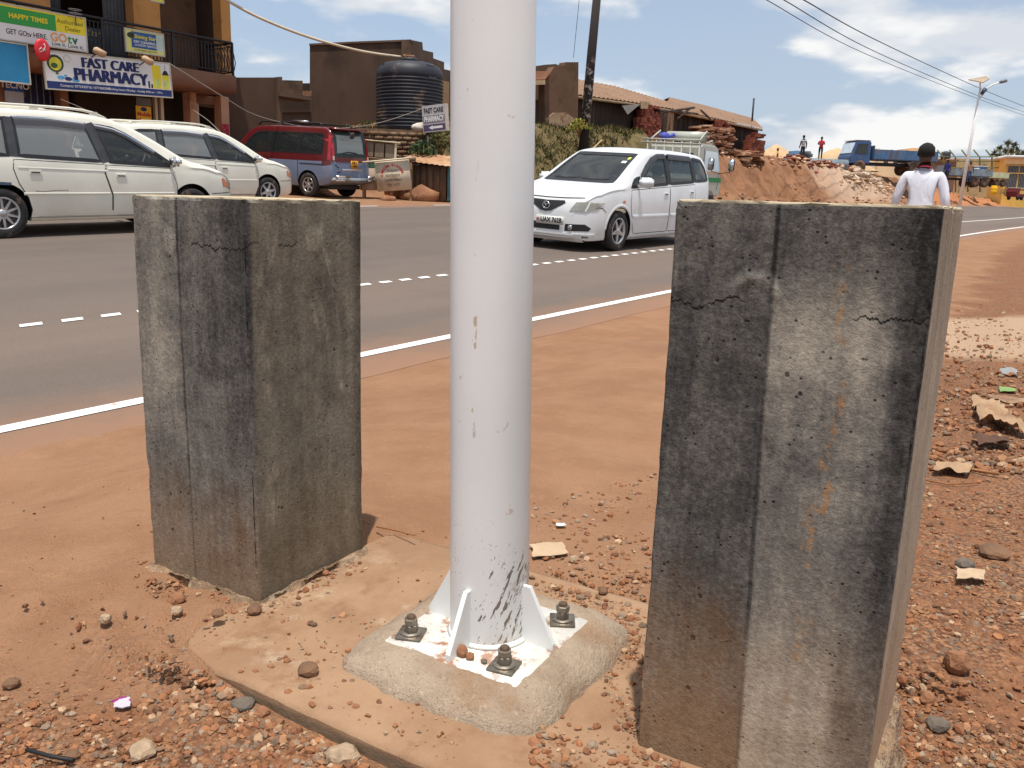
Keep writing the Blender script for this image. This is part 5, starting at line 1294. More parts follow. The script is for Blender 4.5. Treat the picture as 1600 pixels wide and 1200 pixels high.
# railing
rl = bpy.data.objects.new('balcony_railing', None); COL.objects.link(rl); rl.parent = shop
ztop, zlow = fl_(372, 69, 22.05)[1], zst + 0.09
for z, r_ in ((ztop, 0.035), (zlow, 0.016), (ztop - 0.10, 0.014)):
    b = MB(); b.tube([(-13.5, 0.07, z), (-0.06, 0.07, z), (-0.06, 1.3, z)], r_, 8); b.build('rail', M_IRON, rl)
bal = MB(); bal.box((-0.011, -0.011, zlow), (0.011, 0.011, ztop - 0.1)); me_b = bal.mesh('baluster', M_IRON)
x = -0.12
while x > -7.6: obj('baluster', me_b, rl, Matrix.Translation((x, 0.07, 0))); x -= 0.105
bel = MB(); bel.tube([(0, 0, zlow), (0.10, 0, zlow + 0.08), (0.15, 0, zlow + 0.28), (0.10, 0, zlow + 0.52), (0.0, 0, ztop - 0.1)], 0.013, 6); me_b2 = bel.mesh('bellied_baluster', M_IRON)
for k in range(9): obj('bellied_baluster', me_b2, rl, Matrix.Translation((-0.06, 0.15 + 0.13 * k, 0)))
for xx in (-0.06, -1.95, -3.9, -5.9): b = MB(); b.box((xx - 0.025, 0.045, zst), (xx + 0.025, 0.095, ztop)); b.build('rail_post', M_IRON, rl)
# ground floor: piers, shutter, door frame, dark doorways
for (a, c, m_) in ((298, 308.5, M_PINK), (346.5, 358.5, M_PINK), (98, 110, M_TERRA), (-40, 12, M_TERRA)):
    t0, t1 = fl_(a, 190, 23.1)[0], fl_(c, 190, 23.1)[0]; b = MB(); b.box((t0, 1.1, 0), (t1, 1.45, zsb)); b.build('ground_pier', m_, shop)
t0, t1 = fl_(243, 180, 23.2)[0], fl_(247, 180, 23.2)[0]
for a, c in ((243, 247), (252, 256.5)):
    t0, t1 = fl_(a, 180, 23.2)[0], fl_(c, 180, 23.2)[0]; b = MB(); b.box((t0, 1.2, 0), (t1, 1.32, zsb)); b.build('door_frame', M_WFRAME, shop)
t0, t1 = fl_(309, 170, 23.4)[0], fl_(346, 170, 23.4)[0]; zc = fl_(328, 167, 23.4)[1]
sh = MB(); k = 9
for i in range(k): z0 = lerp(zc, zsb - 0.25, i / k); z1 = lerp(zc, zsb - 0.25, (i + 0.86) / k); sh.bbox(((t0 + t1) / 2, 1.5, (z0 + z1) / 2), (t1 - t0, 0.05, z1 - z0), 0.012)
sh.build('roller_shutter', M_SHUT, shop)
b = MB(); b.box((t0, 1.42, zsb - 0.25), (t1, 1.6, zsb)); b.build('shutter_housing', M_TERRA, shop)
for a, c in ((309, 313), (341, 346)):
    q0, q1 = fl_(a, 190, 23.4)[0], fl_(c, 190, 23.4)[0]; b = MB(); b.box((q0, 1.44, 0), (q1, 1.54, zsb - 0.25)); b.build('shutter_guide', M_WFRAME, shop)
# security grille with blue sheeting
t0, t1 = fl_(12, 145, 23.4)[0], fl_(98, 145, 23.4)[0]
b = MB(); b.box((t0, 1.55, 0.0), (t1, 1.6, zsb)); b.build('blue_backing', mat('blue_sheet', srgb(36, 50, 92), 0.7, 0.3, 2, c2=srgb(120, 110, 100), amt=0.25), shop)
gb = MB(); gb.box((-0.012, 1.40, 0), (0.012, 1.43, zsb)); me_g = gb.mesh('grille_bar', mat('grille_grey', srgb(110, 110, 116), 0.5, 0.2))
x = fl_(48, 145, 23.4)[0]
while x < t1: obj('grille_bar', me_g, shop, Matrix.Translation((x, 0, 0))); x += 0.16
tb = shop_box('blue_poster', 8, 127, 37, 143, 23.0, 0.02, mat('poster_blue', srgb(40, 84, 150), 0.6, 0.1)); x_, z_ = fl_(23, 134, 23.0); text('poster_lettering', 'TECNO', 0.20, M_INKW, tb, x_, z_, 0.99, bold=0.004)
shop_box('white_poster', 8, 143, 37, 160, 23.0, 0.02, mat('poster_white', srgb(170, 172, 180), 0.6, 0.1))
mmn = shop_box('yellow_poster', 213, 166, 236.5, 192, 23.0, 0.02, mat('poster_yellow', srgb(232, 184, 40), 0.6, 0.06)); x_, z_ = fl_(225, 179, 23.0)
text('poster_lettering', 'Mobile', 0.15, mat('ink_red', srgb(196, 50, 40), 0.6, 0.1), mmn, x_, z_, 0.99, bold=0.004); text('poster_lettering', 'Money', 0.15, MATS['ink_red'], mmn, x_, z_ - 0.17, 0.99, bold=0.004)
b = MB(); b.lathe([(0.07, 0), (0.07, 0.008)], 16, M=Matrix.Translation((x_, 1.0, z_ + 0.14)) @ Matrix.Rotation(math.pi / 2, 4, 'X') @ Matrix.Diagonal((1.3, 0.8, 1, 1))); b.build('poster_emblem', mat('ink_navy', srgb(36, 46, 96), 0.6, 0.1), mmn)
shop_box('grey_poster', 213, 153, 236.5, 165, 23.0, 0.02, mat('poster_grey', srgb(110, 104, 100), 0.6, 0.15))
pp = shop_box('red_notice', 347.5, 194, 358, 213, 23.0, 0.02, mat('notice_red', srgb(170, 36, 60), 0.7, 0.3, 9, c2=(0.7, 0.6, 0.6), amt=0.4, scale2=9))
# counter clutter and shelves inside the dark shops
for k in range(5):
    b = MB(); b.box((-7.4, 4.3, 0.5 + 0.45 * k), (-0.8, 4.7, 0.54 + 0.45 * k)); sh_ = b.build('shelf', M_DARKW, shop)
    for j in range(26):
        w_ = rnd.uniform(0.08, 0.2); x0 = -7.3 + j * 0.25; bb = MB(); bb.box((x0, 4.33, 0.54 + 0.45 * k), (x0 + w_, 4.55, 0.54 + 0.45 * k + rnd.uniform(0.12, 0.3))); bb.build('goods', mat('goods_%d' % rnd.randrange(5), [srgb(150, 60, 50), srgb(70, 90, 140), srgb(180, 170, 150), srgb(190, 150, 60), srgb(80, 120, 90)][rnd.randrange(5)], 0.7, 0.15), sh_)

# ------------------------------------------------------------------ signs on the balcony front
def sign_board(name, label, c, n, m, edge=None, thick=0.05):
    # c: four pixel corners (tl, tr, br, bl) on the plane n; a framed flat board at its real place
    P = [on_n(*q, n) for q in c]
    cx = sum(p[0] for p in P) / 4; cz = sum(p[1] for p in P) / 4
    w = ((P[1][0] - P[0][0]) + (P[2][0] - P[3][0])) / 2; h = ((P[0][1] - P[3][1]) + (P[1][1] - P[2][1])) / 2
    tilt = math.atan2((P[1][1] - P[0][1] + P[2][1] - P[3][1]) / 2, w)
    root = thing(name, label, 'sign', frame(cx, n, cz - h / 2) @ Matrix.Rotation(-tilt, 4, 'Y'))
    b = MB(); b.box((-w / 2, 0, 0), (w / 2, thick, h)); b.build('board', m, root)
    if edge:
        b = MB(); e = 0.03
        for q in (((-w/2 - e, -0.012, -e), (w/2 + e, thick, 0)), ((-w/2 - e, -0.012, h), (w/2 + e, thick, h + e)), ((-w/2 - e, -0.012, 0), (-w/2, thick, h)), ((w/2, -0.012, 0), (w/2 + e, thick, h))): b.box(*q)
        b.build('sign_frame', edge, root)
    return root, w, h
def flat(name, root, x0, z0, x1, z1, m, y=-0.002):
    b = MB(); b.box((x0, y, z0), (x1, y + 0.0018, z1)); return b.build(name, m, root)
def disc(name, root, x, z, rx, rz, m, y=-0.004, seg=28):
    b = MB(); b.lathe([(1, 0), (1, 0.0018)], seg, M=Matrix.Translation((x, y + 0.0018, z)) @ Matrix.Rotation(math.pi / 2, 4, 'X') @ Matrix.Diagonal((rx, rz, 1, 1)), smooth=False); return b.build(name, m, root)
INK_NAVY, INK_BLACK = MATS['ink_navy'], MATS['ink_black']
S_W = mat('sign_white', srgb(226, 226, 224), 0.6, 0.04, 2); S_Y = mat('sign_yellow', srgb(236, 216, 50), 0.6, 0.05, 2); S_G = mat('sign_green', srgb(56, 158, 70), 0.6, 0.05, 2); S_ORG = mat('sign_orange', srgb(232, 160, 70), 0.6, 0.05); S_LB = mat('sign_light_blue', srgb(90, 170, 210), 0.6, 0.1); S_N = mat('sign_navy', srgb(38, 56, 112), 0.6, 0.05)
M_EDGE = mat('sign_edge', srgb(190, 186, 170), 0.6, 0.1)
fc, w, h = sign_board('shop_sign', 'long white FAST CARE PHARMACY sign with navy band on the balcony', [(70, 80), (267, 100), (268, 152), (73, 137)], 21.94, S_W, M_EDGE)
flat('navy_band', fc, -w/2, 0, w/2, 0.17, S_N)
for k_ in range(3): text('sign_lettering', 'FAST CARE', 0.33, INK_NAVY, fc, -0.02 + 0.022 * k_, h - 0.19, -0.004 - 0.004 * k_, sx=0.92); text('sign_lettering', 'PHARMACY', 0.41, INK_NAVY, fc, -0.02 + 0.026 * k_, h - 0.48, -0.004 - 0.004 * k_, sx=0.90)
text('sign_small_print', 'Contacts: 0772930716 / 0774602905', 0.085, M_INKW, fc, -0.70, 0.085, -0.006); text('sign_small_print', 'Working hours: Monday - Sunday 8:00 am - 11Pm', 0.075, M_INKW, fc, 0.62, 0.085, -0.006)
disc('logo_ring', fc, -w/2 + 0.26, h - 0.26, 0.20, 0.20, mat('logo_dark', srgb(52, 66, 50), 0.6, 0.2)); disc('logo_disc', fc, -w/2 + 0.26, h - 0.27, 0.15, 0.15, mat('logo_yellow', srgb(214, 206, 60), 0.6, 0.2), -0.006); disc('logo_figure', fc, -w/2 + 0.23, h - 0.31, 0.08, 0.06, mat('logo_green', srgb(60, 96, 60), 0.6, 0.2), -0.008)
disc('crest', fc, -w/2 + 0.56, h - 0.13, 0.10, 0.09, mat('crest_pale', srgb(208, 208, 188), 0.6, 0.1)); disc('crest_centre', fc, -w/2 + 0.56, h - 0.13, 0.07, 0.06, S_W, -0.006)
for q in range(3): disc('capsule', fc, -w/2 + 0.36 + 0.18 * q, 0.27 - 0.02 * q, 0.09, 0.045, (S_LB, S_N, S_LB)[q]); disc('tablet', fc, -w/2 + 0.28 + 0.2 * q, 0.36 - .04 * q, 0.04, 0.025, (MATS['logo_green'], S_LB, S_LB)[q])
flat('flask_panel', fc, w/2 - 0.52, 0.19, w/2 - 0.27, h - 0.07, S_Y); flat('flask_panel', fc, w/2 - 0.24, 0.19, w/2 - 0.04, h - 0.30, S_Y)
for q in range(2): disc('flask', fc, w/2 - 0.40 + 0.26 * q, 0.33, 0.08, 0.11, mat('flask_lime', srgb(200, 216, 120), 0.6, 0.2), -0.0045)
b = MB(); b.prism([(w/2 - 0.24, h - 0.30), (w/2 - 0.04, h - 0.30), (w/2 - 0.10, h - 0.19), (w/2 - 0.18, h - 0.19)], -0.006, -0.004); b.build('lamp_picture', INK_BLACK, fc); flat('lamp_cord', fc, w/2 - 0.145, h - 0.20, w/2 - 0.135, h - 0.04, INK_BLACK)
for q in range(2): flat('bottle_picture', fc, w/2 - 0.66 + 0.08 * q, 0.19, w/2 - 0.61 + 0.08 * q, 0.36 - 0.07 * q, INK_BLACK)
gt, w, h = sign_board('dealer_sign', 'green yellow and white GOtv dealer sign above the pharmacy sign', [(-40, -2), (133, 30), (135, 80), (-40, 54)], 21.93, S_W, M_EDGE)
xl = on_n(0, 30, 21.93)[0] - (on_n(-40, 26, 21.93)[0] + on_n(134, 55, 21.93)[0]) / 2
xr = on_n(88, 45, 21.93)[0] - (on_n(-40, 26, 21.93)[0] + on_n(134, 55, 21.93)[0]) / 2
flat('green_field', gt, xl - 0.5, h * 0.47, xr, h * 0.95, S_G); flat('yellow_field', gt, xr, h * 0.47, w / 2, h, S_Y); flat('yellow_edge', gt, -w/2, h * 0.95, xr, h, S_Y)
text('sign_lettering', 'HAPPY TIMES', 0.15, S_Y, gt, (xl + xr) / 2 + 0.0, h * 0.71, -0.005, bold=0.004); text('sign_lettering', 'Authorised', 0.14, mat('ink_olive', srgb(110, 110, 40), 0.6, 0.1), gt, xr + 0.34, h * 0.80, -0.005); text('sign_lettering', 'Dealer', 0.14, MATS['ink_olive'], gt, xr + 0.40, h * 0.60, -0.005)
text('sign_lettering', 'GET GOtv HERE.', 0.16, INK_BLACK, gt, xl + 0.57, h * 0.24, -0.004, bold=0.001, sx=0.80)
text('sign_logo', 'GO', 0.27, S_ORG, gt, xr + 0.04, h * 0.28, -0.004, bold=0.006, sx=0.95); text('sign_logo', 't', 0.27, S_G, gt, xr + 0.30, h * 0.28, -0.004, bold=0.008); text('sign_logo', 'v', 0.27, mat('logo_teal', srgb(40, 110, 80), 0.6, 0.1), gt, xr + 0.43, h * 0.28, -0.004, bold=0.010)
text('sign_lettering', 'Live it. Love it.', 0.13, INK_BLACK, gt, xr + 0.25, h * 0.09, -0.004)
bs, w, h = sign_board('blank_sign', 'plain blue sign at the left edge below the dealer sign', [(-45, 58), (42, 72), (46, 130), (-45, 121)], 21.9, mat('sign_sky_blue', srgb(40, 130, 176), 0.5, 0.05), M_EDGE)
ss, w, h = sign_board('laundry_sign', 'small blue and yellow Shining Star dry cleaning sign on the railing', [(197, 46), (255, 54), (256, 88), (198, 78)], 21.98, mat('sign_pale_yellow', srgb(222, 218, 130), 0.6, 0.08, 3), M_EDGE)
flat('blue_field', ss, -w/2 + 0.14, 0.10, w/2 - 0.2, h - 0.03, mat('sign_mid_blue', srgb(52, 96, 150), 0.6, 0.1, 3)); flat('pale_field', ss, w/2 - 0.2, 0.1, w/2, h - 0.03, mat('sign_haze', srgb(190, 210, 200), 0.6, 0.1)); disc('palm_picture', ss, -w/2 + 0.13, h - 0.13, 0.10, 0.07, mat('palm_dark', srgb(50, 60, 40), 0.7, 0.3))
text('sign_lettering', 'Shining Star', 0.13, S_Y, ss, 0.0, h * 0.72, -0.006, shear=0.2, bold=0.002); text('sign_lettering', 'DRY CLEANING &', 0.085, M_INKW, ss, 0.02, h * 0.48, -0.006, bold=0.002); text('sign_lettering', 'LAUNDRY SERVICES', 0.07, M_INKW, ss, 0.02, h * 0.33, -0.006, bold=0.001); text('sign_lettering', 'Tel: 0704 500820 / 0782 577561', 0.05, MATS['ink_olive'], ss, 0, 0.05, -0.006)
us, w, h = sign_board('upper_sign', 'corner of a yellow sign cut off by the top of the picture', [(236, -26), (254, -23), (254, 4), (236, 0)], 21.98, S_Y, M_EDGE)
q = at(65, 78, 0); t_, z_ = on_n(66, 78, 21.6)
rd = thing('round_sign', 'red oval hanging sign with white script between blue sign and pharmacy sign', 'sign', frame(t_, 21.6, z_ - 0.26))
b = MB(); b.lathe([(0.0, -0.05), (0.7, -0.045), (0.95, -0.03), (1.0, 0), (0.95, 0.03), (0.7, 0.045), (0, 0.05)], 32, caps=False, M=Matrix.Translation((0, 0, 0.26)) @ Matrix.Rotation(math.pi / 2, 4, 'X') @ Matrix.Diagonal((0.18, 0.255, 1, 1))); b.build('board', mat('sign_red', srgb(208, 32, 44), 0.4, 0.06, coat=0.3), rd)
b = MB(); b.tube([(-0.10, -0.056, 0.24), (-0.05, -0.06, 0.30), (0.0, -0.06, 0.24), (0.05, -0.06, 0.34), (0.02, -0.06, 0.40)], 0.010, 6); b.tube([(-0.09, -0.058, 0.20), (0.06, -0.058, 0.27)], 0.007, 6); b.build('script_mark', M_INKW, rd); b = MB(); b.box((-0.01, 0, 0.24), (0.01, 0.42, 0.27)); b.build('bracket', M_IRON, rd)
for (px, py, lab) in ((154, 81, 'left of two beige floodlights above the pharmacy sign'), (229, 94, 'right of two beige floodlights above the pharmacy sign')):
    t_, z_ = on_n(px, py, 21.6); fr = thing('floodlight', lab, 'floodlight', frame(t_, 21.6, z_ - 0.08))
    b = MB(); b.bbox((0, 0, 0.08), (0.27, 0.16, 0.13), 0.008, 0, Matrix.Rotation(0.35, 4, 'Y')); b.build('housing', mat('beige_plastic', srgb(196, 164, 132), 0.6, 0.1), fr); b = MB(); b.tube([(0, 0.05, 0.06), (0, 0.34, -0.02)], 0.014, 6); b.build('arm', M_IRON, fr)
t_, z_ = on_n(121, 22, 21.8); an = thing('television_aerial', 'small ringed television aerial standing on the balcony rail', 'aerial', frame(t_, 21.9, z_ - 0.15))
b = MB(); b.tube([(0, 0, -0.1), (0, 0, 0.26)], 0.012, 6); b.build('mast', MATS['grille_grey'], an)
for k in range(3): b = MB(); b.tube([(0.16 * math.cos(a), 0.10 * math.sin(a), 0.08 + 0.09 * k) for a in np.linspace(0, 2 * math.pi, 21)], 0.008, 5, caps=False); b.build('ring', MATS['alloy'], an)

# ------------------------------------------------------------------ brown plastered buildings behind
M_BROWN = mat('brown_render', srgb(88, 68, 55), 0.95, 0.14, 0.8, c2=srgb(68, 52, 42), amt=0.45, scale2=0.7, bump=0.3, bscale=9, stretch=(1, 1, 0.6))
M_BROWN2 = mat('brown_render_light', srgb(104, 82, 66), 0.95, 0.16, 0.9, c2=srgb(80, 62, 50), amt=0.4, bump=0.3, bscale=9)
def pix_wall(root, name, P, Y0, Y1, px0, px1, thick, m):
    # outline given in pixels, standing on the vertical plane through two depths; real thickness behind it
    A, B = at(px0, 300, Y0), at(px1, 300, Y1); d = Vector((B.x - A.x, B.y - A.y, 0)).normalized(); nrm = Vector((-d.y, d.x, 0))
    pts = []
    for (x, y) in P:
        r_ = ray(x, y); k = (Vector((A.x, A.y, 0))).dot(nrm) / Vector((r_.x, r_.y, 0)).dot(nrm); q = r_ * k + CAMP; pts.append(q)
    b = MB(); n = len(pts)
    b.add([q[:] for q in pts] + [(q + nrm * thick)[:] for q in pts], [tuple(range(n))[::-1], tuple(range(n, 2 * n))] + [(i, (i+1) % n, (i+1) % n + n, i + n) for i in range(n)])
    bm = bmesh.new(); t_ = b.mesh('t', m); bm.from_mesh(t_); bpy.data.meshes.remove(t_); bmesh.ops.recalc_face_normals(bm, faces=bm.faces[:])
    me = bpy.data.meshes.new(name); bm.to_mesh(me); bm.free(); me.materials.append(m); o = obj(name, me, root)
    if root: o.matrix_parent_inverse = root.matrix_world.inverted()
    return o
def base(px, Y, z): q = at(px, 300, Y); return Matrix.Translation((q.x, q.y, z))
lw = thing('low_brown_building', 'low brown plastered building with a dark opening beside the shop', 'building', base(430, 28, 0.8)); bpy.context.view_layer.update()
pix_wall(lw, 'wall', [(348, 300), (348, 121), (438, 121), (438, 300)], 27.6, 29.4, 366, 485, 0.3, M_BROWN)
pix_wall(lw, 'wall', [(438, 300), (438, 173), (487, 172), (487, 300)], 27.6, 29.4, 366, 485, 0.3, M_BROWN)
pix_wall(lw, 'roof_edge', [(438, 150), (438, 143), (487, 151), (487, 157)], 27.3, 29.1, 366, 485, 0.9, M_BROWN2)
pix_wall(lw, 'parapet', [(436, 146), (436, 125), (473, 126), (473, 148)], 28.8, 30.4, 366, 485, 0.4, M_BROWN2)
pix_wall(lw, 'parapet', [(473, 150), (473, 142), (487, 142), (487, 150)], 28.8, 30.4, 366, 485, 0.4, mat('rust_tile', srgb(150, 112, 84), 0.9, 0.3, 6))
pix_wall(lw, 'sill', [(436, 176), (436, 172), (487, 171), (487, 175)], 27.5, 29.3, 366, 485, 0.5, M_BROWN2)
pix_wall(lw, 'pier', [(434, 300), (434, 120), (441, 120), (441, 300)], 27.45, 29.3, 366, 485, 0.3, M_BROWN2)
pix_wall(lw, 'inner_wall', [(430, 300), (430, 130), (490, 130), (490, 300)], 31, 32.5, 366, 485, 0.2, M_DARKW)
bb_ = thing('tall_brown_building', 'tall windowless brown building with stepped parapet behind the water tank', 'building', base(560, 31, 0.8)); bpy.context.view_layer.update()
pix_wall(bb_, 'front_wall', [(484, 310), (484, 68), (560, 65), (641, 62), (641, 310)], 31.0, 30.6, 484, 641, 0.35, M_BROWN)
pix_wall(bb_, 'front_coping', [(483, 71), (483, 68), (560, 64.5), (642, 61.5), (642, 64.5), (560, 67.5)], 30.95, 30.55, 484, 641, 0.45, M_BROWN2)
pix_wall(bb_, 'side_wall', [(641, 310), (641, 62), (660, 66), (661, 78), (677, 82), (677, 91), (694, 97), (694, 108), (712, 112), (712, 300)], 30.6, 40.0, 641, 706, 0.3, M_BROWN2)
pix_wall(bb_, 'side_panel', [(685, 130), (692, 126), (702, 128), (702, 300), (685, 300)], 34.0, 38.0, 685, 705, 0.15, mat('tan_plaster', srgb(190, 150, 104), 0.9, 0.1))
bb_top = MB()
# ------------------------------------------------------------------ water tank on its platform
M_TANK = mat('black_plastic_tank', srgb(44, 46, 54), 0.55, 0.15, 2, c2=srgb(128, 108, 92), amt=0.25, scale2=1.2)
q = at(640, 206, 29.0); TKZ = q.z
tk = thing('water_tank', 'big black ribbed plastic water tank on a stone platform', 'water tank', Matrix.Translation(q))
rt = 49 * 29.0 / CF * 1.02; ht = (206 - 120) * 29.0 / CF
prof = [(rt * 0.97, 0.0)]
for k in range(15):
    z0 = 0.04 + k * (ht - 0.3) / 15; dz = (ht - 0.3) / 15
    prof += [(rt * 0.965, z0), (rt * 0.965, z0 + dz * 0.30), (rt * 1.0, z0 + dz * 0.46), (rt * 1.0, z0 + dz * 0.80), (rt * 0.965, z0 + dz * 0.96)]
prof += [(rt * 0.97, ht - 0.26), (rt * 0.985, ht - 0.12), (rt * 0.96, ht), (rt * 0.88, ht + 0.13), (rt * 0.72, ht + 0.22), (rt * 0.45, ht + 0.27), (0.25, ht + 0.30)]
b = MB(); b.lathe(prof, 56); b.build('shell', M_TANK, tk)
b = MB(); b.lathe([(0.27, ht + 0.28), (0.27, ht + 0.37), (0.22, ht + 0.41), (0.05, ht + 0.42)], 24); b.build('lid', M_TANK, tk)
b = MB()
b.lathe([(0.001, 0), (rt*0.5, 0)], 8)
for a in (-2.6, -0.7, 0.6, 2.3):
    T = Matrix.Rotation(a, 4, 'Z'); b2 = MB(); b2.add([(rt * 0.99, -0.16, ht - 0.32), (rt * 0.99, 0.16, ht - 0.32), (rt * 0.90, 0.14, ht + 0.13), (rt * 0.90, -0.14, ht + 0.13), (rt * 0.5, -0.10, ht + 0.275), (rt * 0.5, 0.10, ht + 0.275)], [(0, 1, 2, 3), (3, 2, 5, 4)], M=T); b2.build('shoulder_rib', M_TANK, tk)
b = MB()
for k in range(5): b.ico((rnd.uniform(-.15, .15), rnd.uniform(-.15, .15), ht + 0.45), 0.06, 1)
b.build('lid_weights', STONE[0], tk)
M_BRICKW = mat('platform_mortar', srgb(120, 96, 74), 0.95, 0.2, 4, c2=srgb(84, 72, 58), amt=0.4, bump=0.5, bscale=18)
pf = thing('stone_platform', 'rough brick platform under the black water tank', 'retaining wall', base(610, 28, 0.8)); bpy.context.view_layer.update()
A_, B_ = at(556, 260, 27.6), at(668, 260, 27.9); dv = Vector((B_.x - A_.x, B_.y - A_.y, 0)); Lw = dv.length; dv.normalize(); nv_ = Vector((-dv.y, dv.x, 0))
PFM = Matrix(((dv.x, nv_.x, 0, A_.x), (dv.y, nv_.y, 0, A_.y), (0, 0, 1, 0.7), (0, 0, 0, 1))); pf.matrix_world = PFM; hz_ = TKZ - 0.02 - 0.7
b = MB(); b.box((0, 0.05, 0), (Lw, 3.0, hz_)); b.build('fill', M_BRICKW, pf)
BR = [MB().bbox((0, 0, 0), (0.27, 0.12, 0.115), 0.012).mesh('brick', m_) for m_ in (mat('brick_a', srgb(128, 96, 72), 0.95, 0.25, 8, c2=srgb(90, 74, 60)), mat('brick_b', srgb(110, 88, 68), 0.95, 0.25, 8, c2=srgb(140, 116, 90)), mat('brick_c', srgb(140, 104, 78), 0.95, 0.25, 8, c2=srgb(100, 84, 66)))]
nc = int(hz_ / 0.135)
for j in range(nc):
    x = 0.14 + (0.14 if j % 2 else 0)
    while x < Lw - 0.1: obj('brick', BR[rnd.randrange(3)], pf, Matrix.Translation((x, 0.04 + rnd.uniform(-.02, .015), 0.07 + j * 0.135)) @ Matrix.Rotation(rnd.uniform(-.05, .05), 4, 'Y')); x += 0.29
q = at(659, 201, 27.6); sk = MB(); sk.ico((0, 0, 0.07), 0.23, 2, (1.5, 0.8, 0.60), 0.0, rot=Matrix.Identity(3), smooth=True); sk.v = [tuple(Vector(c_) * (1 + 0.35 * fbm(c_[0] * 7, c_[1] * 7, c_[2] * 7, 3))) for c_ in sk.v]; tag(sk.build('white_sack', mat('sack_white', srgb(214, 206, 194), 0.8, 0.1, 5, c2=srgb(150, 120, 96), amt=0.3), M=Matrix.Translation((q.x, q.y, TKZ - 0.02))), 'crumpled white sack on the platform beside the tank', 'sack')
# fill pipe from the shop roof to the tank, service wires
def cable(name, pts, r_, m, label, cat, n=26):
    P = [at(*q) for q in pts]; out = []
    for i in range(len(P) - 1):
        p0, p1, p2, p3 = P[max(0, i-1)], P[i], P[i+1], P[min(len(P)-1, i+2)]
        for k in range(n // (len(P) - 1) + 1):
            s = k / (n // (len(P) - 1) + 1)
            out.append(0.5 * ((2 * p1) + (p2 - p0) * s + (2 * p0 - 5 * p1 + 4 * p2 - p3) * s * s + (-p0 + 3 * p1 - 3 * p2 + p3) * s ** 3))
    out.append(P[-1]); return tag(MB().tube(out, r_, 6).build(name, m), label, cat)
cable('fill_pipe', [(330, -14, 25.5), (400, 25, 26), (480, 57, 27), (560, 79, 28), (626, 89, 29)], 0.042, mat('cream_pipe', srgb(206, 190, 164), 0.6, 0.08), 'cream pipe sagging from the shop roof to the tank', 'pipe')
M_WIRE = mat('wire_grey', srgb(70, 64, 62), 0.7, 0.1); M_WIREL = mat('wire_pale', srgb(140, 130, 122), 0.7, 0.1)
cable('service_wire', [(266, 100, 21.9), (350, 152, 23), (400, 180, 24.5), (470, 197, 25.5), (540, 200, 26), (600, 190, 26.3), (665, 168, 26.6)], 0.012, M_WIREL, 'thin wire looping from the balcony to the small pharmacy sign', 'wire')
cable('service_wire', [(302, 172, 21), (325, 188, 20), (345, 207, 19)], 0.008, M_WIREL, 'short pale wire slanting down to the second minivan', 'wire')
cable('service_wire', [(95, 155, 20), (130, 170, 18), (180, 195, 16)], 0.006, M_WIREL, 'thin pale wire slanting down behind the first minivan', 'wire')

# ------------------------------------------------------------------ roadside stalls below the tank
def loc(px, py, Y): return at(px, py, Y)
zg = lambda p: height(p.x, p.y)
p = loc(612, 298, 25.6); z_ = zg(p); STF = Matrix.Translation((p.x, p.y, z_)) @ Matrix.Rotation(math.pi / 2 - TH - 0.30, 4, 'Z')
st = thing('market_stall', 'small wooden food stall with a painted white menu board', 'stall', Matrix.Translation((p.x, p.y, z_)) @ Matrix.Rotation(0.12, 4, 'Z'))
M_WOOD = mat('weathered_wood', srgb(138, 110, 84), 0.9, 0.25, 5, c2=srgb(100, 78, 60), stretch=(1, 1, 0.3)); M_PALEW = mat('pale_board', srgb(204, 190, 166), 0.85, 0.08, 3, c2=srgb(170, 150, 124), amt=0.3); M_TINR = mat('rusty_tin', srgb(168, 126, 92), 0.8, 0.25, 3, c2=srgb(190, 160, 124))
b = MB(); b.bbox((0.12, -0.35, 0.66), (0.98, 0.05, 0.84), 0.01, 0, Matrix.Rotation(-0.10, 4, 'Y')); mb_ = b.build('menu_board', M_PALEW, st)
TMb = Matrix.Rotation(-0.10, 4, 'Y') @ Matrix.Translation((0.12, -0.377, 0.66))
for i, ch in enumerate('A MAZIMA BIIKEERA'):
    a = math.pi * (0.98 - 0.90 * i / 16) ; 
    text('menu_lettering', ch, 0.10, MATS['ink_red'], mb_, 0, 0, 0, bold=0.003, M=TMb @ Matrix.Translation((-0.02 + 0.30 * math.cos(a), 0, 0.0 + 0.29 * math.sin(a))) @ Matrix.Rotation(-(a - math.pi / 2), 4, 'Y')) if ch != ' ' else None
for i, s in enumerate(('ROLEX', 'KATOGO', 'LUWOMBO', 'TEL 0772')): text('menu_lettering', s, 0.095, INK_BLACK, mb_, -0.01, 0.14 - 0.135 * i, 0, M=TMb)
b = MB(); b.bbox((-0.62, -0.20, 0.55), (0.55, 0.04, 0.62), 0.01); b.build('side_board', mat('grey_board', srgb(160, 140, 122), 0.9, 0.15, 4), st)
for i in range(5): b = MB(); b.bbox((-0.1, -0.05 + 0.14 * i, 1.08), (1.85, 0.12, 0.035), 0.008, 0, Matrix.Rotation(-0.11, 4, 'Y')); b.build('counter_plank', M_WOOD, st)
b = MB(); b.bbox((-0.1, -0.42, 1.10), (1.90, 0.06, 0.05), 0.01, 0, Matrix.Rotation(-0.12, 4, 'Y')); b.build('counter_edge', M_PALEW, st)
for x, y in ((-0.8, -0.2), (0.0, -0.28), (0.55, -0.28), (-0.8, 0.5), (0.6, 0.5)): b = MB(); b.box((x - 0.035, y - 0.035, -0.1), (x + 0.035, y + 0.035, 1.05)); b.build('leg', M_WOOD, st)
b = MB(); b.box((-0.85, -0.15, 0.88), (-0.4, 0.2, 1.0)); b.build('green_cloth', mat('green_cloth', srgb(60, 100, 70), 0.9, 0.2), st)
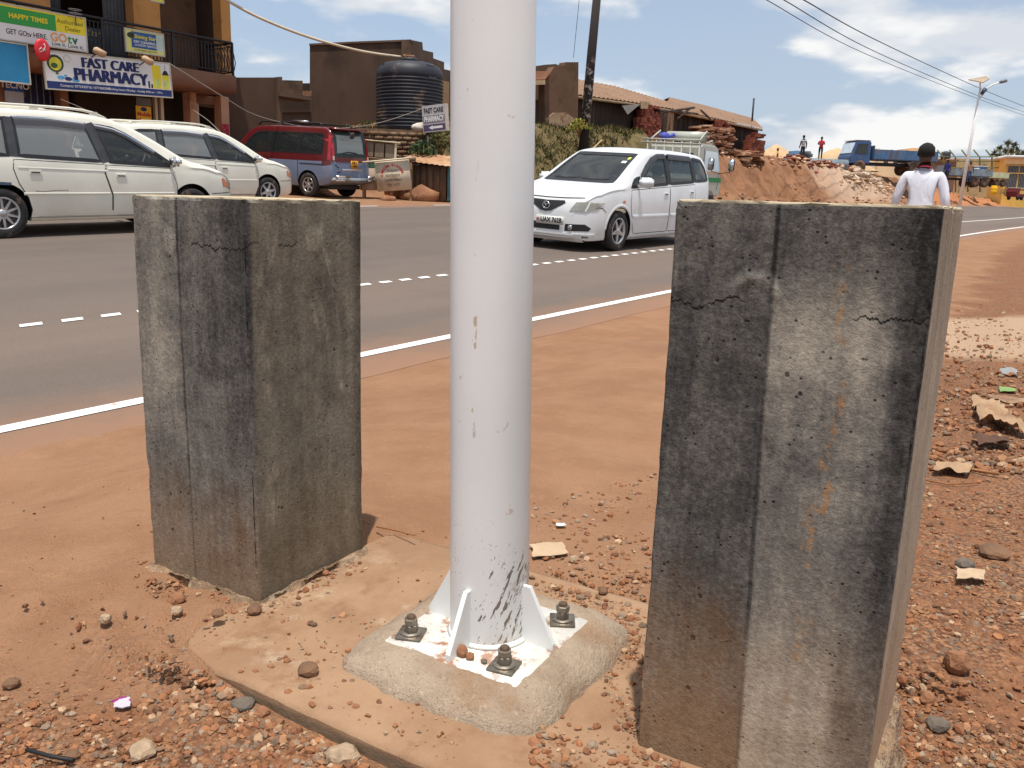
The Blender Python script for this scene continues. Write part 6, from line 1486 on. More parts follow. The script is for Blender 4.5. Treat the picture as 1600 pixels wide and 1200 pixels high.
dc = thing('display_cabinet', 'wooden display cabinet with mesh sides standing on the stall', 'cabinet', st.matrix_world @ Matrix.Translation((-0.35, 0.15, 1.12)) @ Matrix.Rotation(0.05, 4, 'Y'))
for x in (-0.5, 0.45):
    for y in (-0.25, 0.25): b = MB(); b.box((x - 0.03, y - 0.03, 0), (x + 0.03, y + 0.03, 0.48)); b.build('post', M_PALEW, dc)
b = MB(); b.bbox((0, 0, 0.50), (1.15, 0.62, 0.04), 0.01); b.build('top', M_PALEW, dc); b = MB(); b.bbox((0, 0, 0.02), (1.0, 0.52, 0.04), 0.01); b.build('floor', M_WOOD, dc)
for x0, x1 in ((-0.46, -0.18), (-0.14, 0.12), (0.16, 0.42)): b = MB(); b.box((x0, -0.24, 0.06), (x1, -0.225, 0.44)); b.build('mesh_panel', mat('wire_mesh', srgb(128, 112, 94), 0.7, 0.1, 20), dc)
b = MB(); b.box((0.44, -0.2, 0.06), (0.452, 0.2, 0.44)); b.build('mesh_panel', MATS['wire_mesh'], dc)
b = MB(); b.box((-0.48, 0.23, 0.04), (0.44, 0.25, 0.46)); b.build('back_panel', M_WOOD, dc)
p = loc(677, 296, 26.4); ks = thing('wooden_kiosk', 'low wooden kiosk with rusty sloping tin roof and teal end', 'kiosk', Matrix.Translation((p.x, p.y, zg(p))) @ Matrix.Rotation(-0.30, 4, 'Z'))
for i in range(6): b = MB(); b.bbox((-0.60 + 0.215 * i, -0.4, 0.50), (0.205, 0.04, 1.02), 0.006); b.build('plank', mat('dark_plank', srgb(104, 80, 62), 0.95, 0.3, 6, c2=srgb(76, 60, 50), stretch=(1, 1, 0.3)), ks)
b = MB(); b.box((0.62, -0.42, 0.0), (0.66, 0.6, 0.98)); b.build('teal_end', mat('teal_paint', srgb(62, 112, 118), 0.8, 0.2, 5, c2=srgb(120, 104, 88), amt=0.25), ks)
b = MB(); b.box((-0.72, -0.4, 0.0), (-0.68, 0.6, 1.02)); b.box((-0.7, 0.58, 0), (0.64, 0.62, 1.15)); b.build('back_boards', MATS['dark_plank'], ks)
m = MB(); k = 30
for i in range(k + 1):
    x = lerp(-0.85, 0.85, i / k); zz = 0.014 * math.sin(i * 2.1); m.v += [(x, -0.62, 1.06 + zz - 0.10 * x), (x, 0.75, 1.36 + zz - 0.10 * x), (x, -0.62, 1.05 + zz - 0.10 * x), (x, 0.75, 1.35 + zz - .10 * x)]
for i in range(k): m.f += [(4*i, 4*i+4, 4*i+5, 4*i+1), (4*i+2, 4*i+3, 4*i+7, 4*i+6)]; m.mi += [0, 0]; m.sm += [True, True]
m.build('tin_roof', M_TINR, ks)
p = loc(667, 255, 27.2); sg_ = thing('direction_sign', 'small double-sided FAST CARE PHARMACY arrow sign on a black post', 'sign', Matrix.Translation((p.x, p.y, zg(p) - 0.3)) @ Matrix.Rotation(-0.42, 4, 'Z'))
zb_ = at(680, 206, 27.2).z - (zg(p) - 0.3); b = MB(); b.tube([(0, 0.06, 0), (0, 0.06, zb_ + 0.1)], 0.045, 8); b.build('post', M_IRON, sg_)
M_SGB = mat('sign_grey_white', srgb(182, 180, 182), 0.7, 0.06, 4)
TS = Matrix.Translation((0.27, 0, zb_)) @ Matrix.Rotation(-0.09, 4, 'Y')
b = MB(); b.box((-0.40, 0, 0), (0.40, 0.12, 0.78), 0, TS); bd_ = b.build('board', M_SGB, sg_); b = MB(); b.box((0.40, 0.0, 0.0), (0.44, 0.13, 0.78), 0, TS); b.build('return_edge', mat('sign_edge_cream', srgb(196, 186, 170), 0.7, 0.1), sg_)
text('sign_lettering', 'FAST CARE', 0.20, mat('ink_charcoal', srgb(52, 50, 60), 0.7, 0.1), bd_, 0, 0.62, -0.004, bold=0.006, sx=0.68, M=TS)
b = MB(); b.box((-0.38, -0.003, 0.26), (0.38, -0.001, 0.48), 0, TS); b.build('grey_band', mat('band_grey', srgb(128, 124, 132), 0.7, 0.1), bd_); text('sign_lettering', 'PHARMACY', 0.21, M_INKW, bd_, 0, 0.37, -0.006, bold=0.007, sx=0.62, M=TS)
b = MB(); b.box((-0.38, -0.003, 0.03), (0.38, -0.001, 0.22), 0, TS); b.build('purple_band', mat('band_purple', srgb(84, 70, 100), 0.7, 0.1), bd_)
b = MB(); b.prism([(-0.20, 0.125), (-0.06, 0.06), (-0.06, 0.09), (0.28, 0.09), (0.28, 0.16), (-0.06, 0.16), (-0.06, 0.19)], -0.006, -0.004, 0, TS); b.build('arrow', M_INKW, bd_)
for (px, py, Y, r_, lab) in ((658, 297, 25.9, 0.38, 'brown boulder between the stall and the kiosk'), (606, 307, 25.0, 0.17, 'small round boulder under the stall'), (640, 302, 26.0, 0.25, 'rounded earth-covered boulder beside the stall leg'), (635, 238, 26.8, 0.55, 'reddish heap of earth behind the stall')):
    p = loc(px, py, Y); m = MB(); m.ico((0, 0, r_ * 0.5), r_, 2, (1.3, 1, 0.8), 0.0, smooth=True); m.v = [tuple(Vector(c_) * (1 + 0.30 * fbm(c_[0] / r_ + px, c_[1] / r_, c_[2] / r_, 3))) for c_ in m.v]; tag(m.build('boulder', STONE[0], M=Matrix.Translation((p.x, p.y, zg(p) - 0.05))), lab, 'boulder')
# ------------------------------------------------------------------ sheds on top of the bank
M_PLANKD = mat('shed_plank', srgb(72, 58, 50), 0.95, 0.25, 3, c2=srgb(50, 41, 36), stretch=(1, 1, 0.25), amt=0.4)
M_PLANKD2 = mat('shed_plank_pale', srgb(92, 76, 66), 0.95, 0.25, 3, c2=srgb(64, 52, 45), stretch=(1, 1, 0.25), amt=0.4)
M_TINB = mat('brown_tin_roof', srgb(138, 106, 80), 0.8, 0.12, 0.8, c2=srgb(112, 82, 62), amt=0.4, stretch=(1, 1, 1))
SN = 21.2
def shed_pt(px, py, n): t, z = on_n(px, py, n); return tn(t, n, z)
PK = [MB().bbox((0, 0, 0.5), (0.225, 0.03, 1.0), 0.006).mesh('plank', m_) for m_ in (M_PLANKD, M_PLANKD2)]
def shed(label, x0, x1, eave, ridge, nr, flr):
    t0, t1 = on_n(x0, 180, SN)[0], on_n(x1, 190, SN)[0]
    root = thing('timber_shed', label, 'shed', frame(t0, SN, flr))
    inv = root.matrix_world.inverted()
    E_ = [inv @ shed_pt(*q, SN - 0.5) for q in eave]; R_ = [inv @ shed_pt(*q, nr) for q in ridge]
    def zt(x): return interp(x, sorted([(e.x, e.z) for e in E_])) - 0.02
    x = 0.12; L = t1 - t0
    while x < L:
        h = zt(x) + 0.06 + rnd.uniform(-.02, .04); obj('plank', PK[rnd.random() < 0.3], root, Matrix.Translation((x, rnd.uniform(0, 0.03), -1.2)) @ Matrix.Diagonal((1, 1, h + 1.2, 1))); x += 0.232
    # corrugated roof with real ridge behind
    n = int(L / 0.09); m = MB()
    for i in range(n + 1):
        k = i / n; xe = lerp(E_[0].x, E_[-1].x, k); xr_ = lerp(R_[0].x, R_[-1].x, k)
        ze = interp(xe, sorted([(e.x, e.z) for e in E_])); zr = interp(xr_, sorted([(e.x, e.z) for e in R_])); w = 0.025 * math.sin(i * 1.57)
        m.v += [(xe, E_[0].y, ze + w), (lerp(xe, xr_, .5), lerp(E_[0].y, R_[0].y, .5), lerp(ze, zr, .5) + w + 0.03), (xr_, R_[0].y, zr + w), (xr_, R_[0].y + 3.0, zr - 1.0 + w)]
    for i in range(n):
        for j in range(3): m.f.append((4*i+j, 4*i+4+j, 4*i+5+j, 4*i+1+j)); m.mi.append(0); m.sm.append(True)
    m.build('tin_roof', M_TINB, root)
    m = MB(); m.tube([(e.x, e.y + 0.06, e.z - 0.09) for e in E_], 0.07, 6); m.build('fascia', mat('fascia_wood', srgb(176, 150, 118), 0.9, 0.2, 4), root)
    m = MB(); m.box((0, 5.6, -1.0), (L, 5.8, 2.0)); m.box((L - 0.1, 0, -1), (L, 5.8, zt(L))); m.build('far_wall', M_PLANKD, root)
    return root, E_, R_
sh1, E1, R1 = shed('nearer dark timber shed with brown tin roof above the grassy bank', 903, 1062, [(890, 146), (980, 158), (1064, 172)], [(880, 120), (960, 134), (1056, 162)], 25.0, 3.9)
sh2, E2, R2 = shed('farther timber shed with sagging brown tin roof above the brick stacks', 1060, 1186, [(1040, 168), (1110, 183), (1192, 201)], [(1046, 152), (1100, 164), (1174, 184)], 25.5, 3.9)
M_POST = mat('timber_post', srgb(150, 120, 92), 0.9, 0.2, 4, stretch=(1, 1, 0.3))
for k, px in enumerate((1033, 1044)):
    q0, q1 = shed_pt(px, 240, SN - 0.6), shed_pt(px, 172, SN - 0.6); inv = sh1.matrix_world.inverted(); a, b_ = inv @ q0, inv @ q1
    m = MB(); m.box((a.x - 0.17, a.y - 0.1, a.z), (a.x + 0.17, a.y + 0.1, b_.z)); m.build('porch_post', (M_PLANKD2, M_POST)[k], sh1)
inv = sh1.matrix_world.inverted(); P = [inv @ shed_pt(*q, SN - 0.65) for q in ((972, 165), (1000, 163), (981, 179))]
m = MB(); m.add([p[:] for p in P] + [(p + Vector((0, 0.03, 0)))[:] for p in P], [(0, 2, 1), (3, 4, 5), (0, 1, 4, 3), (1, 2, 5, 4), (2, 0, 3, 5)]); m.build('hanging_sheet', mat('grey_tin', srgb(150, 146, 140), 0.7, 0.15, 3), sh1)
P = [inv @ shed_pt(*q, SN - 0.7) for q in ((1001, 158), (1016, 160), (1017, 170), (1002, 170))]
m = MB(); m.add([p[:] for p in P] + [(p + Vector((0, 0.05, 0)))[:] for p in P], [(3, 2, 1, 0), (4, 5, 6, 7), (0, 1, 5, 4), (1, 2, 6, 5), (2, 3, 7, 6), (3, 0, 4, 7)]); m.build('nailed_board', mat('fascia_wood', (0, 0, 0)), sh1)
for (a, b_, c, d) in ((1030, 176, 1085, 168), (1058, 186, 1080, 168), (1095, 172, 1110, 186), (1030, 172, 1090, 178)):
    q0, q1 = inv @ shed_pt(a, b_, SN - 0.8), inv @ shed_pt(c, d, SN - 0.7); m = MB(); m.tube([q0, q1], 0.06, 5); m.build('loose_pole', M_PLANKD2, sh1)
# mud brick house end left of the sheds
mh = thing('mud_brick_house', 'brown mud-plastered house end with broken plaster left of the power pole', 'house', base(880, 38, 3.6)); bpy.context.view_layer.update()
M_MUD = mat('mud_plaster', srgb(106, 80, 62), 0.95, 0.15, 1.2, c2=srgb(82, 62, 48), amt=0.4, bump=0.4, bscale=9)
pix_wall(mh, 'gable_wall', [(851, 260), (851, 128), (866, 104), (882, 103), (884, 97), (904, 97), (902, 260)], 37.0, 38.2, 851, 904, 0.4, M_MUD)
pix_wall(mh, 'side_wall', [(800, 260), (800, 110), (838, 103), (852, 101), (868, 100), (868, 260)], 39.5, 38.4, 800, 868, 0.4, mat('mud_dark', srgb(98, 76, 60), 0.95, 0.15, 1.2))
pix_wall(mh, 'lower_wall', [(790, 260), (790, 150), (855, 158), (853, 260)], 37.6, 37.3, 790, 855, 0.3, M_MUD)
pix_wall(mh, 'broken_plaster', [(852, 260), (853, 186), (866, 176), (884, 176), (896, 184), (898, 260)], 36.9, 38.1, 851, 904, 0.1, mat('bare_mud', srgb(166, 140, 112), 0.95, 0.2, 3, c2=srgb(120, 78, 56), amt=0.4))
pix_wall(mh, 'porch_roof', [(790, 126), (790, 111), (862, 111), (852, 124)], 36.2, 36.4, 790, 862, 1.2, mat('porch_tin', srgb(166, 120, 92), 0.8, 0.15, 2))
pix_wall(mh, 'porch_fascia', [(790, 134), (790, 127), (852, 125), (852, 132)], 36.0, 36.2, 790, 852, 0.12, mat('fascia_wood', (0, 0, 0)))
# power pole
q0, q1 = at(912, 214, 36.5), at(938, -60, 36.0)
pp_ = thing('power_pole', 'dark leaning wooden power pole with torn posters in front of the shed', 'power pole', Matrix.Translation(q0)); d = q1 - q0
M_PP = Mat('tarred_pole', 0.9); x, y, z = M_PP.xyz(); M_PP.color(M_PP.mix(srgb(52, 46, 44), srgb(190, 184, 176), M_PP.noise(4, 5, 0.7).step(0.52, 0.6) * (z.step(0.3, 0.8) * z.step(3.2, 2.4)))); M_PP = M_PP.m
m = MB(); m.tube([(0, 0, -0.5), d * 0.5, d], [0.20, 0.18, 0.15], 12); m.build('shaft', M_PP, pp_)
cable('stay_wire', [(905, 0, 38), (900, 50, 38), (896, 90, 38)], 0.012, M_WIRE, 'thin wire hanging left of the power pole', 'wire')
cable('stay_rod', [(919, 239, 33.5), (930, 229, 34), (940, 219, 34.5)], 0.03, mat('pale_rod', srgb(190, 160, 110), 0.7, 0.1), 'pale stay rod leaning on the grass bank', 'rod', 6)
q = at(1175, 190, 60); m = MB(); m.tube([(0, 0, -0.8), (0, 0, 1.5)], 0.06, 8); tag(m.build('steel_stub_pole', M_IRON, M=Matrix.Translation(q)), 'short dark post standing behind the end of the far shed', 'post')

# ------------------------------------------------------------------ bricks and stone slabs stacked on the bank
def brick_stack(name, label, px, py, n, L, W, Hh, m, jag):
    t, z = on_n(px, py, n); z = min(z, height(*tn(t, n).xy) + 0.4)
    z = height(*tn(t, n).xy) - 0.05
    b = MB(); nz_ = int(Hh / 0.125); rows = int(L / 0.25)
    for j in range(nz_):
        for i in range(rows):
            for k in range(2):
                if j > nz_ - 4 and rnd.random() < jag: continue
                if abs(i - rows / 2) > rows / 2 * (1.05 - 0.35 * (j / nz_) ** 3): continue
                x0 = -L / 2 + i * 0.25 + rnd.uniform(-.02, .02); y0 = -W / 2 + k * W / 2 + rnd.uniform(-.03, .03)
                b.box((x0, y0, j * 0.125), (x0 + 0.235, y0 + W / 2 - 0.02, j * 0.125 + 0.112), rnd.randrange(3))
    return tag(b.build(name, m, M=frame(t, n, z)), label, 'brick stack')
M_REDB = [mat('red_brick_%d' % i, c, 0.95, 0.2, 6) for i, c in enumerate((srgb(126, 66, 50), srgb(108, 54, 42), srgb(140, 78, 58)))]
brick_stack('brick_stack', 'tall stack of red bricks against the nearer shed', 1009, 232, 20.7, 1.75, 0.6, 1.55, M_REDB, 0.4)
brick_stack('brick_stack', 'red brick stack behind the piled slabs by the far shed', 1122, 236, 20.6, 2.0, 0.5, 1.75, M_REDB, 0.5)
brick_stack('brick_stack', 'red brick stack at the far end of the sheds', 1178, 240, 20.3, 2.4, 0.5, 1.35, M_REDB, 0.6)
M_SLABS = [mat('slab_stone_%d' % i, c, 0.95, 0.15, 4) for i, c in enumerate((srgb(188, 150, 120), srgb(156, 112, 88), srgb(206, 172, 142), srgb(136, 92, 70)))]
def slab_pile(label, px, n, L, Hh, seed):
    t, z = on_n(px, 236, n); z = height(*tn(t, n).xy) - 0.05; rg = random.Random(seed); b = MB(); zz = 0
    while zz < Hh:
        k = 1 - 0.45 * (zz / Hh) ** 2
        for i in range(4):
            c = rg.uniform(-L / 2, L / 2) * k; s = rg.uniform(0.35, 0.7); th = rg.uniform(0.05, 0.10)
            T = Matrix.Translation((c, rg.uniform(-0.35, 0.35), zz)) @ Euler((rg.uniform(-.12, .12), rg.uniform(-.16, .16), rg.uniform(0, 3))).to_matrix().to_4x4()
            poly = [(s * math.cos(a) * rg.uniform(.7, 1), s * 0.75 * math.sin(a) * rg.uniform(.7, 1)) for a in np.linspace(0, 2 * math.pi, 8)[:-1]]; nn = len(poly)
            b.add([(x, y, 0) for x, y in poly] + [(x, y, th) for x, y in poly], [tuple(range(nn))[::-1], tuple(range(nn, 2 * nn))] + [(q, (q+1) % nn, (q+1) % nn + nn, q + nn) for q in range(nn)], rg.randrange(4), False, T)
        zz += 0.075
    return tag(b.build('slab_pile', M_SLABS, M=frame(t, n, z)), label, 'stone pile')
slab_pile('jagged pile of flat stone slabs behind the white truck cab', 1100, 20.0, 2.4, 1.30, 1)
slab_pile('taller pile of flat slabs next to the man in blue', 1125, 20.0, 2.2, 1.25, 2)
slab_pile('low heap of flat slabs in front of the far brick stack', 1166, 19.8, 3.2, 0.60, 3)

# ------------------------------------------------------------------ white and green light truck beyond the oncoming car
q = at(1092, 300, 26.0); tq, nq = to_tn(q.x, q.y)
TRD = DV; TF = heading(Vector((q.x, q.y, 0)) + Vector((N2.x, N2.y, 0)) * 0.9, TRD)
tr = thing('light_truck', 'white light truck with green stripe and cage rack driving away behind the white car', 'truck', TF)
M_TW = paint('truck_white', srgb(186, 188, 176), 0.4); M_TG = mat('truck_green', srgb(40, 130, 70), 0.5, 0.1)
cab = [(-0.10, 0.55), (1.55, 0.55), (1.62, 0.95), (1.50, 1.25), (1.18, 1.98), (1.0, 2.06), (0.0, 2.08), (-0.10, 2.0)]
bm = bmesh.new(); b = MB(); b.prism(cab, -0.84, 0.84); t_ = b.mesh('t', M_TW); bm.from_mesh(t_); bpy.data.meshes.remove(t_); bmesh.ops.recalc_face_normals(bm, faces=bm.faces[:]); bmesh.ops.bevel(bm, geom=bm.edges[:], offset=0.05, segments=3, affect='EDGES')
me = bpy.data.meshes.new('cab'); bm.to_mesh(me); bm.free(); me.materials.append(M_TW); smooth_by_angle(me, 0.5); obj('cab', me, tr)
for sg in (-1, 1):
    y0 = sg * 0.842
    b = MB(); b.prism([(0.22, 1.24), (1.30, 1.22), (1.34, 1.34), (1.10, 1.86), (0.24, 1.88)], y0, y0 + sg * 0.006); b.build('window', G_TINT, tr)
    b = MB(); b.prism([(0.10, 0.98), (1.58, 0.98), (1.54, 1.12), (0.10, 1.12)], y0, y0 + sg * 0.005); b.build('green_stripe', M_TG, tr)
    b = MB()
    for pl in ([(0.16, 0.62), (0.18, 0.62), (0.18, 1.94), (0.16, 1.94)], [(1.28, 0.75), (1.30, 0.75), (1.40, 1.25), (1.38, 1.25)]): b.prism(pl, y0, y0 + sg * 0.004)
    b.build('door_gap', M_GAP, tr)
    b = MB(); b.bbox((0.36, y0 + sg * 0.02, 1.16), (0.14, 0.03, 0.04), 0.01); b.build('handle', M_BLACK, tr)
    b = MB(); b.tube([(1.35, y0, 1.25), (1.46, y0 + sg * 0.30, 1.30), (1.46, y0 + sg * 0.32, 1.7)], 0.014, 6); b.bbox((1.45, y0 + sg * 0.34, 1.52), (0.07, 0.20, 0.36), 0.03); b.build('mirror', M_BLACK, tr)
    b = MB(); b.bbox((1.41, y0 + sg * 0.34, 1.52), (0.01, 0.17, 0.32), 0.004); b.build('mirror_glass', M_CHROME, tr)
b = MB(); b.bbox((-0.11, 0, 1.62), (0.02, 1.25, 0.34), 0.008); b.build('rear_window', G_TINT, tr)
b = MB(); b.prism([(1.205, 1.97), (1.53, 1.28), (1.545, 1.29), (1.22, 1.98)], -0.72, 0.72); b.build('windscreen', G_TINT, tr)
b = MB(); b.bbox((-1.75, 0, 0.78), (3.1, 1.72, 0.10), 0.02); b.build('bed_floor', M_WOOD, tr)
M_TRK = mat('rack_grey_white', srgb(176, 176, 166), 0.6, 0.15, 6)
for sg in (-1, 1): b = MB(); b.bbox((-1.75, sg * 0.86, 1.0), (3.1, 0.04, 0.36), 0.01); b.build('bed_side', M_TW, tr)
b = MB(); b.bbox((-3.3, 0, 1.0), (0.04, 1.72, 0.36), 0.01); b.build('tailgate', M_TW, tr)
ck = bpy.data.objects.new('cage_rack', None); COL.objects.link(ck); ck.parent = tr
br = MB().tube([(0, 0, 0.85), (0, 0, 2.15)], 0.025, 6).mesh('rack_bar', M_TRK)
for k in range(7): obj('rack_bar', br, ck, Matrix.Translation((-0.22, -0.84 + 0.28 * k, 0)))
for z in (2.15, 2.05): b = MB(); b.tube([(-0.22, -0.88, z), (-0.22, 1.05, z)], 0.028, 6); b.build('rack_rail', M_TRK, ck)
b = MB(); b.bbox((0.35, -0.12, 2.27), (0.05, 1.30, 0.28), 0.02, 0, None); b.build('headboard', M_TW, ck)
for sg in (-1, 1): b = MB(); b.tube([(-0.22, sg * 0.80, 2.1), (0.35, sg * 0.76, 2.42), (0.35, sg * 0.76, 2.08), (0.8, sg * 0.76, 2.18), (0.95, sg * 0.76, 2.04)], 0.028, 6); b.build('rack_brace', M_TRK, ck)
ty = MB(); ty.lathe([(0.18, -0.1), (0.36, -0.1), (0.38, -0.07), (0.38, 0.07), (0.36, 0.1), (0.18, 0.1)], 28); mt_ = ty.mesh('wheel', M_TYRE)
for x in (0.85, -2.0):
    for sg in (-1, 1): obj('wheel', mt_, tr, Matrix.Translation((x, sg * 0.74, 0.38)) @ Matrix.Rotation(math.pi / 2, 4, 'X'))
b = MB(); b.box((-3.2, -0.35, 0.5), (1.4, 0.35, 0.72)); b.build('chassis', M_BLACK, tr)
ja = MB(); ja.ico((0, 0, 0.13), 0.16, 2, (1, 1, 0.85), 0.03, smooth=True); ja.tube([(0.1, -0.05, 0.1), (0.25, -0.2, 0.22)], 0.05, 8); tag(ja.build('blue_bundle', mat('blue_bundle', srgb(70, 80, 170), 0.7, 0.2), M=TF @ Matrix.Translation((0.05, 0.45, 2.10))), 'blue bundle tied on the rack of the light truck', 'bundle')

# ------------------------------------------------------------------ far lorries on the bank
def lorry(name, label, px, py, Y, d, cab_c, bed_c, scale=1.0, cabin=True, L=5.0):
    q = at(px, py, Y); f = Vector((d[0], d[1], 0)).normalized(); l = Vector((-f.y, f.x, 0))
    root = thing(name, label, 'lorry', Matrix(((f.x, l.x, 0, q.x), (f.y, l.y, 0, q.y), (0, 0, 1, q.z), (0, 0, 0, 1))) @ Matrix.Diagonal((scale, scale, scale, 1)))
    b = MB(); b.box((-L + 0.6, -0.4, 0.7), (1.9, 0.4, 0.95)); b.build('chassis', M_BLACK, root)
    if cabin:
        pr_ = [(0.2, 0.8), (1.95, 0.8), (2.0, 1.3), (1.85, 1.6), (1.55, 2.5), (1.3, 2.62), (0.3, 2.62), (0.2, 2.5)]
        bm = bmesh.new(); b = MB(); b.prism(pr_, -1.0, 1.0); t_ = b.mesh('t', cab_c); bm.from_mesh(t_); bpy.data.meshes.remove(t_); bmesh.ops.recalc_face_normals(bm, faces=bm.faces[:]); bmesh.ops.bevel(bm, geom=bm.edges[:], offset=0.06, segments=2, affect='EDGES')
        me = bpy.data.meshes.new('cab'); bm.to_mesh(me); bm.free(); me.materials.append(cab_c); obj('cab', me, root)
        for sg in (-1, 1): b = MB(); b.prism([(0.5, 1.55), (1.65, 1.55), (1.42, 2.35), (0.5, 2.38)], sg * 1.003, sg * 1.012); b.build('window', G_TINT, root)
        b = MB(); b.prism([(1.86, 1.62), (1.90, 1.62), (1.60, 2.45), (1.56, 2.45)], -0.85, 0.85); b.build('windscreen', mat('pale_screen', srgb(190, 206, 216), 0.2, 0.1), root)
        b = MB(); b.bbox((0.9, 0, 2.66), (1.3, 1.9, 0.08), 0.03); b.build('cab_roof', mat('white_roof', (0.72, 0.72, 0.7), 0.6, 0.05), root)
    b = MB(); z0, z1 = 1.15, 1.95
    b.box((-L, -1.15, z0), (0.0, 1.15, z0 + 0.12)); b.build('bed_floor', bed_c, root)
    for nm, a, c in (('bed_side', (-L, -1.18, z0 + 0.05), (0, -1.12, z1)), ('bed_side', (-L, 1.12, z0 + 0.05), (0, 1.18, z1)), ('headboard', (-0.06, -1.12, z0 + 0.05), (0, 1.12, z1 + 0.3)), ('tailgate', (-L, -1.12, z0 + 0.05), (-L + 0.06, 1.12, z1))): b = MB(); b.box(a, c); b.build(nm, bed_c, root)
    b = MB()
    for sg in (-1, 1):
        for k in range(5): b.box((-L + 0.1 + k * (L - 0.2) / 4 - 0.05, sg * 1.18 - 0.03, z0), (-L + 0.1 + k * (L - 0.2) / 4 + 0.05, sg * 1.18 + 0.03, z1 + 0.02))
    b.build('bed_ribs', bed_c, root)
    w = MB(); w.lathe([(0.0, -0.12), (0.26, -0.14), (0.30, -0.15), (0.50, -0.15), (0.52, -0.1), (0.52, 0.1), (0.50, 0.15), (0.30, 0.15), (0.26, 0.1), (0, 0.1)], 26, caps=False); mw = w.mesh('wheel', mat('dusty_tyre', srgb(78, 62, 52), 0.95, 0.3, 3, c2=srgb(130, 96, 74)))
    for x in (1.1, -L + 1.9, -L + 0.75):
        for sg in (-1, 1): obj('wheel', mw, root, Matrix.Translation((x, sg * 0.95, 0.52)) @ Matrix.Rotation(math.pi / 2, 4, 'X'))
    for x in (-L + 1.3,):
        for sg in (-1, 1): b = MB(); b.tube([(x - 1.2, sg * 1.0, 0.7), (x - 1.0, sg * 1.0, 1.08), (x + 0.9, sg * 1.0, 1.10), (x + 1.15, sg * 1.0, 0.75)], 0.05, 6); b.build('mudguard', mat('pale_guard', srgb(150, 140, 130), 0.7, 0.15), root)
    return root
M_TBLUE = mat('lorry_blue', srgb(74, 108, 144), 0.7, 0.15, 1.5, c2=srgb(112, 96, 86), amt=0.45); M_TGREY = mat('lorry_grey', srgb(128, 142, 150), 0.7, 0.15, 1.5, c2=srgb(110, 90, 76), amt=0.4); M_TCREAM = mat('lorry_cream_green', srgb(196, 196, 160), 0.7, 0.1, 1.5)
M_CABB = mat('cab_blue', srgb(62, 90, 132), 0.6, 0.15, 1.5, c2=srgb(96, 100, 110), amt=0.3)
LD = (-0.97, 0.24)
lorry('tipper_lorry', 'blue tipper lorry with white cab roof on top of the bank left of the man', 1350, 272, 74, (-0.985, -0.17), M_CABB, M_TBLUE, L=5.8)
lorry('tipper_lorry', 'grey tipper lorry on the bank between the man and the street light', 1470, 291, 98, (-0.98, -0.2), M_CABB, M_TGREY, cabin=False, L=5.4)
lorry('tipper_lorry', 'small lorry with blue cab and cream tailgate right of the street light', 1532, 291, 106, (-0.93, -0.36), M_CABB, M_TCREAM, 0.85, True, 3.8)
q = at(1270, 258, 66); lb = thing('pickup_truck', 'blue pickup half hidden behind the two standing men', 'pickup', Matrix.Translation((q.x, q.y, q.z - 0.9)) @ Matrix.Rotation(0.25, 4, 'Z'))
b = MB(); b.bbox((0.2, 0, 1.0), (4.6, 1.7, 0.7), 0.08); b.build('body', M_TGREY, lb); b = MB(); b.bbox((-1.2, 0, 1.55), (1.5, 1.5, 0.6), 0.18); b.build('cab', M_TBLUE, lb); b = MB(); b.bbox((-1.2, -0.76, 1.58), (1.0, 0.02, 0.36), 0.008); b.build('window', G_TINT, lb)
ty2 = MB(); ty2.lathe([(0.0, -0.1), (0.34, -0.1), (0.36, 0.0), (0.34, 0.1), (0, 0.1)], 22, caps=False); mt2 = ty2.mesh('wheel', M_TYRE)
for x in (-1.3, 1.5):
    for sg in (-1, 1): obj('wheel', mt2, lb, Matrix.Translation((x, sg * 0.8, 0.4)) @ Matrix.Rotation(math.pi / 2, 4, 'X'))

# ------------------------------------------------------------------ sand heaps, rubble on the crest
M_SAND = mat('pale_sand', srgb(196, 166, 128), 0.95, 0.1, 2, bump=0.3, bscale=8)
def heap(label, px, py, Y, w, h, m, name='sand_heap', seed=0):
    q = at(px, py, Y); b = MB(); n, k = 40, 10
    for j in range(k + 1):
        r_ = 1 - j / k
        for i in range(n):
            a = 2 * math.pi * i / n; rr = w * (r_ ** 0.9) * (1 + 0.16 * n3(math.cos(a) * 1.5 + seed, math.sin(a) * 1.5, j * 0.2)); b.v.append((rr * math.cos(a), rr * 0.7 * math.sin(a), h * (1 - r_ ** 1.25) - 0.8 * r_ + 0.06 * h * n3(rr * 2 * math.cos(a) + seed, rr * 2 * math.sin(a), 3)))
    for j in range(k):
        for i in range(n): b.f.append((j*n+i, j*n+(i+1) % n, (j+1)*n+(i+1) % n, (j+1)*n+i)); b.mi.append(0); b.sm.append(True)
    return tag(b.build(name, m, M=Matrix.Translation(q)), label, 'heap')
heap('pale sand heap behind the boy in yellow', 1212, 250, 72, 2.6, 1.25, M_SAND, seed=1)
heap('pale sand heap between the man in red and the blue lorry', 1306, 252, 78, 3.4, 1.15, M_SAND, seed=2)
rubble_wait = None
def rubble(label, a, b_, n0, cnt, seed, mats, sz, name='rubble'):
    rg = random.Random(seed); m = MB()
    for k in range(cnt):
        s = rg.random(); px = lerp(a[0], b_[0], s); t, z = on_n(px, lerp(a[1], b_[1], s), n0); n = n0 + rg.gauss(0, 0.28); p = tn(t + rg.gauss(0, 0.4), n); z = height(p.x, p.y)
        r_ = sz * rg.uniform(0.4, 1.3); m.ico((p.x, p.y, z + r_ * 0.3 + abs(rg.gauss(0, 0.14))), r_, 1, (1.2, 1, 0.6), 0.25, rg.randrange(len(mats)))
    return tag(m.build(name, mats), label, 'rubble', kind='stuff')
rubble('broken bricks and stones along the crest of the bank', (1235, 250), (1340, 268), 19.7, 120, 3, M_REDB + M_SLABS, 0.17)
